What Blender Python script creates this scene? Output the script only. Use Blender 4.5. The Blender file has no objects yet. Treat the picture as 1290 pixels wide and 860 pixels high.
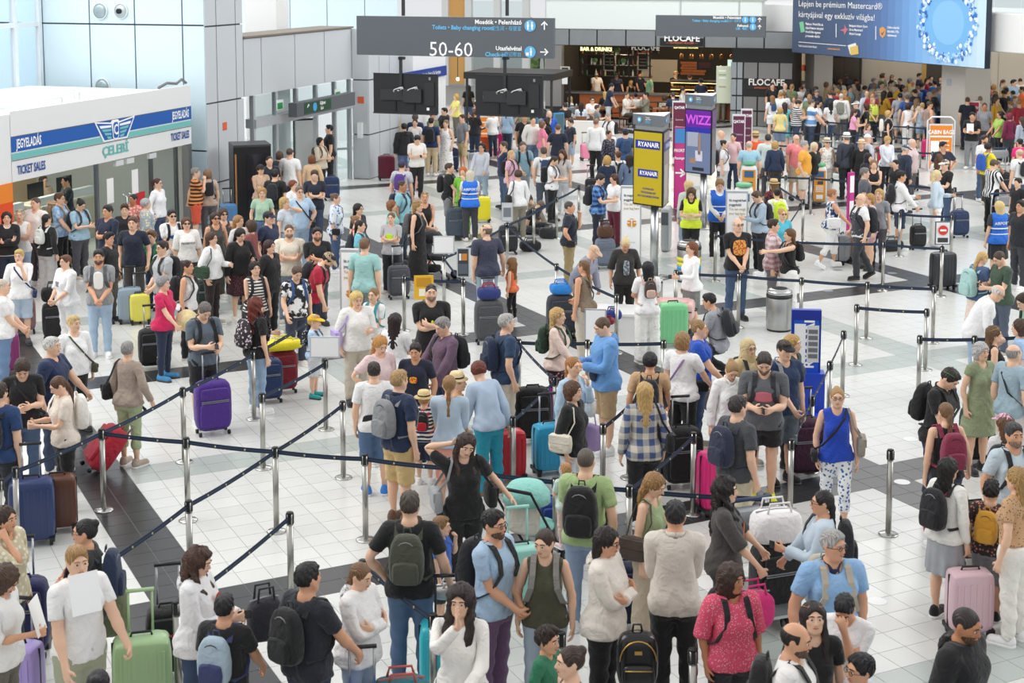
import bpy, bmesh, math, random, time
import numpy as np
from mathutils import Matrix, Vector
random.seed(7); RNG = np.random.default_rng(7)
S = bpy.context.scene; COL = S.collection; D = bpy.data
# ------------------------------------------------------------------ camera, sky, light, exposure
CF, CCX, CCY, CTH, CH = 1909.9, 645.0, 166.16, 0.1110159, 6.4906      # focal length (px), optical centre, pitch, eye height
cam = D.objects.new('camera', D.cameras.new('camera')); COL.objects.link(cam); S.camera = cam
cam.location = (0, 0, CH); cam.rotation_euler = (math.pi/2 - CTH, 0, 0)
cam.data.sensor_width = 36; cam.data.lens = 36*CF/1290
cam.data.shift_y = -(430-CCY)/1290; cam.data.clip_end = 400
cam.data.dof.use_dof = True; cam.data.dof.focus_distance = 24.0; cam.data.dof.aperture_fstop = 4.0
S.view_settings.view_transform = 'Standard'; S.view_settings.look = 'None'
S.view_settings.exposure = -0.05; S.view_settings.gamma = 1
W = D.worlds.new('daylight'); S.world = W; W.use_nodes = True
_n = W.node_tree; _bg = _n.nodes['Background']
_tc = _n.nodes.new('ShaderNodeTexCoord'); _sp = _n.nodes.new('ShaderNodeSeparateXYZ'); _cr = _n.nodes.new('ShaderNodeValToRGB')
_n.links.new(_tc.outputs['Generated'], _sp.inputs[0]); _n.links.new(_sp.outputs['Z'], _cr.inputs[0])
_cr.color_ramp.elements[0].color = (.93, .95, .98, 1); _cr.color_ramp.elements[1].color = (1, 1, 1, 1)
_cr.color_ramp.elements[0].position = 0.0; _cr.color_ramp.elements[1].position = .75
_n.links.new(_cr.outputs[0], _bg.inputs[0]); _bg.inputs[1].default_value = 0.88
def area(name, loc, tgt, sx, sy, e, col=(1, 1, 1)):
    l = D.lights.new(name, 'AREA'); l.shape = 'RECTANGLE'; l.size = sx; l.size_y = sy; l.energy = e; l.color = col
    o = D.objects.new(name, l); COL.objects.link(o); o.location = loc
    o.rotation_euler = (Vector(tgt)-Vector(loc)).to_track_quat('-Z', 'Y').to_euler(); return o
area('skylight_left', (-16, 22, 17), (2, 28, 0), 22, 12, 3600, (1, .99, .97))
area('skylight_far', (6, 52, 16), (4, 46, 0), 26, 10, 2200, (1, .98, .95))
area('fill_right', (24, 26, 15), (-4, 38, 2), 20, 12, 3400, (.98, .99, 1))  # added fill light from the right, lifts the walls that face the hall
area('daylight_outside', (-17, 45, 10), (-17, 45, 0), 10, 16, 2600)
area('office_lamp', (-11.3, 33.9, 3.15), (-11.3, 33.9, 0), 1.8, 2.2, 110, (1, .93, .82))
# ------------------------------------------------------------------ photograph frame -> place
def ray(u, v):
    x = (u-CCX)/CF; y = -(v-CCY)/CF
    return np.array([x, math.cos(CTH)+y*math.sin(CTH), -math.sin(CTH)+y*math.cos(CTH)])
def at(u, v, z=0.0):
    d = ray(u, v); t = (z-CH)/d[2]; return np.array([0, 0, CH])+d*t
def at_y(u, v, Y):
    d = ray(u, v); return np.array([0, 0, CH])+d*(Y/d[1])
def proj(p):
    p = np.asarray(p, float)-np.array([0, 0, CH])
    zc = p[1]*math.cos(CTH)-p[2]*math.sin(CTH); yc = p[1]*math.sin(CTH)+p[2]*math.cos(CTH)
    return CCX+CF*p[0]/zc, CCY-CF*yc/zc
# ------------------------------------------------------------------ materials
def lin(h):
    if len(h) == 3: h = ''.join(c*2 for c in h)
    return tuple(((c/12.92) if c <= .04045 else ((c+.055)/1.055)**2.4) for c in (int(h[i:i+2], 16)/255 for i in (0, 2, 4)))+(1.0,)
_M = {}
def mat(h, rough=.6, metal=0.0, kind='', em=0.0, alpha=1.0, h2='333333', sc=20.0):
    key = (h, rough, metal, kind, em, alpha, h2, sc)
    if key in _M: return _M[key]
    m = D.materials.new(kind+'_'+h if kind else 'm_'+h); m.use_nodes = True
    nt = m.node_tree; b = nt.nodes['Principled BSDF']; N = nt.nodes.new; L = nt.links.new
    b.inputs['Base Color'].default_value = lin(h); b.inputs['Roughness'].default_value = rough; b.inputs['Metallic'].default_value = metal
    if em: b.inputs['Emission Color'].default_value = lin(h); b.inputs['Emission Strength'].default_value = em
    if alpha < 1: b.inputs['Alpha'].default_value = alpha
    def tc(): 
        t = N('ShaderNodeTexCoord'); return t.outputs['Object']
    def bump(src, st, dist=.01):
        bp = N('ShaderNodeBump'); bp.inputs['Strength'].default_value = st; bp.inputs['Distance'].default_value = dist
        L(src, bp.inputs['Height']); L(bp.outputs[0], b.inputs['Normal'])
    def mixc(fac, c1, c2):
        mx = N('ShaderNodeMix'); mx.data_type = 'RGBA'; L(fac, mx.inputs[0]); mx.inputs[6].default_value = c1; mx.inputs[7].default_value = c2
        L(mx.outputs[2], b.inputs['Base Color']); return mx
    def ramp(src, a, bb):
        r = N('ShaderNodeValToRGB'); r.color_ramp.elements[0].position = a; r.color_ramp.elements[1].position = bb; L(src, r.inputs[0]); return r.outputs[0]
    def noise(s, det=3.0):
        n = N('ShaderNodeTexNoise'); n.inputs['Scale'].default_value = s; n.inputs['Detail'].default_value = det; L(tc(), n.inputs['Vector']); return n
    if kind == 'cloth':
        n = noise(7.0, 5.0); n.inputs['Distortion'].default_value = 1.2; n2 = noise(26.0, 3.0); ma = N('ShaderNodeMath'); ma.operation = 'MULTIPLY_ADD'; L(n2.outputs['Fac'], ma.inputs[0]); ma.inputs[1].default_value = .22; L(n.outputs['Fac'], ma.inputs[2]); bump(ma.outputs[0], .7, .04)
        c = lin(h); mixc(n.outputs['Fac'], tuple(x*.93 for x in c[:3])+(1,), tuple(min(1, x*1.05) for x in c[:3])+(1,))
        b.inputs['Sheen Weight'].default_value = .15
    elif kind == 'hair':
        w = N('ShaderNodeTexWave'); w.inputs['Scale'].default_value = 28; w.inputs['Distortion'].default_value = 6; w.bands_direction = 'X'
        mp = N('ShaderNodeMapping'); mp.inputs['Scale'].default_value = (1, 1, .25); L(tc(), mp.inputs[0]); L(mp.outputs[0], w.inputs['Vector'])
        c = lin(h); mixc(w.outputs['Fac'], tuple(x*.62 for x in c[:3])+(1,), tuple(min(1, x*1.3) for x in c[:3])+(1,)); bump(w.outputs['Fac'], .5, .006)
    elif kind == 'skin':
        n = noise(14.0); c = lin(h); mixc(n.outputs['Fac'], tuple(x*.92 for x in c[:3])+(1,), (min(1, c[0]*1.06), c[1]*1.02, c[2]*1.0, 1))
    elif kind in ('stripe', 'vstripe'):
        w = N('ShaderNodeTexWave'); w.inputs['Scale'].default_value = sc/6.5; w.bands_direction = 'Z' if kind == 'stripe' else 'X'
        L(tc(), w.inputs['Vector']); mixc(ramp(w.outputs['Fac'], .48, .52), lin(h), lin(h2))
    elif kind in ('floral', 'camo', 'spots'):
        v = N('ShaderNodeTexVoronoi') if kind != 'camo' else N('ShaderNodeTexNoise'); v.inputs['Scale'].default_value = sc
        L(tc(), v.inputs['Vector'])
        mixc(ramp(v.outputs[0], *((.30, .40) if kind == 'floral' else (.48, .54) if kind == 'camo' else (.22, .27))), lin(h2), lin(h))
    elif kind == 'plaid':
        ws = []
        for dr in ('Z', 'X'):
            w = N('ShaderNodeTexWave'); w.inputs['Scale'].default_value = sc/3.2; w.bands_direction = dr; L(tc(), w.inputs['Vector']); ws.append(ramp(w.outputs['Fac'], .45, .55))
        ad = N('ShaderNodeMath'); ad.operation = 'MULTIPLY_ADD'; L(ws[0], ad.inputs[0]); ad.inputs[1].default_value = .5
        hf = N('ShaderNodeMath'); hf.operation = 'MULTIPLY'; L(ws[1], hf.inputs[0]); hf.inputs[1].default_value = .5
        L(hf.outputs[0], ad.inputs[2]); mixc(ad.outputs[0], lin(h), lin(h2))
    elif kind == 'denim':
        n = noise(6.0, 5.0); c = lin(h); gy = .3*c[0]+.59*c[1]+.11*c[2]; c = tuple(x*.68+gy*.36 for x in c[:3]); mixc(n.outputs['Fac'], tuple(x*.75 for x in c[:3])+(1,), tuple(min(1, x*1.3) for x in c[:3])+(1,)); bump(n.outputs['Fac'], .5, .02)
    elif kind == 'fine':
        n = noise(sc, 4.0); c = lin(h); mixc(n.outputs['Fac'], tuple(x*.9 for x in c[:3])+(1,), tuple(min(1, x*1.07) for x in c[:3])+(1,))
    elif kind == 'terrazzo':
        n = N('ShaderNodeTexNoise'); n.inputs['Scale'].default_value = 160; n.inputs['Detail'].default_value = 2; g = N('ShaderNodeNewGeometry'); L(g.outputs['Position'], n.inputs['Vector'])
        oi = N('ShaderNodeObjectInfo'); c = lin(h); k = 6 if h2 != '333333' else 1
        mx = mixc(ramp(n.outputs['Fac'], .35, .65), tuple(x*(.86) for x in c[:3])+(1,), tuple(min(1, x*1.08) for x in c[:3])+(1,))
        hs = N('ShaderNodeHueSaturation'); mr = N('ShaderNodeMapRange'); mr.inputs[3].default_value = .95; mr.inputs[4].default_value = 1.03
        L(oi.outputs['Random'], mr.inputs[0]); L(mr.outputs[0], hs.inputs['Value']); L(mx.outputs[2], hs.inputs['Color']); L(hs.outputs[0], b.inputs['Base Color'])
    elif kind == 'brushed':
        n = N('ShaderNodeTexNoise'); n.inputs['Scale'].default_value = 30; mp = N('ShaderNodeMapping'); mp.inputs['Scale'].default_value = (8, 8, .2); L(tc(), mp.inputs[0]); L(mp.outputs[0], n.inputs['Vector']); bump(n.outputs['Fac'], .15, .002)
    elif kind == 'glass':
        b.inputs['Transmission Weight'].default_value = 1.0; b.inputs['IOR'].default_value = 1.02; b.inputs['Specular IOR Level'].default_value = .9
    _M[key] = m; return m
# ------------------------------------------------------------------ object helpers
def tag(o, label=None, cat=None, group=None, kind=None):
    if label: o['label'] = label
    if cat: o['category'] = cat
    if group: o['group'] = group
    if kind: o['kind'] = kind
    return o
def empty(name, loc=(0, 0, 0), rz=0.0, sc=1.0, label=None, cat=None, group=None):
    _TOP.append(o := D.objects.new(name, None)); COL.objects.link(o); o.location = loc; o.rotation_euler = (0, 0, rz); o.scale = (sc, sc, sc); o.empty_display_size = .1
    return tag(o, label, cat, group)
def link(name, me, m=None, parent=None, mw=None):
    o = D.objects.new(name, me); COL.objects.link(o)
    if m is not None:
        ms = m if isinstance(m, (list, tuple)) else [m]
        while len(me.materials) < len(ms): me.materials.append(None)
        for i, x in enumerate(ms): o.material_slots[i].link = 'OBJECT'; o.material_slots[i].material = x
    if parent is not None: o.parent = parent
    if mw is not None: o.matrix_local = Matrix([list(r) for r in mw])
    return o
def mesh_np(name, V, F, smooth=True):
    """F: list of int arrays (n,k)."""
    me = D.meshes.new(name); Fs = [np.asarray(f, np.int32) for f in (F if isinstance(F, list) else [F]) if len(f)]
    me.vertices.add(len(V)); me.vertices.foreach_set('co', np.asarray(V, np.float32).ravel())
    nl = sum(f.size for f in Fs); npoly = sum(len(f) for f in Fs)
    me.loops.add(nl); me.loops.foreach_set('vertex_index', np.concatenate([f.ravel() for f in Fs]))
    me.polygons.add(npoly)
    tot = np.concatenate([np.full(len(f), f.shape[1], np.int32) for f in Fs]); st = np.concatenate([[0], np.cumsum(tot)[:-1]]).astype(np.int32)
    me.polygons.foreach_set('loop_start', st)
    me.polygons.foreach_set('use_smooth', np.full(npoly, smooth)); me.update(calc_edges=True); return me
_TOP = []
class MB:
    """collects boxes, bars, tubes, prisms into one mesh"""
    def __init__(s): s.v = []; s.f = []; s.sm = False
    def add(s, V, F):
        o = len(s.v); s.v += [tuple(map(float, p)) for p in V]; s.f += [[i+o for i in f] for f in F]; return s
    def box(s, x0, x1, y0, y1, z0, z1, M=None):
        V = [(x, y, z) for z in (z0, z1) for y in (y0, y1) for x in (x0, x1)]
        if M is not None: V = [tuple(M @ Vector(p)) for p in V]
        return s.add(V, [[0, 2, 3, 1], [4, 5, 7, 6], [0, 1, 5, 4], [2, 6, 7, 3], [0, 4, 6, 2], [1, 3, 7, 5]])
    def tube(s, pts, r, n=8, flat=None, cap=True):
        """sweep along points; r number or list; flat=(w,t): rectangular ribbon with side direction"""
        P = [Vector(p) for p in pts]; m = len(P); R = r if isinstance(r, (list, tuple)) else [r]*m
        V = []; ref = None
        for i, p in enumerate(P):
            t = ((P[min(i+1, m-1)]-P[max(i-1, 0)])).normalized()
            if ref is None: ref = t.orthogonal().normalized()
            if flat is not None and len(flat) > 2:
                ref = Vector(flat[2])
            a = (ref-t*ref.dot(t));
            if a.length < 1e-5: a = t.orthogonal()
            a.normalize(); bb = t.cross(a); ref = a
            if flat is None: V += [p+(a*math.cos(2*math.pi*k/n)+bb*math.sin(2*math.pi*k/n))*R[i] for k in range(n)]
            else:
                w, h = flat[0]/2, flat[1]/2; V += [p+a*w*q+bb*h*e for q, e in ((1, 1), (-1, 1), (-1, -1), (1, -1))]
        n = n if flat is None else 4
        F = [[i*n+k, i*n+(k+1) % n, (i+1)*n+(k+1) % n, (i+1)*n+k] for i in range(m-1) for k in range(n)]
        if cap: F += [[k for k in range(n)][::-1], [(m-1)*n+k for k in range(n)]]
        return s.add(V, F)
    def lathe(s, prof, n=20, c=(0, 0, 0)):
        V = [(c[0]+r*math.cos(2*math.pi*k/n), c[1]+r*math.sin(2*math.pi*k/n), c[2]+z) for r, z in prof for k in range(n)]; m = len(prof)
        F = [[i*n+k, i*n+(k+1) % n, (i+1)*n+(k+1) % n, (i+1)*n+k] for i in range(m-1) for k in range(n)]
        return s.add(V, F+[[k for k in range(n)][::-1], [(m-1)*n+k for k in range(n)]])
    def poly(s, pts, d):
        """extrude a polygon (list of 3d points) by vector d"""
        n = len(pts); V = [Vector(p) for p in pts]+[Vector(p)+Vector(d) for p in pts]
        return s.add(V, [list(range(n))[::-1], list(range(n, 2*n))]+[[k, (k+1) % n, (k+1) % n+n, k+n] for k in range(n)])
    def mesh(s, name, smooth=False):
        me = D.meshes.new(name); me.from_pydata(s.v, [], s.f)
        if smooth: me.polygons.foreach_set('use_smooth', [True]*len(me.polygons))
        me.update(); return me
    def build(s, name, m, parent=None, smooth=False, mw=None):
        return link(name, s.mesh(name, smooth), m, parent, mw)
def rbox(sx, sy, sz, p=4.0, n=5, zp=None):
    """rounded box (superellipsoid cube), centred; z from 0..sz"""
    g = np.linspace(-1, 1, n+1); V = []; F = []
    for ax in range(3):
        for sg in (-1, 1):
            o = len(V)
            for a in g:
                for b in g:
                    q = [0, 0, 0]; q[ax] = sg; q[(ax+1) % 3] = a; q[(ax+2) % 3] = b; V.append(q)
            for i in range(n):
                for j in range(n):
                    f = [o+i*(n+1)+j, o+(i+1)*(n+1)+j, o+(i+1)*(n+1)+j+1, o+i*(n+1)+j+1]; F.append(f if sg > 0 else f[::-1])
    V = np.array(V, float); V = np.sign(V)*np.abs(np.sin(np.abs(V)*math.pi/2))**.8
    nr = (np.abs(V)**p).sum(1)**(1/p); V = V/nr[:, None]
    V = V*np.array([sx/2, sy/2, sz/2])+np.array([0, 0, sz/2]); return V, np.array(F)
FONT = None
def text_mesh(s, size=1.0, align='CENTER', bold=False, ext=0.0, sx=1.0):
    c = D.curves.new('lettering', 'FONT'); c.body = s; c.size = size; c.align_x = align; c.align_y = 'CENTER'; c.extrude = ext; c.resolution_u = 2
    if bold: c.offset = size*.026
    o = D.objects.new('lettering', c); COL.objects.link(o)
    dg = bpy.context.evaluated_depsgraph_get(); me = D.meshes.new_from_object(o.evaluated_get(dg)); me.name = 'lettering'
    D.objects.remove(o); D.curves.remove(c)
    if sx != 1.0: me.transform(Matrix.Diagonal((sx, 1, 1, 1)))
    return me
def frame_m(o, x, y):
    """matrix with local x,y axes along given world vectors"""
    x = Vector(x).normalized(); z = x.cross(Vector(y)).normalized(); y = z.cross(x)
    return Matrix(((x.x, y.x, z.x, o[0]), (x.y, y.y, z.y, o[1]), (x.z, y.z, z.z, o[2]), (0, 0, 0, 1)))
# ------------------------------------------------------------------ figures: distance fields -> surface nets -> skinned poses
def surfnet(d, org, h):
    s = d < 0; nx, ny, nz = d.shape
    off = [(i, j, k) for i in (0, 1) for j in (0, 1) for k in (0, 1)]
    cnt = np.zeros((nx-1, ny-1, nz-1), np.int8)
    for i, j, k in off: cnt += s[i:nx-1+i, j:ny-1+j, k:nz-1+k]
    cells = np.argwhere((cnt > 0) & (cnt < 8))
    val = np.stack([d[cells[:, 0]+i, cells[:, 1]+j, cells[:, 2]+k] for i, j, k in off], 1)
    oc = np.array(off, float); acc = np.zeros((len(cells), 3)); c = np.zeros(len(cells))
    for a in range(8):
        for b in range(a+1, 8):
            if abs(oc[a]-oc[b]).sum() != 1: continue
            m = (val[:, a] < 0) != (val[:, b] < 0)
            t = val[m, a]/(val[m, a]-val[m, b]); acc[m] += oc[a]+(oc[b]-oc[a])*t[:, None]; c[m] += 1
    V = (cells+acc/c[:, None])*h+org
    vid = np.full(cnt.shape, -1, np.int32); vid[tuple(cells.T)] = np.arange(len(cells)); F = []
    for ax in range(3):
        A = [slice(None)]*3; B = [slice(None)]*3; A[ax] = slice(0, -1); B[ax] = slice(1, None)
        sa, sb = s[tuple(A)], s[tuple(B)]; e = np.argwhere(sa != sb); o1, o2 = (ax+1) % 3, (ax+2) % 3
        e = e[(e[:, o1] > 0) & (e[:, o2] > 0) & (e[:, o1] < d.shape[o1]-1) & (e[:, o2] < d.shape[o2]-1)]
        q = []
        for u, w in ((0, 0), (1, 0), (1, 1), (0, 1)):
            p = e.copy(); p[:, o1] -= 1-u; p[:, o2] -= 1-w; q.append(vid[tuple(p.T)])
        q = np.stack(q, 1); fl = ~sa[tuple(e.T)]; q[fl] = q[fl][:, ::-1]; F.append(q)
    return V, np.concatenate(F)
def capsule(P, a, b, ra, rb, sy=1.0):
    a = np.array(a, float); b = np.array(b, float); ba = b-a; Q = P-a
    if sy != 1.0: k = np.array([1, 1/sy, 1]); Q = Q*k; ba = ba*k
    t = np.clip((Q@ba)/max(ba@ba, 1e-9), 0, 1); return np.linalg.norm(Q-t[..., None]*ba, axis=-1)-(ra+(rb-ra)*t)
def ellip(P, c, r):
    q = (P-np.array(c))/np.array(r); k = np.linalg.norm(q, axis=-1); return (k-1)*min(r)*(.5+.5*np.clip(k, 0, 2)/np.maximum(k, 1))
def loft(P, T, ex=2.3):
    T = np.array(T); z = P[..., 2]; a = np.interp(z, T[:, 0], T[:, 1]); b = np.interp(z, T[:, 0], T[:, 2]); c = np.interp(z, T[:, 0], T[:, 3])
    k = (np.abs(P[..., 0]/a)**ex+np.abs((P[..., 1]-c)/b)**ex)**(1/ex); d = (k-1)*np.minimum(a, b)
    return np.maximum(d, np.maximum(T[0, 0]-z, z-T[-1, 0]))
def smin(a, b, k):
    if k <= 0: return np.minimum(a, b)
    h = np.clip(.5+.5*(b-a)/k, 0, 1); return b+(a-b)*h-k*h*(1-h)
ARM = np.array([math.sin(math.radians(35)), 0.0, -math.cos(math.radians(35))])
def skel(sex):
    sh = np.array([.181 if sex == 'm' else .165, .012, 1.425]); el = sh+ARM*.295; wr = el+ARM*.262+np.array([0, -.012, 0]); n = np.array([-ARM[2]*-1*0-.82, 0, -.57]); n = n/np.linalg.norm(n)
    hp = np.array([.092, .012, .92]); kn = np.array([.098, .0, .50]); an = np.array([.10, .022, .085])
    return dict(sh=sh, el=el, wr=wr, n=n, hp=hp, kn=kn, an=an)
TOR = {'m': [(.84, .12, .10, .012), (.90, .165, .118, .015), (.96, .172, .118, .015), (1.04, .158, .108, .008), (1.12, .150, .102, .002), (1.20, .153, .108, .0), (1.30, .168, .120, .004), (1.38, .165, .112, .012), (1.43, .125, .088, .018), (1.475, .075, .068, .022), (1.52, .057, .06, .022)],
       'f': [(.84, .13, .105, .012), (.90, .178, .122, .018), (.96, .178, .120, .018), (1.04, .150, .104, .008), (1.12, .128, .092, .002), (1.20, .132, .095, .002), (1.30, .148, .102, .006), (1.38, .146, .096, .014), (1.43, .11, .078, .018), (1.475, .062, .058, .022), (1.52, .048, .052, .022)]}
def fingers(sk):
    wr, n = sk['wr'], sk['n']; d = ARM; s = np.array([0, -1.0, 0]); out = []
    pc = wr+d*.095
    for i, (o, L, sp) in enumerate(((.032, .066, .16), (.011, .078, .05), (-.010, .072, -.06), (-.030, .056, -.18))):
        a = pc+s*o-d*.008; dr = d+s*sp; dr = dr/np.linalg.norm(dr); out.append((a, a+dr*L*.5, a+dr*L*.5+(dr+n*.15)*L*.5))
    a = wr+d*.032+s*.026; b = a+(d*.55+s*.62+n*.3)*.045; out.append((a, b, b+(d*.8+s*.3+n*.25)*.036)); return out
def prims(sex):
    """list of (group, fn, k, bbox)"""
    sk = skel(sex); m = sex == 'm'; R = []
    def cp(g, a, b, ra, rb, k=.025, sy=1.0):
        a = np.array(a, float); b = np.array(b, float); r = max(ra, rb)*max(1, sy)+.05
        R.append((g, lambda P: capsule(P, a, b, ra, rb, sy), k, np.minimum(a, b)-r, np.maximum(a, b)+r))
    def el(g, c, r, k=.02):
        c = np.array(c, float); R.append((g, lambda P: ellip(P, c, r), k, c-np.array(r)-.05, c+np.array(r)+.05))
    T = TOR[sex]; R.append(('torso', lambda P: loft(P, T), .03, np.array([-.3, -.25, .8]), np.array([.3, .25, 1.58])))
    el('torso', (.08, .065, .94), (.085, .075, .09), .05)
    if not m: el('torso', (.07, -.078, 1.265), (.062, .06, .062), .03)
    else: el('torso', (.075, -.085, 1.315), (.075, .04, .055), .03)
    cp('torso', (.05, .018, 1.445), sk['sh']+[-.025, 0, .0], .05, .055 if m else .045, .04)
    u = 1.0 if m else .86
    cp('uarm', sk['sh'], sk['el'], .056*u, .043*u, .03); cp('uarm', sk['sh']+ARM*.1, sk['sh']+ARM*.2, .048*u, .047*u, .02)
    cp('farm', sk['el'], sk['el']+ARM*.09, .043*u, .043*u, .02); cp('farm', sk['el']+ARM*.07, sk['wr'], .042*u, .027*u, .02)
    h = 1.0 if m else .92; w = sk['wr']; 
    cp('hand', w, w+ARM*.03, .027*u, .026*u, .02)
    for o in (-.022, .0, .022): cp('hand', w+ARM*.03+[0, o, 0], w+ARM*.088+[0, o*1.1, 0], .0165*h, .0145*h, .012)
    for i, (a, b, c) in enumerate(fingers(sk)):
        r = (.0098 if i < 4 else .0115)*h; g = ('fa', 'fb') if i < 4 else ('th', 'th')
        cp(g[0], a, b, r*1.05, r, .004); cp(g[1], b, c, r, r*.78, .004)
    cp('thigh', sk['hp']+[0, .0, -.02], sk['kn'], .090 if m else .094, .057 if m else .055, .04); cp('shin', sk['kn'], sk['kn']+[.002, .01, -.12], .056, .053, .02)
    cp('shin', (.102, .026, .40), (.103, .03, .24), .052, .042, .03); cp('shin', (.102, .012, .38), sk['an'], .044, .034, .03)
    cp('foot', sk['an'], (.10, .045, .045), .036, .036, .02); cp('foot', (.10, .05, .036), (.108, -.09, .03), .036, .036, .02); cp('foot', (.108, -.09, .026), (.106, -.155, .02), .036, .02, .01)
    cp('neck', (0, .028, 1.44), (0, .008, 1.60), .058 if m else .048, .055 if m else .046, .03)
    el('head', (0, .016, 1.660), (.077, .097, .091), .02); el('head', (0, -.018, 1.605), (.062 if m else .058, .072, .082), .03)
    cp('head', (0, -.066, 1.543), (0, -.05, 1.55), .02 if m else .016, .03, .03); cp('head', (.03, -.04, 1.55), (.055, .0, 1.60), .018, .02, .03)
    cp('head', (0, -.084, 1.648), (0, -.103, 1.611), .0085, .0135, .012); cp('head', (.009, -.092, 1.606), (.010, -.09, 1.606), .009, .008, .008)
    cp('head', (.014, -.083, 1.668), (.048, -.073, 1.665), .009, .008, .012); cp('head', (0, -.084, 1.576), (.018, -.077, 1.577), .0085, .006, .01); cp('head', (.035, -.062, 1.628), (.05, -.055, 1.62), .016, .016, .02)
    el('head', (.079, .014, 1.632), (.010, .02, .031), .008)
    R.append(('eye', None, 0, np.array([.005, -.13, 1.61]), np.array([.06, -.05, 1.68])))
    return R
GROUPS = ['torso', 'neck', 'head', 'uarm', 'farm', 'hand', 'fa', 'fb', 'th', 'thigh', 'shin', 'foot']
BONES = ['pelvis', 'spine', 'chest', 'neck', 'head']+[b+s for s in ('_l', '_r') for b in ('uarm', 'farm', 'hand', 'fa', 'fb', 'th', 'thigh', 'shin', 'foot')]
BI = {b: i for i, b in enumerate(BONES)}
def field(fn, lo, hi, h):
    """evaluate fn on x>=0 half, mirror; fn(P)->d"""
    nx = int(math.ceil(hi[0]/h))+1; ny = int((hi[1]-lo[1])/h)+1; nz = int((hi[2]-lo[2])/h)+1
    X, Y, Z = np.meshgrid((np.arange(nx)+.5)*h, lo[1]+np.arange(ny)*h, lo[2]+np.arange(nz)*h, indexing='ij')
    d = fn(np.stack([X, Y, Z], -1).astype(np.float32), h); d = np.concatenate([d[::-1], d], 0)
    return surfnet(d, np.array([-(nx-.5)*h, lo[1], lo[2]]), h)
def eval_prims(pr, P, org, h, grow=0.0):
    d = np.full(P.shape[:3], .5, np.float32)
    for g, fn, k, lo, hi in pr:
        i0 = np.maximum(np.floor((lo-grow-org)/h).astype(int), 0); i1 = np.maximum(np.ceil((hi+grow-org)/h).astype(int)+1, 0)
        sl = tuple(slice(a, b) for a, b in zip(i0, i1)); Q = P[sl]
        if Q.size == 0: continue
        if g == 'eye':
            e = np.linalg.norm(Q-np.array([.032, -.098, 1.642]), axis=-1)-.018; d[sl] = -smin(-d[sl], e, .012)
            e = np.linalg.norm(Q-np.array([.031, -.071, 1.642]), axis=-1)-.0135; d[sl] = smin(d[sl], e, .003)
        else: d[sl] = smin(d[sl], fn(Q)-grow, k)
    return d
def decimate(V, F, target, sharp=None):
    me = mesh_np('tmp', V, F); o = D.objects.new('tmp', me); COL.objects.link(o)
    md = o.modifiers.new('d', 'DECIMATE'); md.ratio = min(1.0, target/(2.0*len(F)))
    dg = bpy.context.evaluated_depsgraph_get(); ev = o.evaluated_get(dg); m2 = ev.to_mesh()
    v = np.empty(len(m2.vertices)*3, np.float32); m2.vertices.foreach_get('co', v)
    m2.calc_loop_triangles(); t = np.empty(len(m2.loop_triangles)*3, np.int32); m2.loop_triangles.foreach_get('vertices', t)
    ev.to_mesh_clear(); D.objects.remove(o); D.meshes.remove(me); return v.reshape(-1, 3), t.reshape(-1, 3)
PR = {s: prims(s) for s in 'mf'}
def sstep(a, b, x): t = np.clip((x-a)/(b-a), 0, 1); return t*t*(3-2*t)
def weights(V, sex, tau=.018, only=None):
    P = V.astype(np.float64).copy(); P[:, 0] = np.abs(P[:, 0]); dm = {g: np.full(len(V), 1.0) for g in GROUPS}
    for g, fn, k, lo, hi in PR[sex]:
        if g == 'eye': continue
        dm[g] = np.minimum(dm[g], fn(P))
    gs = only or GROUPS; A = np.stack([dm[g] for g in gs], 1); A = np.exp(-(A-A.min(1, keepdims=True))/tau); A /= A.sum(1, keepdims=True)
    Wt = np.zeros((len(V), len(BONES))); z = V[:, 2]
    for i, g in enumerate(gs):
        w = A[:, i]
        if g == 'torso':
            s1 = sstep(.99, 1.10, z); s2 = sstep(1.17, 1.29, z)
            Wt[:, 0] += w*(1-s1); Wt[:, 1] += w*s1*(1-s2); Wt[:, 2] += w*s1*s2
        elif g in ('neck', 'head'): Wt[:, BI[g]] += w
        else:
            l = sstep(-.03, .03, V[:, 0]) if g == 'thigh' else (V[:, 0] > 0).astype(float)
            Wt[:, BI[g+'_l']] += w*l; Wt[:, BI[g+'_r']] += w*(1-l)
    return Wt
_T = {}
def lods(key, V, F, counts, sex, tau=.018, only=None):
    for L, n in enumerate(counts):
        v, f = decimate(V, F, n) if n < 2*len(F) else (V, F)
        _T[key+(L,)] = (v.astype(np.float64), f, weights(v, sex, tau, only))
_t0 = time.time()
for sex in 'mf':
    lo, hi, h = np.array([0, -.22, -.012]), np.array([.66, .20, 1.775]), .0072
    org = np.array([.5*h, lo[1], lo[2]])
    def fb(P, h, sex=sex):
        d = eval_prims(PR[sex], P, org, h); return np.maximum(d, -P[..., 2])
    V, F = field(fb, lo, hi, h); lods(('body', sex), V, F, (6500, 3000, 1300), sex)
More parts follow.
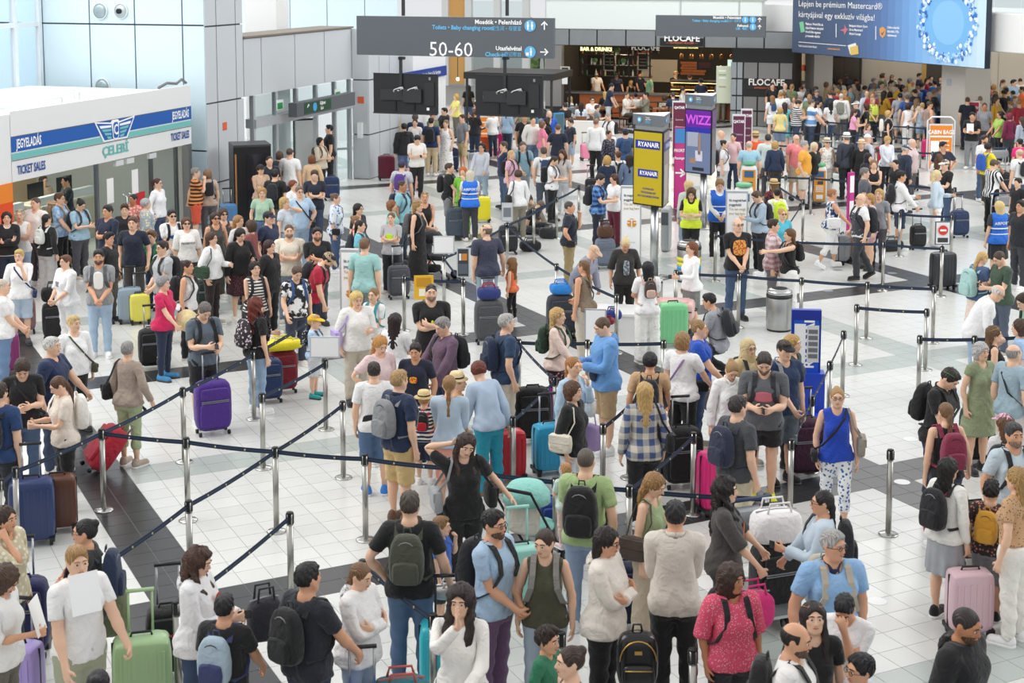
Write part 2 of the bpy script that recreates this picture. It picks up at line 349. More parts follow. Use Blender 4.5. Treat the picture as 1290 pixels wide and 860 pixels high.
# ---- clothing fields
def clip_arm(P, sk, t):
    return (P-sk['sh'])@ARM-t          # >0 beyond t metres down the arm
TOP_T = {'m': [(.80, .206, .156, .012), (.98, .202, .150, .010), (1.12, .178, .132, -.002), (1.22, .176, .132, -.004), (1.31, .178, .137, .0), (1.385, .171, .122, .012), (1.435, .135, .098, .018), (1.49, .085, .075, .022)],
         'f': [(.80, .214, .162, .014), (.92, .210, .158, .014), (1.04, .176, .130, .006), (1.12, .152, .118, -.004), (1.22, .158, .125, -.008), (1.30, .162, .118, .0), (1.385, .156, .106, .012), (1.435, .118, .086, .018), (1.49, .07, .065, .022)]}
def inflate(T, d, lo=None): return [(z, a+d, b+d, c) for z, a, b, c in T]
def top_field(sex, sleeve, loose, hem, neck, strap=False, skirt=None):
    sk = skel(sex); T = inflate(TOP_T[sex], loose); u = 1.0 if sex == 'm' else .88
    if skirt: T = [(skirt[0], skirt[1], skirt[2], .012)]+[t for t in T if t[0] > .95]
    else: T = [t for t in T]
    def fn(P, h):
        d = loft(P, T, 2.4)
        if sex == 'm': d = smin(d, ellip(P, (.07, -.09, 1.315), (.09+loose, .052+loose, .07+loose)), .04)
        if sex == 'f': d = smin(d, ellip(P, (.07, -.082, 1.262), (.068+loose, .068+loose, .072+loose)), .05)
        if hem < .95: d = smin(d, ellip(P, (.085, .062, .93), (.118, .125, .13)), .04)
        if not strap:
            d = smin(d, capsule(P, (.05, .018, 1.44), sk['sh']+[-.02, 0, .005], .060*u+loose*.5, .062*u+loose*.4), .05)
            if sleeve > 0:
                e = sk['sh']+ARM*.295; r = .013+loose*.9
                s = smin(capsule(P, sk['sh'], e, .056*u+r, .045*u+r*1.15), capsule(P, e, sk['wr'], .044*u+r*1.1, .029*u+r*.75), .03)
                d = smin(d, np.maximum(s, clip_arm(P, sk, sleeve)), .03)
            else: d = np.maximum(d, np.where(P[..., 2] > 1.25, np.abs(P[..., 0])-(sk['sh'][0]-.012+loose), -1))
        else:
            d = smin(d, capsule(P, (.085, .02, 1.42), (.10, .018, 1.44), .05, .04), .03); d = np.maximum(d, np.abs(P[..., 0])-(.125 if sex == 'f' else .14)-np.clip(1.36-P[..., 2], 0, .05)*1.5)
        wr = .006*np.sin(P[..., 2]*38+6*np.sin(P[..., 0]*14))*np.clip((1.25-P[..., 2])*4, 0, 1); d = d+wr
        d = np.maximum(d, hem-P[..., 2])
        nd = capsule(P, (0, .03, 1.50), (0, -.05 if neck < .1 else -.085, 1.50-neck*.35), .062+.012*(sex == 'm'), .05+neck*.25); nd = np.maximum(nd, 1.40-neck-P[..., 2])
        return np.maximum(d, -nd) if neck > 0 else d
    return fn
def leg_field(sex, length, loose, taper, top=1.01, flare=0.0, tight=False):
    sk = skel(sex); T = [(.82, .155, .125, .012), (.90, .186, .138, .018), (.97, .182, .132, .016), (top, .165, .118, .008), (top+.02, .165, .118, .008)]
    if sex == 'f': T = [(.82, .16, .13, .015), (.90, .192, .140, .02), (.97, .186, .134, .018), (top, .158, .112, .008), (top+.02, .158, .112, .008)]
    lz = 0.0 if tight else loose; T = inflate(T, -.008 if tight else loose*.4)
    def fn(P, h):
        d = loft(P, T, 2.2); d = smin(d, ellip(P, (.08, .07, .94), (.095, .088+lz*.3, .10)), .04)
        k = sk['kn']; a = sk['an']+[0, 0, -.03]
        d = smin(d, capsule(P, sk['hp']+[0, 0, -.03], k, .100+lz, .064+lz*taper), .05)
        low = smin(capsule(P, k, (.102, .02, .32), .062+lz*taper, .060+lz*taper), capsule(P, (.102, .02, .32), a, .060+lz*taper, (.040 if tight else .052)+lz*taper+flare), .03)
        d = smin(d, low, .03); d = d+(0 if tight else .005)*np.sin(P[..., 2]*44+5*P[..., 1]*10)*np.clip((.85-P[..., 2])*5, 0, 1)
        d = np.maximum(d, length-P[..., 2]); return np.maximum(d, P[..., 2]-top)
    return fn
def skirt_field(sex, length, w0, w1, top=1.05):
    T = [(length, w1, w1*.85, .01), (.90, .19+w0, .145+w0, .015), (.98, .183+w0*.6, .135+w0*.6, .012), (top, .15, .108, .006), (top+.03, .15, .108, .006)]
    def fn(P, h):
        an = np.arctan2(P[..., 1], P[..., 0]); d = loft(P, T, 2.05)+np.clip((.95-P[..., 2])*.03, 0, .012)*np.sin(an*11)
        return np.maximum(np.maximum(d, length-P[..., 2]), P[..., 2]-top)
    return fn
def tucked(top, bot, sex, lod):
    """body whose covered skin lies a little inside the clothes"""
    key = ('tb', top, bot, sex, lod)
    if key in _T: return _T[key]
    V, F, Wt = _T[('body', sex, lod)]; Q = V.copy(); Q[:, 0] = np.abs(Q[:, 0]); d = np.full(len(V), 1.0)
    for k in (top, bot):
        if k: d = np.minimum(d, FIELDS[(k, sex)](Q, .01))
    fd = np.minimum(shoe_fn(Q), 9); d = np.where(Q[:, 2] < .14, np.minimum(d, fd+.0), d)
    e = np.zeros((len(V), 3)); n = np.zeros((len(V), 3)); fn = np.cross(V[F[:, 1]]-V[F[:, 0]], V[F[:, 2]]-V[F[:, 0]])
    for i in range(3): np.add.at(n, F[:, i], fn)
    n /= np.maximum(np.linalg.norm(n, axis=1, keepdims=True), 1e-9); a = np.clip((.008-d)/.010, 0, 1)*np.where(V[:, 2] > 1.47, .3, 1)*np.where(Wt[:, BI['hand_l']]+Wt[:, BI['hand_r']] > .3, 0, 1)
    _T[key] = (V-n*(a*(.018, .024, .028)[lod])[:, None], F, Wt); return _T[key]
FIELDS = {}
BODYG = ['torso', 'uarm', 'farm', 'thigh', 'shin']
TOPS = {'t': (.20, .006, .87, .03), 'p': (.20, .006, .87, .05), 'l': (.53, .004, .88, .03), 's': (.545, .008, .85, .05), 'h': (.55, .022, .84, .0), 'j': (.545, .016, .90, .05), 'k': (0, .0, .90, .09), 'n': (0, .002, .88, .04), 'v': (0, .03, .86, .10), 'c': (.16, .004, 1.02, .04), 'd': (.10, .002, .52, .06), 'e': (0, .0, .50, .09), 'g': (0, .0, .14, .09), 'q': (.32, .02, .86, .03)}
BOTS = {'T': (.07, .016, .8), 'J': (.07, .010, .6), 'L': (.09, 0, 1), 'S': (.48, .026, 1.1), 'H': (.66, .022, 1.0), 'C': (.26, .008, .6), 'W': (.06, .028, 1.6)}
def garment(kind, sex, lod):
    key = ('g', kind, sex, lod)
    if key in _T: return _T[key]
    h = .0155
    if kind in TOPS:
        sl, lo_, hem, nk = TOPS[kind]; sk_ = {'d': (.50, .255, .20), 'e': (.48, .26, .2), 'g': (.12, .25, .2)}.get(kind)
        fn = top_field(sex, sl, lo_, hem, nk, kind in 'keg', sk_); tau = .03; lo = (0, -.27, hem-.03); hi = (.70, .26, 1.53)
    elif kind in BOTS:
        ln, lo_, tp = BOTS[kind]; fn = leg_field(sex, ln, lo_, tp, flare=.02 if kind == 'W' else 0, tight=kind == 'L'); lo = (0, -.22, ln-.03); hi = (.29, .25, 1.07); tau = .022
    else:
        fn = skirt_field(sex, *{'K': (.52, .012, .205), 'P': (.50, .0, .16), 'M': (.14, .03, .27)}[kind]); lo = (0, -.30, .10); hi = (.33, .32, 1.10); tau = .05
    FIELDS[(kind, sex)] = fn; V, F = field(fn, np.array(lo), np.array(hi), h)
    lods(('g', kind, sex), V, F, (2400, 1200, 520) if kind in TOPS else (1900, 1000, 440), sex, tau, BODYG)
    return _T[key]
# ---- hair
def hair_field(st):
    def fn(P, h):
        x, y, z = np.abs(P[..., 0]), P[..., 1], P[..., 2]; an = np.arctan2(x, y-.02)
        nz = .004*np.sin(an*17+z*30)+.003*np.sin(z*90+an*9)
        cap = lambda g: ellip(P, (0, .018, 1.662), (.077+g, .097+g, .092+g))
        face = ellip(P, (0, -.112, 1.620), (.068, .088, .100)); ear = 1.585-z+np.clip(-y-.01, 0, .1)*1.6
        if st == 'b': d = np.maximum(np.maximum(cap(.004), -face), 1.60-z+np.clip(-y, 0, .1)*1.2)
        elif st == 's':
            d = smin(cap(.008), ellip(P, (0, .0, 1.725), (.064, .084, .036)), .02)+nz*.8; d = np.maximum(np.maximum(d, -face), 1.592-z+np.clip(-y, 0, .1)*1.2)
        elif st == 'q':
            d = smin(cap(.010), ellip(P, (.0, -.03, 1.74), (.06, .075, .036)), .03)+nz*1.4; d = np.maximum(np.maximum(d, -face), 1.60-z+np.clip(-y, 0, .1)*1.2)
        elif st == 'r': d = np.maximum(np.maximum(np.maximum(cap(.006), -face), 1.59-z), z-1.695); d = np.maximum(d, -y-.03)
        elif st == 'c':
            d = cap(.022)+.006*np.sin(x*120)*np.sin(y*110)*np.sin(z*115); d = np.maximum(np.maximum(d, -face), 1.59-z+np.clip(-y, 0, .1)*1.2)
        elif st == 'o':
            d = smin(cap(.018), capsule(P, (.06, .02, 1.66), (.068, .025, 1.55), .04, .036), .03); d = smin(d, ellip(P, (0, .06, 1.60), (.085, .06, .085)), .03)+nz; d = np.maximum(np.maximum(d, -ellip(P, (0, -.11, 1.60), (.062, .10, .10))), 1.53-z)
        elif st in 'lfw':
            w = .012 if st == 'w' else 0; zb = 1.24 if st != 'w' else 1.20
            d = cap(.013+w*.6); d = smin(d, capsule(P, (.045, .05, 1.66), (.06, .095, zb+.06), .052+w, .03+w, .8), .05); d = smin(d, capsule(P, (0, .06, 1.66), (0, .11, zb+.03), .055+w, .035+w), .04)
            if st in 'fw': d = smin(d, np.minimum(capsule(P, (.07, .01, 1.66), (.085, -.02, 1.50), .024, .028), capsule(P, (.085, -.02, 1.50), (.085, -.105, 1.33), .03+w, .018+w)), .03)
            if st == 'w': nz = nz*1.6+.007*np.sin(z*52+an*3)
            d = np.maximum(d+nz, -ellip(P, (0, -.115, 1.612), (.061, .098, .104)))
        elif st == 'p':
            d = cap(.006)+nz*.4; d = np.maximum(np.maximum(d, -face), 1.59-z+np.clip(-y, 0, .1)*1.2); d = smin(d, np.minimum(capsule(P, (0, .10, 1.70), (0, .15, 1.66), .024, .032), capsule(P, (0, .15, 1.66), (0, .135, 1.40), .034, .016)), .015)
        elif st == 'y':
            d = cap(.006)+nz*.4; d = np.maximum(np.maximum(d, -face), 1.57-z+np.clip(-y, 0, .1)*1.2); d = smin(d, capsule(P, (0, .095, 1.60), (0, .125, 1.28), .032, .018)+nz, .02)
        elif st == 'n':
            d = cap(.006)+nz*.4; d = np.maximum(np.maximum(d, -face), 1.585-z+np.clip(-y, 0, .1)*1.2); d = smin(d, ellip(P, (0, .095, 1.715), (.042, .04, .038)), .012)
        elif st == 'B':
            d = smin(ellip(P, (0, .03, 1.65), (.125, .125, .13)), ellip(P, (0, .05, 1.53), (.13, .10, .12)), .05)+.011*np.sin(x*75+z*20)*np.sin(y*70)*np.sin(z*72); d = np.maximum(d, -ellip(P, (0, -.13, 1.60), (.064, .115, .10)))
        return d
    return fn
def hair(st, lod):
    key = ('h', st, lod)
    if key in _T: return _T[key]
    V, F = field(hair_field(st), np.array([0, -.16, 1.15 if st in 'lfwy' else 1.36]), np.array([.17, .22, 1.80]), .0095)
    for L, n in enumerate((2400, 900, 320)):
        v, f = decimate(V, F, n) if n < 2*len(F) else (V, F); w = np.zeros((len(v), len(BONES))); s = sstep(1.36, 1.54, v[:, 2])
        w[:, BI['head']] = s; w[:, BI['chest']] = 1-s
        if st not in 'lfwy': w[:] = 0; w[:, BI['head']] = 1
        _T[('h', st, L)] = (v.astype(float), f, w)
    return _T[key]
# ---- posing
def align(a, b):
    a = a/np.linalg.norm(a); b = b/np.linalg.norm(b); v = np.cross(a, b); c = a@b
    if c < -.9999: return -np.eye(3)+2*np.outer([1, 0, 0], [1, 0, 0])
    K = np.array([[0, -v[2], v[1]], [v[2], 0, -v[0]], [-v[1], v[0], 0]]); return np.eye(3)+K+K@K/(1+c)
def rot(ax, t):
    ax = np.array(ax, float); ax /= np.linalg.norm(ax); K = np.array([[0, -ax[2], ax[1]], [ax[2], 0, -ax[0]], [-ax[1], ax[0], 0]])
    return np.eye(3)+math.sin(t)*K+(1-math.cos(t))*K@K
def about(R, rest, new): M = np.eye(4); M[:3, :3] = R; M[:3, 3] = np.asarray(new)-R@np.asarray(rest); return M
ARMS = {'d': (.25, -.01, .885, 25), 'i': (.225, -.06, .97, 30), 'h': (.20, -.03, 1.04, 50), 'p': (.085, -.33, 1.17, 45), 'P': (.115, -.075, 1.50, 60), 'c': (-.075, -.215, 1.20, 30), 'C': (-.06, -.245, 1.17, 30), 'f': (.05, -.255, .98, 50), 'u': (.22, -.34, .97, 75), 's': (.33, -.07, .92, 75), 'b': (.28, .20, .92, 75), 'r': (.17, -.25, 1.63, 5), 'v': (-.055, -.29, 1.565, 5), 'm': (.05, -.20, 1.45, 50), 'x': (.20, -.54, 1.38, 10), 'o': (.14, -.20, 1.34, 70), 'a': (.13, -.38, 1.08, 60), 'k': (.15, .04, 1.66, 40), 'g': (.46, -.06, 1.06, 20), 'w': (.24, -.20, .93, 25), 'B': (.06, .20, .98, 40), 'e': (.15, -.45, .80, 60), 'n': (.10, -.45, .42, 50)}
LEGS = {'': ((.02, 0, -1), (.0, .03, -1), (.05, .0, -1), (.02, .04, -1)), 'w': ((.02, -.34, -1), (.0, .08, -1), (.02, .22, -1), (0, .55, -1)), 'v': ((.02, .22, -1), (0, .55, -1), (.02, -.34, -1), (.0, .08, -1)), 's': ((.15, -1, -.08), (.02, .05, -1), (.12, -1, -.08), (0, .05, -1)), 'k': ((.35, -.95, .05), (-.1, .75, -.75), (.2, -.75, -.55), (0, .95, -.35)), 'a': ((.10, 0, -1), (.05, .03, -1), (.10, .0, -1), (.05, .04, -1)), 'l': ((.0, -.12, -1), (0, .10, -1), (.06, .04, -1), (.02, .06, -1)), 'F': ((.75, -.8, .02), (-.75, -.5, -.12), (.7, -.85, .02), (-.75, -.5, -.12))}
def ik(sh, tgt, pole, l1, l2):
    v = tgt-sh; d = np.linalg.norm(v); d2 = min(max(d, abs(l1-l2)+.03), (l1+l2)*.995); v = v/d
    a = math.acos(max(-1, min(1, (l1*l1+d2*d2-l2*l2)/(2*l1*d2)))); p = pole-v*(pole@v); p = p/np.linalg.norm(p)
    u = v*math.cos(a)+p*math.sin(a); e = sh+u*l1; w = sh+v*d2; return u, (w-e)/np.linalg.norm(w-e), e, w
def pose(sex, la='d', ra='d', legs='', bend=0.0, hy=0.0, hp=0.0, g=1.0, hs=1.0, roll=0.0):
    sk = skel(sex); M = {}; sx = (g-1)*.17; P0 = np.eye(4); M['pelvis'] = P0
    sp = about(rot((1, 0, 0), bend*.5), (0, .02, 1.02), (0, .02, 1.02)); M['spine'] = sp
    ch = sp@about(rot((1, 0, 0), bend*.5), (0, .015, 1.20), (0, .015, 1.20)); M['chest'] = ch
    nk = ch@about(rot((0, 0, 1), hy*.3)@rot((1, 0, 0), hp*.4), (0, .025, 1.47), (0, .025, 1.47)); M['neck'] = nk
    R = rot((0, 0, 1), hy*.7)@rot((1, 0, 0), hp*.6)@rot((0, 1, 0), roll); H = about(R, (0, .012, 1.575), (0, .012, 1.575)); H[:3, :3] = H[:3, :3]*hs; H[:3, 3] = np.array([0, .012, 1.575])-H[:3, :3]@np.array([0, .012, 1.575]); M['head'] = nk@H
    fg = fingers(sk)
    for sd, code, sgn in (('_l', la, 1), ('_r', ra, -1)):
        f = np.array([sgn, 1, 1]); mir = lambda p: np.array(p)*f
        if isinstance(code, tuple): x, y, z, cu = code
        else: x, y, z, cu = ARMS[code]
        jit = RNG.normal(0, .012, 3); tgt = np.array([x, y, z])+jit+np.array([sx*(.9 if x > .12 else .2), -(g-1)*.12 if y < -.1 else 0, 0])
        tgt = tgt*f; sh = mir(sk['sh']+[sx, 0, 0]); pole = np.array([.45*sgn, .55, -.6]) if not (isinstance(code, str) and code in 'hik') else np.array([.9*sgn, .45, -.1])
        if isinstance(code, str) and code in 'cC': pole = np.array([.7*sgn, .1, -.7])
        if isinstance(code, str) and code in 'rv': pole = np.array([.6*sgn, -.2, -.8])
        u, fo, e, w = ik(sh, tgt, pole, .295, .262)
        rd = ARM*f; Ru = align(rd, u); rf = mir(sk['wr'])-mir(sk['el']); rf = rf/np.linalg.norm(rf); Rf = align(Ru@rf, fo)@Ru
        hd = fo.copy()
        if isinstance(code, str):
            if code in 'us': hd = hd*.5+np.array([0, -.2, -.5])
            if code in 'rv': hd = np.array([.05*sgn, -.15, 1])
            if code in 'cC': hd = np.array([-.75*sgn, .6, .25])
        Rh = align(Rf@rf, hd/np.linalg.norm(hd))@Rf
        M['uarm'+sd] = ch@about(Ru, sh, sh) if sx == 0 else ch@about(Ru, mir(sk['sh'])+[sx*sgn, 0, 0], sh)
        M['farm'+sd] = ch@about(Rf, mir(sk['el'])+[sx*sgn, 0, 0], e); M['hand'+sd] = ch@about(Rh, mir(sk['wr'])+[sx*sgn, 0, 0], w)
        ax = np.array([0, -1.0, 0]); cu = math.radians(cu)*sgn*-1; mid = mir(fg[1][0])+[sx*sgn, 0, 0]; mid2 = mir(fg[1][1])+[sx*sgn, 0, 0]
        nrm = mir(sk['n']); axis = np.cross(rd, nrm)
        fa = M['hand'+sd]@about(rot(axis, abs(cu)), mid, mid); M['fa'+sd] = fa; M['fb'+sd] = fa@about(rot(axis, abs(cu)*1.1), mid2, mid2)
        th = mir(fg[4][0])+[sx*sgn, 0, 0]; M['th'+sd] = M['hand'+sd]@about(rot(axis, abs(cu)*.45), th, th)
    ld = LEGS[legs]; zmin = 9
    for sd, t, s_, sgn in (('_l', ld[0], ld[1], 1), ('_r', ld[2], ld[3], -1)):
        f = np.array([sgn, 1, 1]); hip = sk['hp']*f; kn = sk['kn']*f; an = sk['an']*f
        t = np.array(t, float)*f; s_ = np.array(s_, float)*f; Rt = align(kn-hip, t); Rs = align(an-kn, s_) if legs in ('', 'a', 'l', 'w', 'v') else align(Rt@(an-kn), s_)@Rt
        M['thigh'+sd] = about(Rt, hip, hip); k2 = (M['thigh'+sd]@np.append(kn, 1))[:3]; M['shin'+sd] = about(Rs, kn, k2); a2 = (M['shin'+sd]@np.append(an, 1))[:3]
        Rfoot = rot((0, 0, 1), .16*sgn)
        if legs == 'w' and sgn < 0 or legs == 'v' and sgn > 0: Rfoot = rot((1, 0, 0), .5)
        if legs == 'k' and sgn < 0: Rfoot = rot((1, 0, 0), .9)
        if legs == 'F': Rfoot = rot((0, 1, 0), -.8*sgn)@Rfoot
        M['foot'+sd] = about(Rfoot, an, a2)
        for q in ((.105, -.16, -.012), (.10, .08, -.012)): zmin = min(zmin, (M['foot'+sd]@np.append(np.array(q)*f, 1))[2])
    if legs == 'F': zmin = min(zmin, .80)
    Z = np.eye(4); Z[2, 3] = -zmin
    return {b: Z@M[b] for b in BONES}
def girth(V, Wt, sex, g, belly=0.0):
    if abs(g-1) < .01 and not belly: return V
    V = V.copy(); sk = skel(sex); wt = Wt[:, 0]+Wt[:, 1]+Wt[:, 2]; V0 = V.copy()
    V[:, 0] += V0[:, 0]*(g-1)*wt; V[:, 1] += (V0[:, 1]-.015)*(g-1)*1.25*wt
    if belly: V[:, 1] -= belly*wt*np.exp(-((V0[:, 2]-1.08)/.12)**2)*(V0[:, 1] < .02)*(1-np.clip(np.abs(V0[:, 0])/.2, 0, 1)**2)
    for sd, s in (('_l', 1), ('_r', -1)):
        f = np.array([s, 1, 1])
        for b, a, c, k in (('uarm', 'sh', 'el', .9), ('farm', 'el', 'wr', .5), ('thigh', 'hp', 'kn', .8), ('shin', 'kn', 'an', .5)):
            A = sk[a]*f; C = sk[c]*f; w = Wt[:, BI[b+sd]]; t = np.clip(((V0-A)@(C-A))/((C-A)@(C-A)), 0, 1); cp = A+t[:, None]*(C-A); V += (V0-cp)*((g-1)*k*w)[:, None]
        for b in ('uarm', 'farm', 'hand', 'fa', 'fb', 'th'): V[:, 0] += s*(g-1)*.17*Wt[:, BI[b+sd]]
    return V
def skin(T, ms, sex, g=1.0, belly=0.0, cut=None):
    V, F, Wt = T; V = girth(V, Wt, sex, g, belly); MM = np.stack([ms[b] for b in BONES]); A = np.tensordot(Wt, MM, (1, 0))
    return np.einsum('nij,nj->ni', A[:, :3, :3], V)+A[:, :3, 3], F
# ---- shared small meshes (rest position on the template body)
def sdf_mesh(name, fn, lo, hi, h, n):
    X, Y, Z = np.meshgrid(*[np.arange(a, b, h) for a, b in zip(lo, hi)], indexing='ij'); V, F = surfnet(fn(np.stack([X, Y, Z], -1)), np.array(lo), h)
    if n: V, F = decimate(V, F, n)
    return mesh_np(name, V, F)
def shoe_fn(P):
    up = smin(capsule(P, (.10, .045, .05), (.10, .045, .085), .046, .044), capsule(P, (.10, .048, .038), (.108, -.132, .028), .050, .050), .03)
    return np.maximum(up, .004-P[..., 2])
def sole_fn(P):
    d = np.minimum(capsule(P[..., :]*[1, 1, 0], (.10, .05, 0), (.108, -.138, 0), .051, .052), 9); return np.maximum(d, np.abs(P[..., 2]-.002)-.016)
SHOE = {}; 
for L, n in ((0, 420), (1, 220), (2, 90)):
    for s in (1, -1):
        f = np.array([s, 1, 1])
        SHOE[(L, s)] = (sdf_mesh('shoe', lambda P: shoe_fn(P*f), (-.17 if s < 0 else .03, -.20, -.02), (-.03 if s < 0 else .18, .12, .16), .011, n), sdf_mesh('sole', lambda P: sole_fn(P*f), (-.18 if s < 0 else .03, -.21, -.03), (-.03 if s < 0 else .19, .13, .04), .009, n//2))
def _eyes():
    o = {}
    for s in (1, -1):
        V, F = rbox(.026, .012, .015, 2.0, 3); me = mesh_np('eye', V+[s*.032, -.083, 1.6345], F); me.materials.append(None); me.materials.append(None)
        V2, F2 = rbox(.018, .007, .0155, 2.0, 3); b = bmesh.new(); b.from_mesh(me)
        vs = [b.verts.new(p) for p in V2+[s*.032, -.0885, 1.6345]]
        for q in F2: fc = b.faces.new([vs[i] for i in q]); fc.material_index = 1; fc.smooth = True
        b.to_mesh(me); b.free(); o[('eye', s)] = me
        mb = MB(); mb.tube([(s*.012, -.095, 1.6665), (s*.030, -.0945, 1.671), (s*.052, -.078, 1.664)], [.0036, .0046, .003], 5); o[('brow', s)] = mb.mesh('eyebrow', True)
    mb = MB(); mb.tube([(-.023, -.0835, 1.577), (-.012, -.091, 1.5785), (0, -.0945, 1.577), (.012, -.091, 1.5785), (.023, -.0835, 1.577)], [.003, .0055, .0058, .0055, .003], 6); o['lips'] = mb.mesh('lips', True)
    mb = MB()
    for s in (1, -1):
        mb.tube([(s*(.033+.021*math.cos(t)), -.098, 1.640+.017*math.sin(t)) for t in np.linspace(0, 2*math.pi, 11)], .0024, 5, cap=False); mb.tube([(s*.054, -.097, 1.645), (s*.08, -.06, 1.645), (s*.084, .02, 1.637)], .0022, 5)
    mb.tube([(-.012, -.104, 1.645), (.012, -.104, 1.645)], .0022, 5); o['glasses'] = mb.mesh('glasses', True)
    for nm, dy, dz in (('sunglasses', 0, 0), ('sunup', .055, .085)):
        mb = MB()
        for s in (1, -1):
            c = (s*.033, -.100+dy, 1.640+dz); mb.add([(c[0]+.024*math.cos(t), c[1]+(.006 if k else 0)+abs(c[0])*.12, c[2]+.018*math.sin(t)) for k in (0, 1) for t in np.linspace(0, 2*math.pi, 10, endpoint=False)], [list(range(10)), list(range(10, 20))[::-1]]+[[k, 10+k, 10+(k+1) % 10, (k+1) % 10] for k in range(10)])
            mb.tube([(s*.055, -.094+dy, 1.646+dz), (s*.088, -.05+dy, 1.646+dz), (s*.092, .03+dy, 1.637+dz*.7)], .003, 5)
        mb.tube([(-.012, -.102+dy, 1.645+dz), (.012, -.102+dy, 1.645+dz)], .003, 5); o[nm] = mb.mesh('sunglasses', True)
    return o
FACE = _eyes()
def cap_fn(P):
    d = np.maximum(ellip(P, (0, .016, 1.665), (.090, .110, .104)), 1.672-P[..., 2]); d = np.maximum(d, -np.maximum(ellip(P, (0, .016, 1.66), (.081, .101, .095)), 0-9))
    return np.minimum(d, np.maximum(np.abs(P[..., 2]-1.678-.25*(P[..., 1]+.09))-.006, np.linalg.norm((P[..., :2]-[0, -.085])*[1, .85], axis=-1)-.082))
HATS = {'cap': sdf_mesh('cap', cap_fn, (-.12, -.2, 1.62), (.12, .15, 1.79), .008, 900)}
def hat_mesh(br, crown):
    mb = MB(); mb.lathe([(.082, 0), (br, -.012), (br+.004, -.006), (.095, .012), (.092, crown*.7), (.078, crown), (.03, crown+.006)], 24, (0, .016, 1.690)); return mb.mesh('hat', True)
HATS['hat'] = hat_mesh(.145, .09); HATS['fedora'] = hat_mesh(.125, .10)
_mb = MB(); _mb.lathe([(.0955, .012), (.0975, .013), (.0965, .034), (.0945, .034)], 24, (0, .016, 1.690)); HATBAND = _mb.mesh('hat_band', True)
HATS['beard'] = sdf_mesh('beard', lambda P: np.maximum(np.maximum(smin(ellip(P, (0, -.022, 1.575), (.0645, .0735, .060)), np.minimum(capsule(P, (0, -.07, 1.545), (0, -.055, 1.55), .026, .03), capsule(np.abs(P)*[1, 0, 1]+P*[0, 1, 0], (.03, -.04, 1.55), (.057, .0, 1.60), .021, .021)), .02), P[..., 2]-1.605+np.clip(.05-np.abs(P[..., 0]), 0, .05)*.35-np.clip(np.abs(P[..., 0])-.05, 0, .03)*1.6), np.maximum(P[..., 1]-.005, -ellip(P, (0, -.10, 1.577), (.028, .04, .010)))), (-.09, -.12, 1.50), (.09, .04, 1.63), .007, 500)
HATS['hood'] = sdf_mesh('hood', lambda P: np.abs(smin(ellip(P, (0, .105, 1.45), (.12, .06, .085)), capsule(P, (.09*1, .05, 1.47), (.06, -.04, 1.44), .035, .03), .04))-.004, (-.17, -.1, 1.33), (.17, .19, 1.56), .012, 700)
HATS['hoodup'] = sdf_mesh('hood', lambda P: np.maximum(smin(ellip(P, (0, .03, 1.66), (.105, .12, .115)), capsule(P, (0, .03, 1.56), (0, .05, 1.46), .105, .12), .04), -ellip(P, (0, -.115, 1.62), (.068, .10, .105))), (-.16, -.16, 1.40), (.16, .2, 1.80), .011, 1200)
_mb = MB(); _mb.tube([(.075*math.sin(t), .022-.078*math.cos(t)+(-.012 if abs(t) < .6 else 0), 1.475+.028*(1-math.cos(t))*.6-.03*(abs(t) < .4)) for t in np.linspace(-math.pi, math.pi, 17)], .012, 6, flat=(.042, .010, (0, 0, 1)), cap=False); COLLAR = _mb.mesh('collar', True)
for _k in list(TOPS)+list(BOTS)+list('KPM'):
    for _s in 'mf': garment(_k, _s, 0)
for _k in 'bsqrcolfwpynB': hair(_k, 0)
print('templates', round(time.time()-_t0, 1))
# ------------------------------------------------------------------ one person: Empty > body, clothes, shoes, hair, face
SKIN = {'0': 'e9bfa2', '1': 'dba684', '2': 'bd8460', '3': '8b5b3e'}
TOPNAME = {'t': 't_shirt', 'p': 'polo_shirt', 'l': 'long_sleeved_top', 's': 'shirt', 'h': 'hoodie', 'j': 'jacket', 'k': 'tank_top', 'n': 'sleeveless_top', 'v': 'vest', 'c': 'blouse', 'd': 'dress', 'e': 'sleeveless_dress', 'g': 'long_dress', 'q': 'loose_blouse'}
BOTNAME = {'T': 'trousers', 'J': 'jeans', 'L': 'leggings', 'S': 'shorts', 'H': 'short_shorts', 'C': 'cropped_trousers', 'W': 'wide_trousers', 'K': 'skirt', 'P': 'pencil_skirt', 'M': 'long_skirt'}
def cloth(c, kind='cloth'):
    """'aabbcc' plain, 'aabbcc/floral/ddeeff/25' patterned, 'aabbcc~' denim"""
    if c.endswith('~'): return mat(c[:-1], .85, kind='denim')
    q = c.split('/')
    if len(q) > 1: return mat(q[0], .85, kind=q[1], h2=q[2] if len(q) > 2 else '222222', sc=float(q[3]) if len(q) > 3 else 20.0)
    return mat(q[0], .85, kind=kind)
PEOPLE = []          # (root, label, head pixel, xy)
def mixhex(a, b, t): return '%02x%02x%02x' % tuple(int(int(a[i:i+2], 16)*(1-t)+int(b[i:i+2], 16)*t) for i in (0, 2, 4))
def m4(M): return Matrix([list(r) for r in M])
def to_root(h, g=1): return h
def strap_pts(g, s, w=.095):
    return [(s*w, .125*g+.01, 1.385), (s*w, .075*g, 1.468), (s*(w+.005), .015, 1.508), (s*(w+.007), -.062*g-.012, 1.475), (s*(w+.010), -.125*g-.010, 1.38), (s*(w+.022), -.155*g-.004, 1.27), (s*(.165*g+.0), -.085*g, 1.12), (s*(.185*g+.01), .02, 1.06), (s*.13*g, .125*g+.02, 1.04)]
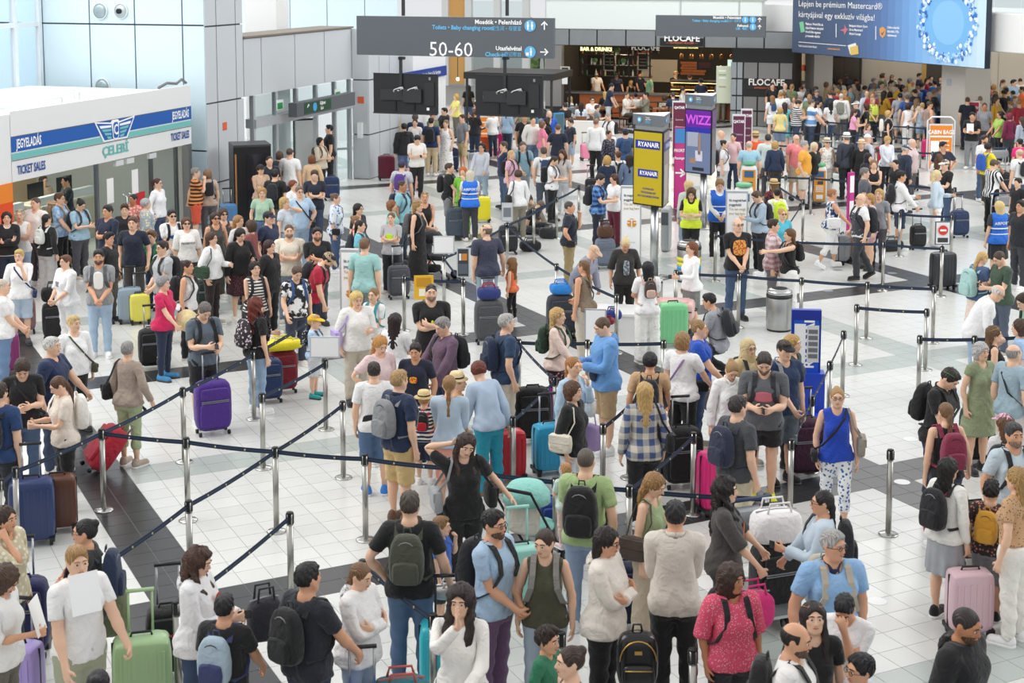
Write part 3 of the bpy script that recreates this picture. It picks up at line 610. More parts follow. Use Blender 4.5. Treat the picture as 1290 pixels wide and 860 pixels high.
def backpack(P, col, label, size=1.0, acc=None, front=False, style=''):
    root, ms, g = P['root'], P['ms'], P['g']; c = m4(ms['chest'])
    B = empty('backpack', label=label, cat='backpack'); B.matrix_world = P['mw'] @ c
    fl = -1 if front else 1; y0 = fl*(.135*g+.015); m = cloth(col); m2 = cloth(acc) if acc else m; w, d, h = .30*size, .16*size, .44*size; z0 = 1.47-h
    near = P['lod'] < 2; n = 6 if near else 3
    V, F = rbox(w, d, h, 4.0, n); V[:, 0] *= 1-.22*sstep(.6, 1, V[:, 2]/h); V[:, 1] *= 1-.25*sstep(.5, 1, V[:, 2]/h); link('pack', mesh_np('pack', V+[0, y0+fl*d*.5, z0], F), m, B)
    if near:
        V, F = rbox(w*.78, d*.42, h*.46, 3.5, 4); link('front_pocket', mesh_np('front_pocket', V+[0, y0+fl*d*1.02, z0+h*.06], F), m2, B)
        mb = MB(); mb.tube([(w*.40*math.cos(t)*.92, y0+fl*(d*.86), z0+h*.52+h*.36*math.sin(t)) for t in np.linspace(-.2, math.pi+.2, 11)], .005, 5); mb.build('zip', mat('222222' if col[:1] > '6' else '8a8a8a', .4), B, True)
        mb = MB(); mb.tube([(-.03, y0+fl*.03, z0+h-.01), (-.025, y0+fl*.035, z0+h+.035), (.025, y0+fl*.035, z0+h+.035), (.03, y0+fl*.03, z0+h-.01)], .008, 5); mb.build('grab_handle', m2, B, True)
    for s in (1, -1):
        if style == 'one' and s > 0: continue
        pts = strap_pts(g, s); 
        if front: pts = [(x, -y, z) for x, y, z in pts]
        mb = MB(); mb.tube(pts, .02, flat=(.052, .012, (1, 0, 0))); mb.build('strap', m2 if acc else m, B)
    return B
def bag(P, col, label, kind='x', side=1, acc=None):
    """x crossbody, s shoulder, t tote held low"""
    g = P['g']; c = m4(P['ms']['chest' if kind != 'x' else 'spine']); m = cloth(col); ma = mat(acc, .5) if acc else m; s = side
    B = empty({'x': 'crossbody_bag', 's': 'shoulder_bag', 't': 'tote_bag'}[kind], label=label, cat='bag'); B.matrix_world = P['mw'] @ c
    if kind == 'x':
        x = s*(.205*g+.05); w, d, h, z0 = .20, .075, .15, .86; V, F = rbox(d, w, h, 4, 4); V = V+[x, -.05, z0]
        pts = [(x, -.05, z0+h), (s*.17*g, -.10*g-.02, 1.08), (s*.03, -.150*g-.025, 1.26), (-s*.085, -.105*g-.02, 1.42), (-s*.105, .01, 1.507), (-s*.07, .12*g+.01, 1.40), (s*.06, .145*g+.015, 1.18), (s*.19*g, .06, 1.04), (x, .0, z0+h)]
    elif kind == 's':
        x = s*(.235*g+.055); w, d, h, z0 = .32, .11, .26, .92; V, F = rbox(d, w, h, 3.5, 4); V = V+[x, .05, z0]
        pts = [(x, -.05, z0+h-.02), (s*.20*g, -.10, 1.30), (s*.145, -.06, 1.47), (s*.135, .02, 1.505), (s*.15, .09, 1.46), (s*.20*g, .13, 1.30), (x, .13, z0+h-.02)]
    else:
        x = s*(.30*g); w, d, h, z0 = .36, .13, .34, .50; V, F = rbox(d, w, h, 5, 4); V = V+[x, -.02, z0]
        pts = [(x, -.12, z0+h), (x, -.09, z0+h+.14), (x*.93, -.02, z0+h+.22), (x, .05, z0+h+.14), (x, .08, z0+h)]
    link('bag_body', mesh_np('bag_body', V, F), m, B)
    mb = MB(); mb.tube(pts, .01, flat=(.026, .007, (1, 0, 0)) if kind != 't' else None, n=6); mb.build('strap', ma, B)
    if P['lod'] < 2 and kind != 't': 
        y = V[:, 1].mean(); mb = MB(); mb.box(x+s*d*.30, x+s*(d*.5+.004), y-w*.42, y+w*.42, z0+h*.55, z0+h*.9); mb.build('flap', ma if acc else m, B)
    return B
def hand_m(P, s):
    k = '_l' if s > 0 else '_r'; sk = skel(P['sex']); sx = (P['g']-1)*.17
    M = P['ms']['hand'+k]; p = (sk['wr']+ARM*.085)*[s, 1, 1]+np.array([sx*s, 0, 0]); n = sk['n']*[s, 1, 1]
    w = (M@np.append(p+n*.035, 1))[:3]; return Vector((P['mw'] @ Vector(w)))
def phone(P, label, s=-1, col='1a1a1c'):
    o = hand_m(P, s); r = P['root'].rotation_euler.z; k = '_l' if s > 0 else '_r'
    up = P['mw'].to_3x3() @ Vector((P['ms']['hand'+k][:3, :3]@(ARM*np.array([s, 1, 1])))); nr = P['mw'].to_3x3() @ Vector((P['ms']['hand'+k][:3, :3]@(skel(P['sex'])['n']*np.array([s, 1, 1]))))
    z = up.normalized(); x = z.cross(nr).normalized(); y = z.cross(x)
    B = empty('phone', label=label, cat='phone'); B.matrix_world = Matrix(((x.x, y.x, z.x, o.x), (x.y, y.y, z.y, o.y), (x.z, y.z, z.z, o.z), (0, 0, 0, 1)))
    mb = MB(); mb.box(-.037, .037, -.005, .005, -.06, .09); mb.build('phone_body', mat(col, .3), B)
    mb = MB(); mb.box(-.033, .033, -.0062, -.005, -.054, .084); mb.box(-.033, .033, .005, .0058, -.054, .084); mb.build('screen', mat('39424c', .12), B); return B
def person(u, v, h, yaw, code, hr, top, bot, pz, ex, label, gz=0.0, grp=None, foot=None):
    """u,v head top in the photograph; h standing height; yaw 0 faces the camera, 90 image right, 180 away"""
    sex = code[0]; sk = code[1]; g = 1+.09*code.count('+')-.05*code.count('-'); belly = .035*code.count('o'); hs = 1.30 if 'b' in code else 1.14 if 'c' in code else 1.0
    # pose tokens
    q = pz.split(); la, ra = (q[0][0], q[0][1]) if q else ('d', 'd'); legs = ''; bend = hy = hp = roll = 0.0
    for t in q[1:]:
        if t[0] == 'L': legs = t[1]
        elif t[0] == 'b': bend = math.radians(float(t[1:]))
        elif t[0] == 'y': hy = math.radians(float(t[1:]))
        elif t[0] == 'n': hp = math.radians(float(t[1:]))
        elif t[0] == 'r': roll = math.radians(float(t[1:]))
    ms = pose(sex, la, ra, legs, bend, hy, hp, g, hs, roll); s = h/(1.75*(1+.03*(hs > 1.1)))
    ht = (ms['head']@np.array([0, .016, 1.762, 1]))[:3]*s; cz, sz = math.cos(math.radians(yaw)), math.sin(math.radians(yaw))
    p = at(u, v, ht[2]+gz); xy = p[:2]-np.array([ht[0]*cz-ht[1]*sz, ht[0]*sz+ht[1]*cz])
    pxm = CF/xy[1]; lod = 0 if pxm > 88 else 1 if pxm > 56 else 2
    _TOP.clear(); R = empty('person', (xy[0], xy[1], gz), math.radians(yaw), s, label, 'person', grp)
    mw = Matrix.Translation((xy[0], xy[1], gz)) @ Matrix.Rotation(math.radians(yaw), 4, 'Z') @ Matrix.Scale(s, 4)
    P = dict(tk=top[0], root=R, ms=ms, g=g, sex=sex, lod=lod, mw=mw, s=s, label=label); E = {}
    for t in ex.split():
        k, _, c = t.partition(':'); E.setdefault(k, []).append(c)
    V, F = skin(tucked(top.partition(':')[0], bot.partition(':')[0], sex, lod), ms, sex, g, belly); link('body', mesh_np('body', V, F), mat(SKIN[sk], .5, kind='skin'), R)
    def put(kind, col, nm, grow=0.0, cl=True):
        garment(kind, sex, lod); T = _T[('g', kind, sex, lod)]
        if grow:
            V0, F0, W0 = T; c = V0.copy(); c[:, 0] *= 1+grow; c[:, 1] = (c[:, 1]-.01)*(1+grow)+.01; T = (c, F0, W0)
        V, F = skin(T, ms, sex, g, belly*1.15); return link(nm, mesh_np(nm, V, F), cloth(col), R)
    if bot:
        k, _, c = bot.partition(':'); put(k, c, BOTNAME[k])
    tk, _, tc = top.partition(':'); put(tk, tc, TOPNAME[tk])
    if tk in 'ps' and lod < 2: link('collar', COLLAR, cloth(E['co'][0] if 'co' in E else tc), R, ms['chest'])
    if tk == 'h' and 'hoodup' not in E: link('hood', HATS['hood'], cloth(tc), R, ms['chest'])
    if 'ov' in E:           # over-garment: kind:colour
        for e in E['ov']:
            if not e: continue
            k, _, c = e.partition('='); put(k, c, TOPNAME[k], .05)
    sc_ = (E.get('sh') or ['f0f0f0' if (int(u)+int(v)) % 3 else '2a2a2e'])[0]
    if sc_ != '-':
        for sd, sg in (('_l', 1), ('_r', -1)):
            a, b = SHOE[(lod, sg)]; M = ms['foot'+sd]; o = link('shoe', a, cloth(sc_), R, M)
            if lod < 2: link('sole', b, mat('f2f2f0' if sc_[0] in '89abcdef' or lod == 0 and (int(u)) % 2 else '3a3a3a', .6), o)
    hk, _, hc = hr.partition(':')
    if hk != 'x':
        for st in hk:
            if lod and st in 'lfwy' or st in 'lfwy':
                hair(st, lod); V, F = skin(_T[('h', st, lod)], ms, sex); link('hair', mesh_np('hair', V, F), mat(hc, .5, kind='hair'), R)
            else:
                if ('hm', st, lod) not in _T:
                    t = hair(st, lod); t = _T[('h', st, lod)]; _T[('hm', st, lod)] = mesh_np('hair', t[0], t[1])
                link('hair', _T[('hm', st, lod)], mat(hc, .5, kind='hair'), R, ms['head'])
    if lod < 2:
        bc = hc if hc and hk not in 'xr' else '4a3a30'
        away = abs(((yaw+math.degrees(hy)+180) % 360)-180) > 125
        if not away:
            em = [mat('f4f1ec', .25), mat('2a1d16', .2)]; bm = mat(bc if hc[:1] < 'b' else '8a7050', .8); lm = mat('b8695c' if sex == 'f' else 'b5786a', .5)
            for sg in (1, -1): link('eye', FACE[('eye', sg)], em, R, ms['head']); link('eyebrow', FACE[('brow', sg)], bm, R, ms['head'])
            link('lips', FACE['lips'], lm, R, ms['head'])
    if 'beard' in E: link('beard', HATS['beard'], mat(mixhex(E['beard'][0] or hc or '2a211c', SKIN[sk], .38), .9, kind='hair'), R, ms['head'])
    for k in ('cap', 'hat', 'fedora'):
        if k in E:
            o = link('hat' if k != 'cap' else 'cap', HATS[k], cloth(E[k][0]), R, ms['head'])
            if k != 'cap': link('hat_band', HATBAND, cloth((E.get('band') or ['2a2420'])[0]), o)
    if 'hoodup' in E: link('hood', HATS['hoodup'], cloth(E['hoodup'][0]), R, ms['head'])
    if 'gl' in E: link('glasses', FACE['glasses'], mat(E['gl'][0] or '2a2422', .3), R, ms['head'])
    if 'sg' in E: link('sunglasses', FACE['sunup'], mat(E['sg'][0] or '15151a', .15), R, ms['head'])
    if 'sun' in E: link('sunglasses', FACE['sunglasses'], mat(E['sun'][0] or '15151a', .15), R, ms['head'])
    if 'pr' in E: chest_print(P, E['pr'][0])
    if 'ov' in E and E['ov'][0][:2] == 'v=' and lod < 2 or 'ov' in E and E['ov'][0][:2] == 'v=':
        for zz in (1.04, 1.16):
            V, F = rbox(.43*g, .372*g, .05, 2.4, 8); link('reflective_band', mesh_np('band', V+[0, -.005, zz], F), mat('e8ebee', .3), R, ms['spine'])
    if 'knot' in E:
        V, F = rbox(.36*g, .27*g, .09, 3, 4); link('tied_sleeves', mesh_np('tied', V+[0, .0, .93], F), cloth(E['knot'][0]), R, ms['pelvis'])
    sl = label
    def al(col, what, prep='of'): return f"{cname(col)} {what} {prep} the {sl}"
    if 'bp' in E:
        for c in E['bp']:
            a = c.split(','); backpack(P, a[0], al(a[0], 'backpack', 'on'), float(a[1]) if len(a) > 1 and a[1] else 1.0, a[2] if len(a) > 2 else None)
    if 'fp' in E: a = E['fp'][0].split(','); backpack(P, a[0], al(a[0], 'backpack worn in front', 'by'), .8, None, True)
    if 'bq' in E: a = E['bq'][0].split(','); backpack(P, a[0], al(a[0], 'backpack slung', 'on'), 1.0, a[1] if len(a) > 1 else None, style='one')
    for k, kk in (('xb', 'x'), ('sb', 's'), ('tb', 't')):
        for c in E.get(k, []):
            a = c.split(','); sd = -1 if len(a) > 1 and a[1] == 'r' else 1; bag(P, a[0], al(a[0], {'x': 'crossbody bag', 's': 'shoulder bag', 't': 'tote bag'}[kk]), kk, sd, a[2] if len(a) > 2 else None)
    if 'ph' in E: phone(P, 'phone held by the '+sl, 1 if E['ph'][0] == 'l' else -1)
    for c in E.get('paper', []):
        o = hand_m(P, -1); pp = empty('paper_sheet', label='white paper sheet held by the '+sl, cat='paper'); pp.location = o; pp.rotation_euler = (math.radians(-14), 0, math.radians(yaw)+.15)
        mb = MB(); mb.box(-.105, .105, -.002, .002, -.02, .277); mb.build('sheet', mat('f6f6f4', .7), pp)
    if 'mp' in E:
        q = P['mw'] @ m4(ms['head']) @ Vector((.0, -.118, 1.565)); pp = empty('paper_sheet', label='white paper sheet covering the mouth of a man in white', cat='paper'); pp.location = q; pp.rotation_euler = (math.radians(-16), 0, math.radians(yaw)+hy)
        mb = MB(); mb.box(-.12, .12, -.002, .002, -.30, .02); mb.build('sheet', mat('ffffff', .7), pp)
    P['att'] = [o for o in _TOP]; P['gz'] = gz; P['xy'] = xy; P['uv'] = (u, v); P['E'] = E; PEOPLE.append(P); return P
_CN = [('111111', 'black'), ('ffffff', 'white'), ('e8e0d0', 'cream'), ('cfcfcf', 'light grey'), ('9a9a9a', 'grey'), ('55585c', 'dark grey'), ('1c2a4a', 'navy'), ('2a60c0', 'blue'), ('80b0e0', 'light blue'), ('b02030', 'red'), ('e06070', 'pink'), ('e0a0a8', 'pale pink'), ('6a1f35', 'burgundy'), ('e0287c', 'magenta'), ('53307a', 'purple'), ('b9a5dc', 'lilac'), ('e8d040', 'yellow'), ('e0a030', 'mustard'), ('d87830', 'orange'), ('306038', 'green'), ('9cc49a', 'pale green'), ('6a6e50', 'olive'), ('a0d0c8', 'mint'), ('2aa8b8', 'turquoise'), ('7a5538', 'brown'), ('c0a078', 'tan'), ('b8a89a', 'taupe')]
def cname(c):
    c = c.rstrip('~').split('/')[0]; r = np.array(lin(c)[:3])**.45; return min(_CN, key=lambda t: ((np.array(lin(t[0])[:3])**.45-r)**2).sum())[1]
def chest_print(P, spec):
    """flat print on the chest: 'colour,w,h,z' or 'T=words,colour,size'"""
    a = spec.split(','); back = a[0].startswith('~'); a[0] = a[0].lstrip('~'); g = P['g']; y = (.150*g+.012) if back else -(.148*g+.012+.012*(P['sex'] == 'f')+.022*(P['tk'] == 'h'))
    if a[0].startswith('T='):
        z = float(a[3]) if len(a) > 3 else 1.28; me = text_mesh(a[0][2:].replace('_', ' '), float(a[2]), bold=True); r = Matrix.Translation((0, y-.006 if not back else y+.006, z)) @ (Matrix.Rotation(math.pi, 4, 'Z') if back else Matrix.Identity(4)) @ Matrix.Rotation(math.pi/2, 4, 'X'); o = link('print', me, mat(a[1], .8), P['root'], m4(P['ms']['chest']) @ r)
    else:
        w, h, z = float(a[1]), float(a[2]), float(a[3]) if len(a) > 3 else 1.26
        V, F = rbox(w, .012, h, 3, 4); V[:, 1] += (.9*V[:, 0]**2)*(1 if not back else -1); link('print', mesh_np('print', V+[0, y, z-h/2], F), mat(a[0], .8, kind='camo', h2=a[4], sc=30.0) if len(a) > 4 else mat(a[0], .8), P['root'], P['ms']['chest'])
# ------------------------------------------------------------------ the hall: floor tiles, walls, office, cafe front
AN = -0.462917; TA = np.array([math.sin(AN), math.cos(AN)]); TB = np.array([math.cos(AN), -math.sin(AN)]); TS = .32714
FM = Matrix(((TB[0], TA[0], 0, 0), (TB[1], TA[1], 0, 0), (0, 0, 1, 0), (0, 0, 0, 1)))
WA = AN+math.pi/4; E1 = np.array([math.sin(WA), math.cos(WA), 0]); E2 = np.array([math.cos(WA), -math.sin(WA), 0]); G0 = at(444, 225)
WM = Matrix(((E2[0], E1[0], 0, G0[0]), (E2[1], E1[1], 0, G0[1]), (0, 0, 1, 0), (0, 0, 0, 1)))      # local x = t (into the hall), y = s (away), z up
def wt(u, v, s):      # plane s const -> (t, z)
    d = ray(u, v); o = np.array([0, 0, CH]); k = (s-(o-G0)@E1)/(d@E1); p = o+d*k; return (p-G0)@E2, p[2]
def ws(u, v, t):      # plane t const -> (s, z)
    d = ray(u, v); o = np.array([0, 0, CH]); k = (t-(o-G0)@E2)/(d@E2); p = o+d*k; return (p-G0)@E1, p[2]
def W(t, s, z): return WM @ Vector((t, s, z))
def wbox(t0, t1, s0, s1, z0, z1): return MB().box(t0, t1, s0, s1, z0, z1, WM)
def struct(name, mb, m, parent=None): o = mb.build(name, m, parent); return tag(o, kind='structure') if parent is None else o
floor = struct('floor', MB().box(-45, 45, -5, 110, -.06, -.003), mat('8f918f', .6))
TM = [mat('dcddd9', .24, kind='terrazzo'), mat('37383a', .30, kind='terrazzo', h2='000001'), mat('b7bfba', .26, kind='terrazzo')]
def tilekind(i, j):
    if i % 27 in (0, 1) or (j+1) % 27 in (0, 1): return 1
    return 2 if (i-13) % 27 in (0, 1) or (j-13) % 27 in (0, 1) else 0
_tme = MB().box(.003, TS-.003, .003, TS-.003, -.02, 0).mesh('tile')
_cand = []; _rest = ([], [], [])
_zones = ((125, 560, 540, 860), (1035, 1182, 425, 664), (1080, 1200, 640, 862), (900, 1160, 560, 680), (540, 720, 690, 760), (860, 1000, 640, 760))
for i in range(-40, 150):
    for j in range(-75, 135):
        p = TA*(14.322+(i+.5)*TS)+TB*(3.6624+(j+.5)*TS)
        if p[1] < 8 or p[1] > 76: continue
        u, v = proj((p[0], p[1], 0))
        if not (-280 < u < 1570 and v < 1120): continue
        if any(a < u < b and c < v < d for a, b, c, d in _zones) and v < 862: _cand.append((p[1], i, j))
        else: _rest[tilekind(i, j)].append((i, j))
_cand.sort()
for y, i, j in _cand[300:]: _rest[tilekind(i, j)].append((i, j))
for y, i, j in _cand[:300]:
    o = link('tile', _tme, TM[tilekind(i, j)], floor); a = 14.322+i*TS; b = 3.6624+j*TS; o.matrix_local = FM @ Matrix.Translation((b, a, 0))
_V = []; _F = []; _mi = []
for k in range(3):
    for i, j in _rest[k]:
        a = 14.322+i*TS; b = 3.6624+j*TS; o = len(_V)
        _V += [tuple(FM @ Vector((b+x, a+y, z))) for z in (-.003, 0) for x, y in ((.003, .003), (TS-.003, .003), (TS-.003, TS-.003), (.003, TS-.003))]
        _F += [(o+4, o+5, o+6, o+7), (o, o+1, o+5, o+4), (o+1, o+2, o+6, o+5), (o+2, o+3, o+7, o+6), (o+3, o, o+4, o+7)]; _mi += [k]*5
_me = mesh_np('paving', np.array(_V), np.array(_F), False); _me.polygons.foreach_set('material_index', np.zeros(len(_mi), np.int32))
for k in range(3): _me.materials.append(None)
_me.polygons.foreach_set('material_index', np.array(_mi, np.int32)); _o = link('tiles', _me, TM, floor); _o['kind'] = 'stuff'
for u, v in ((1147, 553), (1136.5, 607), (1105, 757), (1055, 340), (1124, 344), (1043, 366)):
    mb = MB(); mb.lathe([(.10, 0), (.10, .003)], 24); o = mb.build('floor_hatch', mat('e3e4e2' if v > 400 else '8d969c', .3, .2), floor); o.location = at(u, v)
# ---- left: blue-white clad return wall, grey corner wall, bulkhead over the entrance
def panels(parent, plane, pos, us, zs, m, th=.04, gap=.02, back=None):
    """grid of cladding panels; plane 's' (faces camera) or 't' (faces hall)"""
    for a, b in zip(us[:-1], us[1:]):
        for c, d in zip(zs[:-1], zs[1:]):
            mb = wbox(a+gap, b-gap, pos, pos+th, c+gap, d-gap) if plane == 's' else wbox(pos-th, pos, a+gap, b-gap, c+gap, d-gap)
            mb.build('panel', m, parent)
mblue = mat('d3e6ee', .35); mgrey = mat('cbd0d4', .4); mdark = mat('50565c', .6)
wl = struct('wall_left', wbox(-7.0, -.04, -8.55, -8.2, 0, 7.5).box(-.4, -.06, -8.2, -6.7, 0, 7.5, WM), mdark)
panels(wl, 's', -8.6, [-6.6, -4.68, -3.28, -1.97, -.62, 0], [0, 1.85, 4.96, 7.4], mblue)
panels(wl, 't', 0, [-8.6, -8.03, -7.05, -6.66], [0, 1.0, 3.02, 4.93, 7.4], mgrey)
tr = struct('trim_1', wbox(-1.0, -.05, -6.66, .15, 3.04, 4.55), mdark)
panels(tr, 't', 0, [-6.66, -5.68, -3.72, -1.84, .13], [3.02, 4.55], mgrey)
wbox(-1.1, .04, -6.66, .13, 4.55, 4.60).build('ledge', mat('7d7468', .5), tr)
# loudspeakers and a camera on the blue wall
def disc(u, v, r, cam_=False):
    t, z = wt(u, v, -8.6); B = empty('wall_speaker' if not cam_ else 'wall_camera', W(t, -8.62, z), 0)
    M = WM.to_3x3().to_4x4() @ Matrix.Rotation(math.pi/2, 4, 'X')
    mb = MB(); mb.lathe([(r, -.02), (r, .03), (r*.93, .045), (r*.9, .03)], 24); mb.build('rim', mat('dfe5e6', .4), B, True, M)
    mb = MB(); mb.lathe([(r*.88, .0), (r*.88, .03), (r*.5, .055), (r*.1, .07)], 20); mb.build('grille' if not cam_ else 'lens_ring', mat('9fb0b2' if not cam_ else 'b9c2c4', .4, .4), B, True, M)
    if cam_: mb = MB(); mb.lathe([(r*.34, .05), (r*.34, .13), (r*.25, .135)], 12); mb.build('lens', mat('15181a', .3), B, True, M)
    return B
tag(disc(127, 14, .215), 'round grey loudspeaker high on the pale blue wall, left of pair', 'speaker'); tag(disc(153, 14, .20, True), 'round white camera with dark lens high on pale blue wall', 'camera'); tag(disc(130, 109, .215), 'round grey loudspeaker just above the ticket office roof', 'speaker')
# tall window, far left
t0, _z = wt(54.5, 60, -8.6); w1 = empty('window_1'); w1['kind'] = 'structure'; mwh = mat('dfe6ea', .4)
for s in (-8.75, -9.75, -10.9, -12.1, -13.4): wbox(t0-.10, t0+.05, s-.06, s+.06, 0, 7.4).build('mullion', mwh, w1)
for z in (3.2, 4.95, 6.9): wbox(t0-.07, t0+.03, -13.4, -8.75, z-.06, z+.06).build('transom', mwh, w1)
for a, b in ((-9.69, -8.81), (-10.84, -9.81), (-12.04, -10.96), (-13.34, -12.16)):
    for c, d in ((3.26, 4.89), (5.01, 6.84)): wbox(t0-.04, t0-.03, a, b, c, d).build('pane', mat('eaf6ff', .05, kind='glass'), w1)
# ---- ticket office
of = empty('ticket_office', W(0, -12, 0), label='white ticket office with blue and mint striped fascia and glass front', cat='kiosk')
def pm(o): return Matrix.Translation(o.location) @ o.rotation_euler.to_matrix().to_4x4()
def P_(mb, name, m, par=None, sm=False):
    par = par or of; o = mb.build(name, m, par, sm); o.matrix_parent_inverse = pm(par).inverted(); return o
def place(o, par, M): o.matrix_parent_inverse = pm(par).inverted(); o.matrix_basis = M; return o

S0, S1 = -16.28, -9.34; mw_ = mat('eceeee', .45)
P_(wbox(-.16, 0, S0, S1, 2.13, 3.55), 'fascia', mw_); P_(wbox(-4.6, -.16, S0, S1, 3.3, 3.42), 'roof', mat('f1f3f3', .6)); P_(wbox(-.18, -.0, S1-.14, S1+.0, 0, 2.13), 'corner_post', mat('8b9094', .35, .6))
P_(wbox(0, .012, S0, S1, 2.73, 3.03), 'blue_band', mat('1d5fb4', .4)); P_(wbox(0, .010, S0, S1, 2.575, 2.70), 'mint_band', mat('78c5c0', .4))
P_(wbox(0, .014, S0, S1, 3.03, 3.045), 'pinstripe', mat('5b5f63', .5)); P_(wbox(0, .013, S0, S1, 2.55, 2.562), 'pinstripe', mat('5b5f63', .5))
def wtext(s, size, sc, z, m, par, t=.016, sx=1.0, bold=True, align='CENTER'):
    return place(link('lettering', text_mesh(s, size, align, bold, sx=sx), m, par), par, frame_m(W(t, sc, z), E1, (0, 0, 1)))
def wlink(o, par): return o
for txt, sc_, z, sz, c, ax in (('JEGYELADÁS', -15.72, 2.875, .26, 'ffffff', .56), ('JEGYELADÁS', -9.84, 2.875, .26, 'ffffff', .52), ('TICKET SALES', -15.66, 2.34, .25, '1b4f9c', .60), ('TICKET SALES', -9.88, 2.37, .25, '1b4f9c', .54)):
    wlink(wtext(txt, sz, sc_, z, mat(c, .5), of, sx=ax), of)
wlink(wtext('ÇELEBİ', .29, -12.62, 2.36, mat('6cc0bb', .5), of, sx=1.12), of)
# winged badge: outline, two wings of four bars, centre shield with C
lc = -12.62; zz = 2.80
def wpoly(pts, t0, t1): return MB().poly([W(t0, lc+x*.78, zz+y*.84) for x, y in pts], (E2*(t1-t0)))
P_(wpoly([(-1.02, .30), (-.22, .22), (-.14, .28), (.14, .28), (.22, .22), (1.02, .30), (.60, -.26), (-.60+.45, -.26), (-.60, -.26)], .012, .020), 'badge_outline', mat('ffffff', .5))
P_(wpoly([(-.93, .255), (-.20, .18), (-.12, -.22), (-.55, -.22)], .02, .024), 'badge_wing', mat('1d5fb4', .5)); P_(wpoly([(.20, .18), (.93, .255), (.55, -.22), (.12, -.22)], .02, .024), 'badge_wing', mat('1d5fb4', .5))
for sg in (1, -1):
    for k in range(4):
        y = .15-k*.10; w = .80-k*.115; P_(wpoly(sorted([(sg*.22, y), (sg*w, y+.03)])+sorted([(sg*(w-.06), y-.045), (sg*.22, y-.055)], reverse=True), .024, .028), 'wing_bar', mat('78c5c0' if k else 'ffffff', .5))
P_(wpoly([(-.15, .18), (-.08, .25), (.08, .25), (.15, .18), (.15, -.17), (.08, -.24), (-.08, -.24), (-.15, -.17)], .024, .032), 'badge_shield', mat('ffffff', .5)); P_(wpoly([(-.12, .16), (-.07, .215), (.07, .215), (.12, .16), (.12, -.15), (.07, -.205), (-.07, -.205), (-.12, -.15)], .032, .036), 'badge_field', mat('1d5fb4', .5))
wlink(wtext('C', .32, lc, zz+.005, mat('ffffff', .5), of, t=.038, sx=.8), of)
# glass front: frames, panes, double door with handles, notices
mst = mat('7d8286', .3, .8); gl = mat('e8f2f2', .03, kind='glass')
for s in (S0, -13.25, -11.05, S1-.6): P_(wbox(-.13, -.05, s-.04, s+.04, 0, 2.13), 'mullion', mst)
for a, b in ((S0+.04, -13.29), (-13.21, -12.16), (-12.14, -11.09), (-11.01, S1-.64)): P_(wbox(-.10, -.09, a, b, .08, 2.1), 'pane', gl)
for s in (-12.27, -12.03):
    mb = MB(); mb.tube([W(-.06, s, .75), W(.03, s, .80), W(.03, s, 1.25), W(-.06, s, 1.30)], .022, 8); P_(mb, 'door_handle', mat('d0d3d5', .2, 1.0), sm=True)
for s, z in ((-12.75, 1.45), (-11.75, 1.52)): P_(wbox(-.075, -.07, s-.13, s+.13, z-.28, z+.28), 'notice', mat('f4f4f2', .7))
for s in (-12.45, -12.02, -11.08): P_(wbox(-.07, .0, s-.15, s+.15, 1.98, 2.10), 'door_closer', mat('d7dadb', .4))
P_(wbox(-.075, -.07, -11.75, -11.35, .80, 1.25), 'notice', mat('cc2d3c', .6))
P_(wbox(-4.5, -4.4, S0, S1, 0, 3.3), 'back_wall', mat('bfa98a', .7)); P_(wbox(-4.4, -.2, S1-.12, S1-.06, 0, 3.3), 'side_wall', mat('b7bcbc', .6)); P_(wbox(-4.39, -4.36, S0, S1, 1.9, 2.1), 'stripe', mat('78c5c0', .5))
# ticket desks with screens inside
for k, (s, wd) in enumerate(((-14.7, 2.4), (-11.9, 2.2))):
    dk = empty('ticket_desk', W(-2.0, s, 0), label=f'beige ticket desk behind the glass, {"left" if k == 0 else "right"} of the door', cat='desk'); 
    P_(wbox(-2.5, -1.7, s-wd/2, s+wd/2, .98, 1.04), 'worktop', mat('d5cdbd', .5), dk); P_(wbox(-1.85, -1.78, s-wd/2, s+wd/2, 0, .98), 'front_panel', mat('c9bda6', .6), dk); P_(wbox(-1.95, -1.8, s-wd/2, s+wd/2, 1.04, 1.22), 'shelf', mat('cfd3d3', .5), dk)
    for q in (-.6, .5):
        mn = empty('monitor', W(-2.2, s+q, 1.04), label=f'black monitor on {"left" if k == 0 else "right"} ticket desk, {"near" if q < 0 else "far"} end', cat='monitor'); 
        P_(wbox(-2.24, -2.20, s+q-.28, s+q+.28, 1.15, 1.50), 'screen', mat('1b1d20', .3), mn); P_(wbox(-2.26, -2.2, s+q-.04, s+q+.04, 1.04, 1.2), 'stand', mat('1b1d20', .4), mn)
# pipes lying on the office roof
for k, (a, b, c, d) in enumerate(((-15.6, -.55, -12.6, -.9), (-16.2, -.3, -13.9, -.45), (-14.9, -1.2, -12.2, -1.3))):
    mb = MB(); mb.tube([W(b, a, 3.43), W(b, a, 3.60), W(d, c, 3.62), W(d, c, 3.43)], .03, 6); tag(mb.build('roof_rail', mat('e4e8ea', .4), None, True), f'white metal rail standing on the ticket office roof, {("rear", "nearest", "middle")[k]} one', 'rail')
mb = MB(); mb.tube([W(-.1, -10.6, 3.58), W(-.12, -10.2, 3.66), W(-.1, -9.8, 3.62), W(-.14, -9.5, 3.70), W(-.1, -9.36, 3.6)], .035, 6); tag(mb.build('cable_bundle', mat('77797a', .7), None, True), 'grey cable bundle lying on the office roof corner', 'cable')
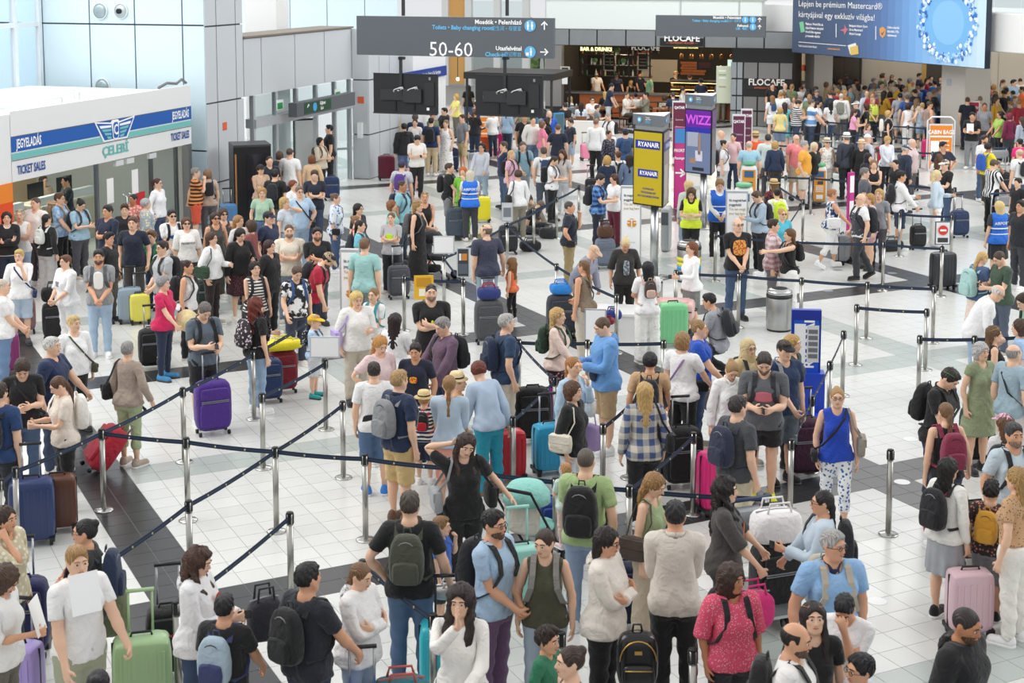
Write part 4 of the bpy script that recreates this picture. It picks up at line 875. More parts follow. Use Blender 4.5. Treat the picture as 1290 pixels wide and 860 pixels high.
# orange sign panel at the left edge
og = empty('orange_sign', W(0, -17.4, 0), label='orange and red vertical sign panel left of the ticket office', cat='sign'); 
P_(wbox(-.02, .02, -18.6, S0-.03, 0, 2.13), 'panel', mat('e8501e', .45), og); P_(wbox(.02, .024, -18.6, S0-.03, 1.75, 2.13), 'top_band', mat('f08a2c', .45), og)
for z in (.55, .95, 1.35): P_(wbox(.024, .03, -17.2, -16.75, z, z+.18), 'letter_bar', mat('ffffff', .5), og)
P_(wbox(-.16, 0, -20.5, S0-.02, 2.13, 3.5), 'header', mw_, og); P_(wbox(-4.6, -.16, -20.5, S0-.02, 3.3, 3.42), 'roof', mw_, og)
# ---- glazed entrance
en = empty('window_2', W(0, -3, 0)); en['kind'] = 'structure'; mal = mat('c9ced1', .35, .5)
P_(wbox(-.25, .06, -6.15, .15, 2.16, 2.40), 'transom', mal, en)
for s in (-6.12, -4.85, -3.6, -2.35, -1.1, -.05): P_(wbox(-.12, .0, s-.05, s+.05, 0 if s not in (-3.6,) else 2.4, 3.02), 'mullion', mal, en)
for a, b in ((-6.07, -4.9), (-4.8, -3.65), (-3.55, -2.4), (-2.3, -1.15), (-1.05, -.1)):
    P_(wbox(-.07, -.06, a, b, 2.42, 3.0), 'pane', gl, en)
    if not -4 < a < -2: P_(wbox(-.07, -.06, a, b, .05, 2.14), 'door_pane', gl, en)
for s in (-5.3, -1.6): P_(wbox(-.02, .03, s-.12, s+.12, 2.22, 2.30), 'sensor', mat('222426', .4), en)
for s in (-4.7, -1.0): P_(wbox(.0, .02, s-.20, s+.20, 2.52, 2.80), 'exit_plate', mat('e9efe9', .5), en); P_(wbox(.02, .025, s-.15, s+.15, 2.55, 2.72), 'exit_pictogram', mat('2f9a57', .5), en)
# lightbox sign over the doors
sg = empty('exit_sign', W(.5, -3, 2.5), label='grey hanging sign with green exit panel over glass doors', cat='sign'); 
P_(wbox(.30, .55, -4.75, -.95, 2.34, 2.72), 'sign_body', mat('5c6166', .4), sg); P_(wbox(.55, .556, -4.3, -2.6, 2.38, 2.68), 'green_panel', mat('1e4a2c', .4), sg)
mb = MB(); mb.lathe([(.12, 0), (.12, .006)], 20); o = mb.build('blue_disc', mat('4aa3df', .4), sg); place(o, sg, frame_m(W(.556, -3.65, 2.53), E1, (0, 0, 1)))
wlink(wtext('↑', .25, -4.05, 2.53, mat('ffffff'), sg, .56), sg); wlink(wtext('Kijárat', .13, -3.15, 2.60, mat('ffffff'), sg, .56), sg); wlink(wtext('Exit', .12, -3.2, 2.46, mat('e8e8e8'), sg, .56), sg)
# outdoors beyond the glass: pavement, advertising hoarding, parked coach stripes
struct('floor_outside', wbox(-22, -.3, -7, 22, -.05, -.002), mat('d9dad6', .8)).name = 'floor_outside'
hb = empty('hoarding', W(-7, 0, 2), label='blue advertising hoarding with white lettering outside the glass doors', cat='billboard'); 
P_(wbox(-7.2, -7, -3, 7.8, 2.3, 3.9), 'board', mat('3766c4', .5), hb); wlink(wtext('Fizess magabiztosan', .62, 2.0, 3.35, mat('ffffff'), hb, -6.98), hb)
for s in (-2.5, 3, 7.5): P_(wbox(-7.25, -7.15, s-.08, s+.08, 0, 2.3), 'post', mat('8a9094'), hb)
co = empty('coach', W(-10.5, 3, 0), label='white coach with yellow and red stripes parked outside doors', cat='vehicle'); 
P_(wbox(-12.8, -10.4, -4, 9, .45, 2.25), 'coach_body', mat('e9e9e6', .4), co)
for z, c in ((.7, 'd9483a'), (1.0, 'f0a23a'), (1.25, 'f2d35a'), (1.5, 'c9dce8')): P_(wbox(-10.4, -10.385, -4, 9, z, z+.2), 'stripe', mat(c, .4), co)
for s in (-2.2, 6.8):
    mb = MB(); mb.lathe([(.45, 0), (.48, .05), (.45, .25)], 18); o = mb.build('wheel', mat('222222', .7), co); place(o, co, frame_m(W(-10.62, s, .48), E1, (0, 0, 1)))
for k in range(4):
    s = -3+k*3.2; tr_ = empty('tree', W(-15-(k % 3)*1.2, s, 0), label='green tree beyond the coach outside, '+('nearest', 'second', 'third', 'farthest')[k]+' of four', cat='tree'); V, F = rbox(2.6, 2.6, 2.4, 2.2, 6); V = V*(1+.12*np.sin(V[:, :1]*7+V[:, 1:2]*5+V[:, 2:]*9)); link('crown', mesh_np('crown', V+[0, 0, 1.6], F), mat('6f8a55', .9, kind='camo', h2='4b6a3c', sc=6.0), tr_); mb = MB(); mb.tube([(0, 0, 0), (0, 0, 1.8)], .14, 7); mb.build('trunk', mat('6a5545', .9), tr_)
# ---- grey corner pillar, white wall with a blue sign, far windows
wc = struct('wall_corner', wbox(0.03, .52, .06, 2.4, 0, 4.5), mdark)
panels(wc, 's', 0.02, [0, .55], [0, 1.35, 3.0, 4.55], mgrey); 
for a, b in ((.02, .8), (.8, 1.6), (1.6, 2.4)):
    for c, d in ((0, 1.35), (1.35, 3.0), (3.0, 4.55)): wbox(.52, .56, a+.015, b-.015, c+.02, d-.02).build('panel', mgrey, wc)
for s, c in ((.55, 'd8402c'), (.85, 'e8e8e8'), (1.1, 'd8402c')): tag(wbox(.56, .57, s, s+.2, 2.05, 2.35).build('wall_notice', mat(c, .5)), f'{"red" if c[0] == "d" else "white"} safety notice on the grey corner pillar, {"near" if s < .6 else "middle" if s < 1 else "far"} one', 'notice')
for u, v, lb in ((283, 159, 'on the grey wall above the vending machine'), (453, 126, 'on the grey pillar right of the entrance')):
    s_ = ws(u, v, 0) if u < 400 else None; mb = wbox(.0, .012, s_[0]-.1, s_[0]+.1, s_[1]-.1, s_[1]+.1) if s_ else wbox(.2, .4, -.0, .02, 2.3, 2.5); tag(mb.build('fire_sign', mat('e2643f', .5)), 'small red fire sign '+lb, 'sign')
tag(wbox(.22, .36, -.10, .02, 1.25, 1.72).build('sanitizer_dispenser', mat('f2f4f4', .3)), 'white dispenser on the grey pillar beside glass doors', 'dispenser')
ww = struct('wall_white', wbox(.55, 1.0, 2.45, 5.3, 0, 4.3), mat('e9ebec', .6))
bs = empty('blue_sign', W(1, 3, 3), label='blue sign board with white lettering high on white wall', cat='sign'); P_(wbox(1.0, 1.06, 1.2, 5.25, 2.80, 3.12), 'board', mat('1c3f93', .4), bs); wlink(wtext('Hotels · Rent a Car Services', .17, 3.9, 2.95, mat('dfe6f4'), bs, 1.065, sx=.8), bs)
wbk = struct('wall_back', wbox(-9, -2.6, 9, 9.4, 0, 7.5), mat('dfe3e4', .7)); wbox(-9, -2.62, 8.96, 9.0, 3.4, 5.7).build('blue_panel', mblue, wbk)
panels(wbk, 's', 8.9, [-8.0, -6.5, -5, -3.5, -2.2], [4.0, 5.2, 6.6], mblue)
col = wbox(wt(308, 20, -2.2)[0], wt(348, 20, -2.2)[0], -2.2, -1.4, 0, 7.5); struct('wall_column', col, mat('eef0ef', .6))
# far glazed gable (orange blinds between white columns, greenery outside)
SF = 34.0; fw = empty('window_3', W(3, SF, 0)); fw['kind'] = 'structure'; 
def tt(u, s): return wt(u, 60, s)[0]
for u in (563, 592, 628, 664, 693): t = tt(u, SF); P_(wbox(t-.18, t+.18, SF-.3, SF, 0, 9), 'column', mat('eceeec', .5), fw)
for a, b in ((563, 592), (592, 628), (628, 664)):
    P_(wbox(tt(a, SF)+.2, tt(b, SF)-.2, SF-.1, SF-.05, 4.6, 8.0), 'orange_blind', mat('e3b06a', .8), fw)
    P_(wbox(tt(a, SF)+.2, tt(b, SF)-.2, SF-.1, SF-.08, .1, 4.5), 'pane', gl, fw)
    for z in (2.4, 3.4): P_(wbox(tt(a, SF)+.2, tt(b, SF)-.2, SF-.12, SF-.04, z, z+.08), 'transom', mat('e6e8e8', .5), fw)
P_(wbox(tt(563, SF)+.2, tt(592, SF)-.1, SF-.14, SF-.11, .1, 4.6), 'orange_blind', mat('e3b06a', .8), fw)
for k in range(4):
    tr_ = empty('shrub', W(tt(600+k*26, SF)+1.5, SF+5, 0), label='green shrub outside the far windows, '+('leftmost', 'left middle', 'right middle', 'rightmost')[k]+' of four', cat='shrub'); V, F = rbox(1.05, 1.2, 3.4, 2.4, 6); V = V*(1+.12*np.sin(V[:, :1]*7+V[:, 1:2]*5+V[:, 2:]*9)); link('foliage', mesh_np('foliage', V, F), mat('8aa06a', .9, kind='camo', h2='5f7d48', sc=5.0), tr_)
# ---- cafe: white upper band, grey fascia panels, dark interior
SC = 18.74; wr = struct('trim_2', wbox(.35, 9.3, SC-.05, SC+.6, 3.78, 5.0), mat('e9f1ef', .5))
for a, b in ((.35, 5.98), (5.98, 8.36), (8.36, 9.3)): wbox(a+.015, b-.015, SC-.08, SC-.05, 3.80, 4.98).build('panel', mat('eaf2f0', .45), wr)
wbox(.2, 9.4, SC-.12, SC+.6, 4.98, 5.06).build('coping', mat('b9bdb4', .5), wr)
tf = struct('trim_3', wbox(.35, 10.6, SC, SC+.4, 3.10, 3.78), mat('2b2d2f', .6))
_fx = [.35, 1.34, 2.53, 3.75, 5.0, 7.0, 8.3, 9.4, 10.6]
for a, b in zip(_fx[:-1], _fx[1:]): wbox(a+.03, b-.03, SC-.04, SC, 3.12, 3.76).build('panel', mat('8f9496', .45, .3, kind='fine', sc=3.0), tf)
cf = struct('wall_cafe', wbox(.35, 11, SC+6.0, SC+6.2, 0, 3.8), mat('2a2623', .8)); wbox(.35, .45, SC+.3, SC+6, 0, 3.8).build('side_wall', mat('3a3634', .8), cf); wbox(.35, 11, SC+.4, SC+6.1, 3.35, 3.5).build('soffit', mat('1c1b1b', .8), cf)
wbox(.3, 1.0, SC-.02, SC+.35, 0.55, 3.1).build('grey_pier', mat('8a8786', .6), cf); wbox(.3, 1.0, SC-.02, SC+.35, 0, .55).build('pier_base', mat('2a2a2b', .5), cf)
wbox(3.0, 4.6, SC+5.95, SC+6.0, 1.2, 2.2).build('pale_backsplash', mat('b9b1a4', .6), cf)
for k in range(12):
    for q in range(5): wbox(4.75+k*.1+(q % 2)*.05, 4.84+k*.1+(q % 2)*.05, SC+5.93, SC+6.0, 1.55+q*.12, 1.65+q*.12).build('brick', mat('a5653f', .8), cf) if k < 11 else None
ck = struct('wall_block', wbox(8.15, 10.6, SC-.2+.04, SC+2.2, 0, 3.1), mat('131415', .5))
mp = mat('7e7d7c', .45, .2)
for a, b in ((8.62, 9.2), (9.2, 10.05), (10.05, 10.58)):
    for c, d in ((0, .62), (.62, 1.22), (1.90, 2.58)): wbox(a+.03, b-.03, SC-.22, SC-.16, c+.03, d-.03).build('panel', mp, ck)
for a, b in ((8.10, 8.36), (8.36, 8.6)):
    for c, d in ((0, .62), (.62, 1.22), (1.22, 1.9), (1.90, 2.58)): wbox(a+.02, b-.02, SC-.2, SC-.16, c+.03, d-.03).build('panel', mat('9aa0a4', .4, .3), ck)
# ---- right-hand side: beige rear wall, lifts, columns, mezzanine slab
SB = 26.0; wrr = struct('wall_right', wbox(10.4, 34, SB, SB+.3, 0, 4.2), mat('cbbfab', .6, kind='fine', sc=1.2))
for a, b in ((11.5, 13.2), (16.5, 18.2), (18.2, 19.9), (20.2, 22)): wbox(a+.02, b-.02, SB-.03, SB, .02, 3.2).build('panel', mat('cdc2b0', .5, kind='fine', sc=.8), wrr)
def lift(u0, u1, nm):
    a, b = tt(u0, SB), tt(u1, SB); d = empty(nm); d['kind'] = 'structure'
    wbox(a-.12, b+.12, SB-.12, SB-.03, 0, 2.75).build('door_frame', mat('4c463f', .4, .4), d)
    for x0, x1 in ((a, (a+b)/2-.01), ((a+b)/2+.01, b)): wbox(x0, x1, SB-.15, SB-.12, 0, 2.35).build('door_leaf', mat('6e665d', .3, .7, kind='brushed'), d)
    wbox((a+b)/2-.12, (a+b)/2+.12, SB-.15, SB-.12, 2.5, 2.62).build('floor_display', mat('d23a2a', .4, em=1.0), d)
lift(1046, 1083, 'door_1'); lift(1004, 1014, 'door_2')
wbox(tt(1168, SB), tt(1195, SB), SB-.05, SB, 0, 2.6).build('dark_recess', mat('4a4238', .6), wrr); wbox(tt(1163, SB), tt(1168, SB), SB-.06, SB, 0, 3.0).build('ochre_panel', mat('c39a4e', .5), wrr)
AMx = FM.copy()
def abox(a0, a1, b0, b1, z0, z1): return MB().box(b0, b1, a0, a1, z0, z1, FM)
def ab(p): return float(np.asarray(p)[:2]@TA), float(np.asarray(p)[:2]@TB)
YB = 50.0; pr_ = at_y(1240, 87, YB); aR, bR = ab(pr_); zB = pr_[2]
def on_b(u, v, b):   # plane b const (runs along A)
    d = ray(u, v); n = np.array([TB[0], TB[1], 0]); o = np.array([0, 0, CH]); k = b/(d@n); p = o+d*k; return float(p[:2]@TA), p[2]
aL, zL = on_b(998, 66, bR); zB = (zB+zL)/2
for nm, u, Y, w in (('wall_pillar', 1028, 62.0, .47), ('wall_pillar', 1217, 54.5, .60)):
    p = at_y(u, 100, Y); a, b = ab(p); o = struct(nm, abox(a-w, a+w, b-w, b+w, 0, 3.6), mat('efe9df', .6)); 
    tag(abox(a-.12+.2, a+.12+.2, b-w-.012, b-w, 2.1, 2.35).build('wall_sign', mat('d8402c' if u < 1100 else 'cfd6e0', .5)), ('small red' if u < 1100 else 'pale round')+' sign on the '+('far left' if u < 1100 else 'near right')+' white pillar', 'sign')
sl = struct('trim_4', abox(aR-30, aL+6, bR+.6, bR+5, 3.55, 4.85), mat('f2f3f2', .6))
abox(aR-30, aL+6, bR+.5, bR+.6, 3.58, 4.82).build('slab_face', mat('f5f6f5', .5), sl)
for k in range(14): a = aR-14+k*1.2; abox(a, a+1.16, bR+.7, bR+.72, 4.85, 5.9).build('balustrade_pane', gl, sl)
abox(aR-16, aR+2, bR+.66, bR+.76, 5.9, 5.98).build('handrail', mat('9aa0a4', .3, .8), sl)
wq = struct('wall_rear_right', abox(aR-30, aR-2.0, bR+4.0, bR+4.3, 0, 3.6), mat('dccbb2', .6)); abox(aR-4.2, aR-2.2, bR+3.9, bR+4.0, 0, 2.7).build('grey_door', mat('8d9293', .5), wq)
# ------------------------------------------------------------------ hanging signs, screens, kiosks, cafe fittings (everything that carries writing)
def sgeo(u, Y):      # s of the camera-facing plane through column u at distance Y
    P = np.array([(u-CCX)/CF*Y, Y, 0]); return float((P-G0)@E1)
def stext(txt, u, v, s, hpx, m, par, align='LEFT', bold=True, sx=1.0, d=.01):
    t, z = wt(u, v, s); Y = W(t, s, 0).y; return place(link('lettering', text_mesh(txt, hpx/CF*Y/.72, align, bold, sx=sx), m, par), par, frame_m(W(t, s-d, z), E2, (0, 0, 1)))
def srect(name, u0, v0, u1, v1, s, m, par, th=.02, off=0.0):
    (a, b), (c, d) = wt(u0, v0, s), wt(u1, v1, s); return P_(wbox(a, c, s-off-th, s-off, d, b), name, m, par)
def sdisc(name, u, v, rpx, s, m, par, off=.012):
    t, z = wt(u, v, s); r = rpx/CF*W(t, s, 0).y; mb = MB(); mb.lathe([(r, 0), (r, .008)], 22); return place(mb.build(name, m, par), par, frame_m(W(t, s-off, z), E2, (0, 0, 1)))
def arrow(par, u, v, L, s, m, ang=0, off=.012):
    t, z = wt(u, v, s); Y = W(t, s, 0).y; k = L/CF*Y; c, sn = math.cos(ang), math.sin(ang)
    for pts in ([(-.07, -.5), (.07, -.5), (.07, .38), (-.07, .38)], [(0, .5), (-.42, .08), (-.32, -.02), (0, .30), (.32, -.02), (.42, .08)]):
        P_(MB().poly([W(t+(x*c+y*sn)*k, s-off, z+(-x*sn+y*c)*k) for x, y in pts], E1*-.006), 'arrow', m, par)
def figure(par, u, v, hpx, s, m, dx=0):   # pictogram of a standing person
    sdisc('pictogram_head', u+dx, v-hpx*.38, hpx*.12, s, m, par, .024); srect('pictogram_body', u+dx-hpx*.13, v-hpx*.22, u+dx+hpx*.13, v+hpx*.12, s, m, par, .006, .018); srect('pictogram_legs', u+dx-hpx*.09, v+hpx*.1, u+dx+hpx*.09, v+hpx*.48, s, m, par, .006, .018)
mwhite = mat('ffffff', .5); mlb = mat('62b5ea', .4); msg = mat('5b6167', .45); mlbt = mat('6cc3f2', .5)
# -- big sign 50-60
s1 = sgeo(573, 38); b1 = empty('overhead_sign', W(wt(573, 47, s1)[0], s1, 4.2), label='large grey overhead sign reading 50-60 with toilet and check-in arrows', cat='sign')
srect('sign_panel', 449, 20, 697, 74, s1, msg, b1, .16, -.16)
stext('50-60', 568, 63, s1, 18.5, mwhite, b1, 'CENTER', False, 1.0); stext('Mosdók • Pelenházó', 657.5, 28.5, s1, 5.6, mwhite, b1, 'RIGHT', True, .98); stext('Toilets • Baby changing room', 622, 35.5, s1, 5.4, mlbt, b1, 'RIGHT', True, .93); stext('卫生间 • 母婴室', 657, 36.5, s1, 4.6, mlbt, b1, 'RIGHT', False, .9)
stext('Utasfelvétel', 657.5, 61.5, s1, 5.4, mwhite, b1, 'RIGHT', True, .98); stext('Check-in', 637, 69, s1, 5.4, mlbt, b1, 'RIGHT'); stext('登记柜台', 657, 69, s1, 4.6, mlbt, b1, 'RIGHT', False, .9)
for v in (32.5, 65.5): sdisc('icon_disc', 668, v, 7.4, s1, mlb, b1)
figure(b1, 668, 32.5, 10, s1, mwhite, -2.6); figure(b1, 668, 32.5, 10, s1, mwhite, 2.6); figure(b1, 668, 65.5, 10, s1, mwhite, 1.2); srect('pictogram_case', 663, 66, 666.5, 70, s1, mwhite, b1, .006, .018)
arrow(b1, 686, 32, 11, s1, mwhite); arrow(b1, 686, 65.5, 11, s1, mwhite, math.pi/2)
for u in (506.5, 637.5):
    t, z = wt(u, 20, s1); P_(wbox(t-.035, t+.035, s1+.05, s1+.12, z, 9), 'rod', mat('2a2c2e', .5), b1)
# -- two monitors, backs to us
for u0, v0, u1, v1, ur, k in ((471.5, 92, 552.5, 143.5, 506.5, 'left'), (600, 94, 684.5, 146.5, 637.5, 'right')):
    t, z = wt((u0+u1)/2, (v0+v1)/2, s1); mo = empty('hanging_monitor', W(t, s1, z), label=f'back of the {k} black monitor hanging under the grey 50-60 sign', cat='monitor'); mk = mat('202224', .45); mk2 = mat('2c2f32', .5); du = u1-u0; dv = v1-v0
    srect('back_cover', u0, v0, u1, v1, s1, mk, mo, .06, .0); srect('screen', u0+1, v0+1, u1-1, v1-1, s1, mat('101114', .15), mo, .02, -.03)
    srect('bezel', u0, v0, u1, v0+1.3, s1, mk2, mo, .02, .06); srect('bezel', u0, v1-1.3, u1, v1, s1, mk2, mo, .02, .06)
    srect('electronics_box', u0+du*.12, v0+dv*.38, u0+du*.50, v0+dv*.66, s1, mk2, mo, .05, .06); srect('electronics_box', u0+du*.48, v0+dv*.38, u0+du*.76, v0+dv*.72, s1, mk2, mo, .08, .06); srect('side_cover', u0+du*.80, v0+dv*.22, u0+du*.95, v0+dv*.8, s1, mat('26292c', .6), mo, .03, .06)
    for q, w_, c in ((.11, .03, 'e8e8e8'), (.83, .04, 'f0f0f0'), (.86, .03, '8a9694')): srect('sticker', u0+du*q, v0+dv*(.5 if q < .2 else .84 if q < .85 else .1), u0+du*(q+w_), v0+dv*((.5 if q < .2 else .84 if q < .85 else .1)+.07), s1, mat(c), mo, .004, .06)
    for q in (.33, .62): srect('foot_bracket', u0+du*q, v0+dv*.68, u0+du*(q+.03), v0+dv*.92, s1, mat('141516'), mo, .03, .06)
    tr_, zt = wt(ur, 74, s1); zb = wt(ur, v0+dv*.55, s1)[1]; P_(wbox(tr_-.035, tr_+.035, s1-.12, s1-.06, zb, zt+.06), 'rod', mat('2a2c2e', .5), mo); P_(wbox(tr_-.06, tr_+.06, s1-.12, s1+.08, zt-.02, zt+.05), 'bracket', mat('2a2c2e', .5), mo)
    for c_, q in enumerate((.40, .62)):
        mb = MB(); tq, zq = wt(u0+du*q, v0+dv*.36, s1); mb.tube([W(tq+.10*math.sin(a*2.3)*1.4, s1-.12-.03*math.sin(a*3), zq+.10*math.cos(a*1.7)*math.sin(a)) for a in np.linspace(0, 4.2, 16)], .014, 5); P_(mb, 'cable', mat('dedede'), mo, True)
# -- second sign
s2 = sgeo(895, 57); b2 = empty('overhead_sign', W(wt(895, 33, s2)[0], s2, 3.8), label='smaller grey overhead sign with blue icons before the cafe fascia', cat='sign')
srect('sign_panel', 826, 19, 964, 47.5, s2, msg, b2, .16, -.16); stext('Mosdók • Pelenházó', 934, 22.5, s2, 3.3, mwhite, b2, 'RIGHT', True, .95); stext('Toilets • Baby changing room', 916, 26.5, s2, 3.0, mlbt, b2, 'RIGHT', True, .9); stext('卫生间 • 母婴室', 934, 26.7, s2, 2.8, mlbt, b2, 'RIGHT', False, .8); stext('Felvonó', 943, 32.5, s2, 3.2, mwhite, b2, 'RIGHT'); stext('Lift  电梯', 943, 36.2, s2, 3.0, mlbt, b2, 'RIGHT')
for u, v in ((939, 25), (948.5, 25), (948.5, 34)): sdisc('icon_disc', u, v, 4.3, s2, mlb, b2); figure(b2, u, v, 5, s2, mwhite)
for v in (25, 34): arrow(b2, 957, v, 6, s2, mwhite)
for u in (857, 931): t, z = wt(u, 19, s2); P_(wbox(t-.02, t+.02, s2+.05, s2+.1, z, 9), 'rod', mat('b0b4b4', .5), b2)
# -- three-sided airline pillars
def pillar(uF, vt, vm, vb, vfoot, uP, side, name, lab):
    Fg = at(uP, vfoot); Y = Fg[1]-.25; F = np.array([(uF-CCX)/CF*Y, Y, 0.0]); a1 = math.radians(45.7); L = F+side*np.array([-math.sin(a1), math.cos(a1), 0]); R = F+side*np.array([math.sin(math.radians(14.3)), math.cos(math.radians(14.3)), 0]); Cn = (F+L+R)/3
    zf = lambda v: at_y(uF, v, Y)[2]
    o = empty('airline_pillar', Cn, label=lab, cat='info pillar'); z0, z1, z2 = zf(vb), zf(vm), zf(vt)
    def prism(k, a, b): return MB().poly([tuple(Cn+(p-Cn)*k+np.array([0, 0, a])) for p in (F, R, L)], (0, 0, b-a))
    P_(prism(1.02, z1+.10, z2), 'header_box', mat('6b7177', .45), o); P_(prism(1.02, z2, z2+.012), 'header_lid', mat('eef0f0', .5), o); P_(prism(.9, z1, z1+.10), 'neck', mat('9ea3a6', .4, .6), o); P_(prism(1.0, z0, z1), 'screen_case', mat('1a1b1d', .4), o)
    mb = MB(); mb.lathe([(.085, 0), (.085, z0)], 18, Cn); P_(mb, 'pole', mat('b9bcbe', .28, .9, kind='brushed'), o, True); mb = MB(); mb.lathe([(.32, 0), (.32, .02), (.1, .03)], 24, Cn); P_(mb, 'base_plate', mat('b0b3b5', .3, .9), o, True)
    n1 = (F-L)/np.linalg.norm(F-L); nn = np.array([n1[1], -n1[0], 0]); n1r = (R-F)/np.linalg.norm(R-F); nr = np.array([n1r[1], -n1r[0], 0])
    if nn@(-F) < 0: nn = -nn
    if nr@np.array([1, -.2, 0]) < 0: nr = -nr
    def put(fn_name, left, x0, x1, za, zb_, m, off):   # rectangle on a face, x measured 0..side from the left end
        org, ax, n = (L, n1, nn) if left else (F, n1r, nr); p = [org+ax*x0+n*off, org+ax*x1+n*off]; return P_(MB().poly([(p[0][0], p[0][1], za), (p[1][0], p[1][1], za), (p[1][0], p[1][1], zb_), (p[0][0], p[0][1], zb_)], n*.004), fn_name, m, o)
    def ptext(txt, left, x, z, h, m, off=.012, al='CENTER', bold=True, sx=1.0):
        org, ax, n = (L, n1, nn) if left else (F, n1r, nr); p = org+ax*x+n*off; return place(link('lettering', text_mesh(txt, h/.72, al, bold, sx=sx), m, o), o, frame_m((p[0], p[1], z), ax, (0, 0, 1)))
    def pdisc(left, x, z, r, m, off=.014):
        org, ax, n = (L, n1, nn) if left else (F, n1r, nr); p = org+ax*x+n*off; mb = MB(); mb.lathe([(r, 0), (r, .006)], 20); return place(mb.build('icon_disc', m, o), o, frame_m((p[0], p[1], z), ax, (0, 0, 1)))
    zc = (z1+.1+z2)/2; hh = z2-z1-.1
    for lf in (True, False):
        pdisc(lf, side*.22, zc, hh*.27, mlb); put('pictogram', lf, side*.19, side*.25, zc-hh*.1, zc+hh*.12, mwhite, .024)
        for k, (tx, c) in enumerate((('Önkiszolgáló', mwhite), ('poggyászfeladás', mwhite), ('Self bag drop off', mlbt), ('自助行李托运', mlbt))): ptext(tx, lf, side*.42, zc+hh*(.24-.16*k), hh*.09, c, .022, 'LEFT', True, .8)
    return o, put, ptext, pdisc, z0, z1, side
o, put, ptext, pdisc, z0, z1, sd = pillar(837.5, 146.5, 166, 262, 352, 828, .80, 'r', 'yellow and blue three-sided airline screen pillar on steel pole')
my = mat('b9a418', .4, em=.12); mrb = mat('15309a', .4, em=.08); h = z1-z0
put('yellow_screen', True, .03, sd-.04, z0+.03, z1-.04, my, .002); put('blue_strip', True, .07, sd-.09, z1-h*.245, z1-h*.135, mrb, .008); put('blue_strip', True, .14, sd-.14, z1-h*.62, z1-h*.52, mrb, .008)
ptext('RYANAIR', True, sd*.52, z1-h*.19, .10, mwhite, .02, sx=.95); ptext('RYANAIR', True, sd*.53, z1-h*.57, .088, mwhite, .02, sx=.9)
for k, tx in enumerate(('DOWNLOAD', 'THE RYANAIR APP', 'ON YOUR MOBILE PHONE')): ptext(tx, True, sd*.52, z0+h*(.225-.05*k), .036, mrb, .012, sx=.95)
put('grey_screen', False, .03, sd-.03, z0+.03, z1-.04, mat('8d8a8c', .3, em=.08), .002); put('blue_strip', False, .05, sd-.05, z1-h*.27, z1-h*.14, mat('4a4d93', .4), .008); ptext('RYANAIR', False, sd*.5, z1-h*.205, .10, mat('c9cbe0'), .02, sx=.9); put('picture_pane', False, .06, sd*.6, z0+.15, z0+h*.55, mat('b5b1ad', .4), .008)
o, put, ptext, pdisc, z0, z1, sd = pillar(898.5, 121, 139, 221, 289, 889.5, .82, 'w', 'purple and magenta airline screen pillar on steel pole')
h = z1-z0; put('picture_screen', True, .03, sd-.04, z0+.03, z1-h*.30, mat('6f7ea0', .3, em=.08), .002); put('purple_screen', True, .03, sd-.04, z1-h*.30, z1-.03, mat('6b1f9e', .35, em=.10), .002); put('blue_strip', True, .03, sd-.04, z1-h*.36, z1-h*.28, mat('2d2fa6', .35, em=.1), .006)
ptext('WIZZ', True, sd*.5, z1-h*.17, .22, mat('d65be0', .4, em=.15), .012, bold=True, sx=.95)
for pts, c in (([(.30, .62), (.42, .60), (.55, .30), (.62, .18), (.52, .14)], 'b58a72'), ([(.62, .64), (.74, .62), (.72, .40), (.66, .30), (.60, .36)], 'b58a72'), ([(.50, .40), (.78, .34), (.74, .16), (.52, .22)], 'e9e4ee'), ([(.06, .62), (.60, .64), (.56, .40), (.10, .36)], 'a9aec0')):
    pass
for x0, x1, a, b, c in ((.10, .52, .42, .66, 'aab0c4'), (.50, .60, .30, .62, 'a98672'), (.20, .44, .16, .24, 'a98672'), (.40, .66, .20, .36, 'd9d6e6'), (.30, .72, .05, .10, '2a2d38')): put('picture_shape', True, sd*x0, sd*x1, z0+h*a, z0+h*b, mat(c, .4), .006)
put('side_screen', False, .03, sd-.03, z0+.03, z1-h*.3, mat('6d7076', .3, em=.06), .002); put('side_screen', False, .03, sd-.03, z1-h*.3, z1-.03, mat('6a4a86', .35, em=.06), .002)
# -- weigh-your-bag lightboxes
def totem(u0, u1, vt, vb, m, lab, edge='c9ccce', ang=None, th=.14, cat='sign', name='info_totem'):
    p0, p1 = at(u0, vb), at(u1, vb); Y = (p0[1]+p1[1])/2; zt = at_y((u0+u1)/2, vt, Y)[2]; x0 = (u0-CCX)/CF*Y; x1 = (u1-CCX)/CF*Y; o = empty(name, ((x0+x1)/2, Y, 0), 0, 1, lab, cat); w = (x1-x0)/2
    o.rotation_euler = (0, 0, -.12 if ang is None else ang)
    mb = MB(); mb.box(-w, w, -th/2, th/2, 0, zt); mb.build('casing', mat(edge, .4, .4), o); mb = MB(); mb.box(-w+.03, w-.03, -th/2-.006, -th/2, .06, zt-.05); mb.build('face', m, o); return o, w, zt, th
def ttext(o, th, txt, x, z, h, m, al='LEFT', bold=True, sx=1.0, off=.012): return link('lettering', text_mesh(txt, h/.72, al, bold, sx=sx), m, o, [list(r) for r in frame_m((x, -th/2-off, z), (1, 0, 0), (0, 0, 1))])
def trect(o, th, nm, x0, x1, z0, z1, m, off=.008): mb = MB(); mb.box(x0, x1, -th/2-off-.004, -th/2-off, z0, z1); return mb.build(nm, m, o)
def tdisc(o, th, x, z, r, m, off=.008, nm='icon_disc'): mb = MB(); mb.lathe([(r, 0), (r, .006)], 22); return mb.build(nm, m, o, False, [list(r_) for r_ in frame_m((x, -th/2-off, z), (1, 0, 0), (0, 0, 1))])
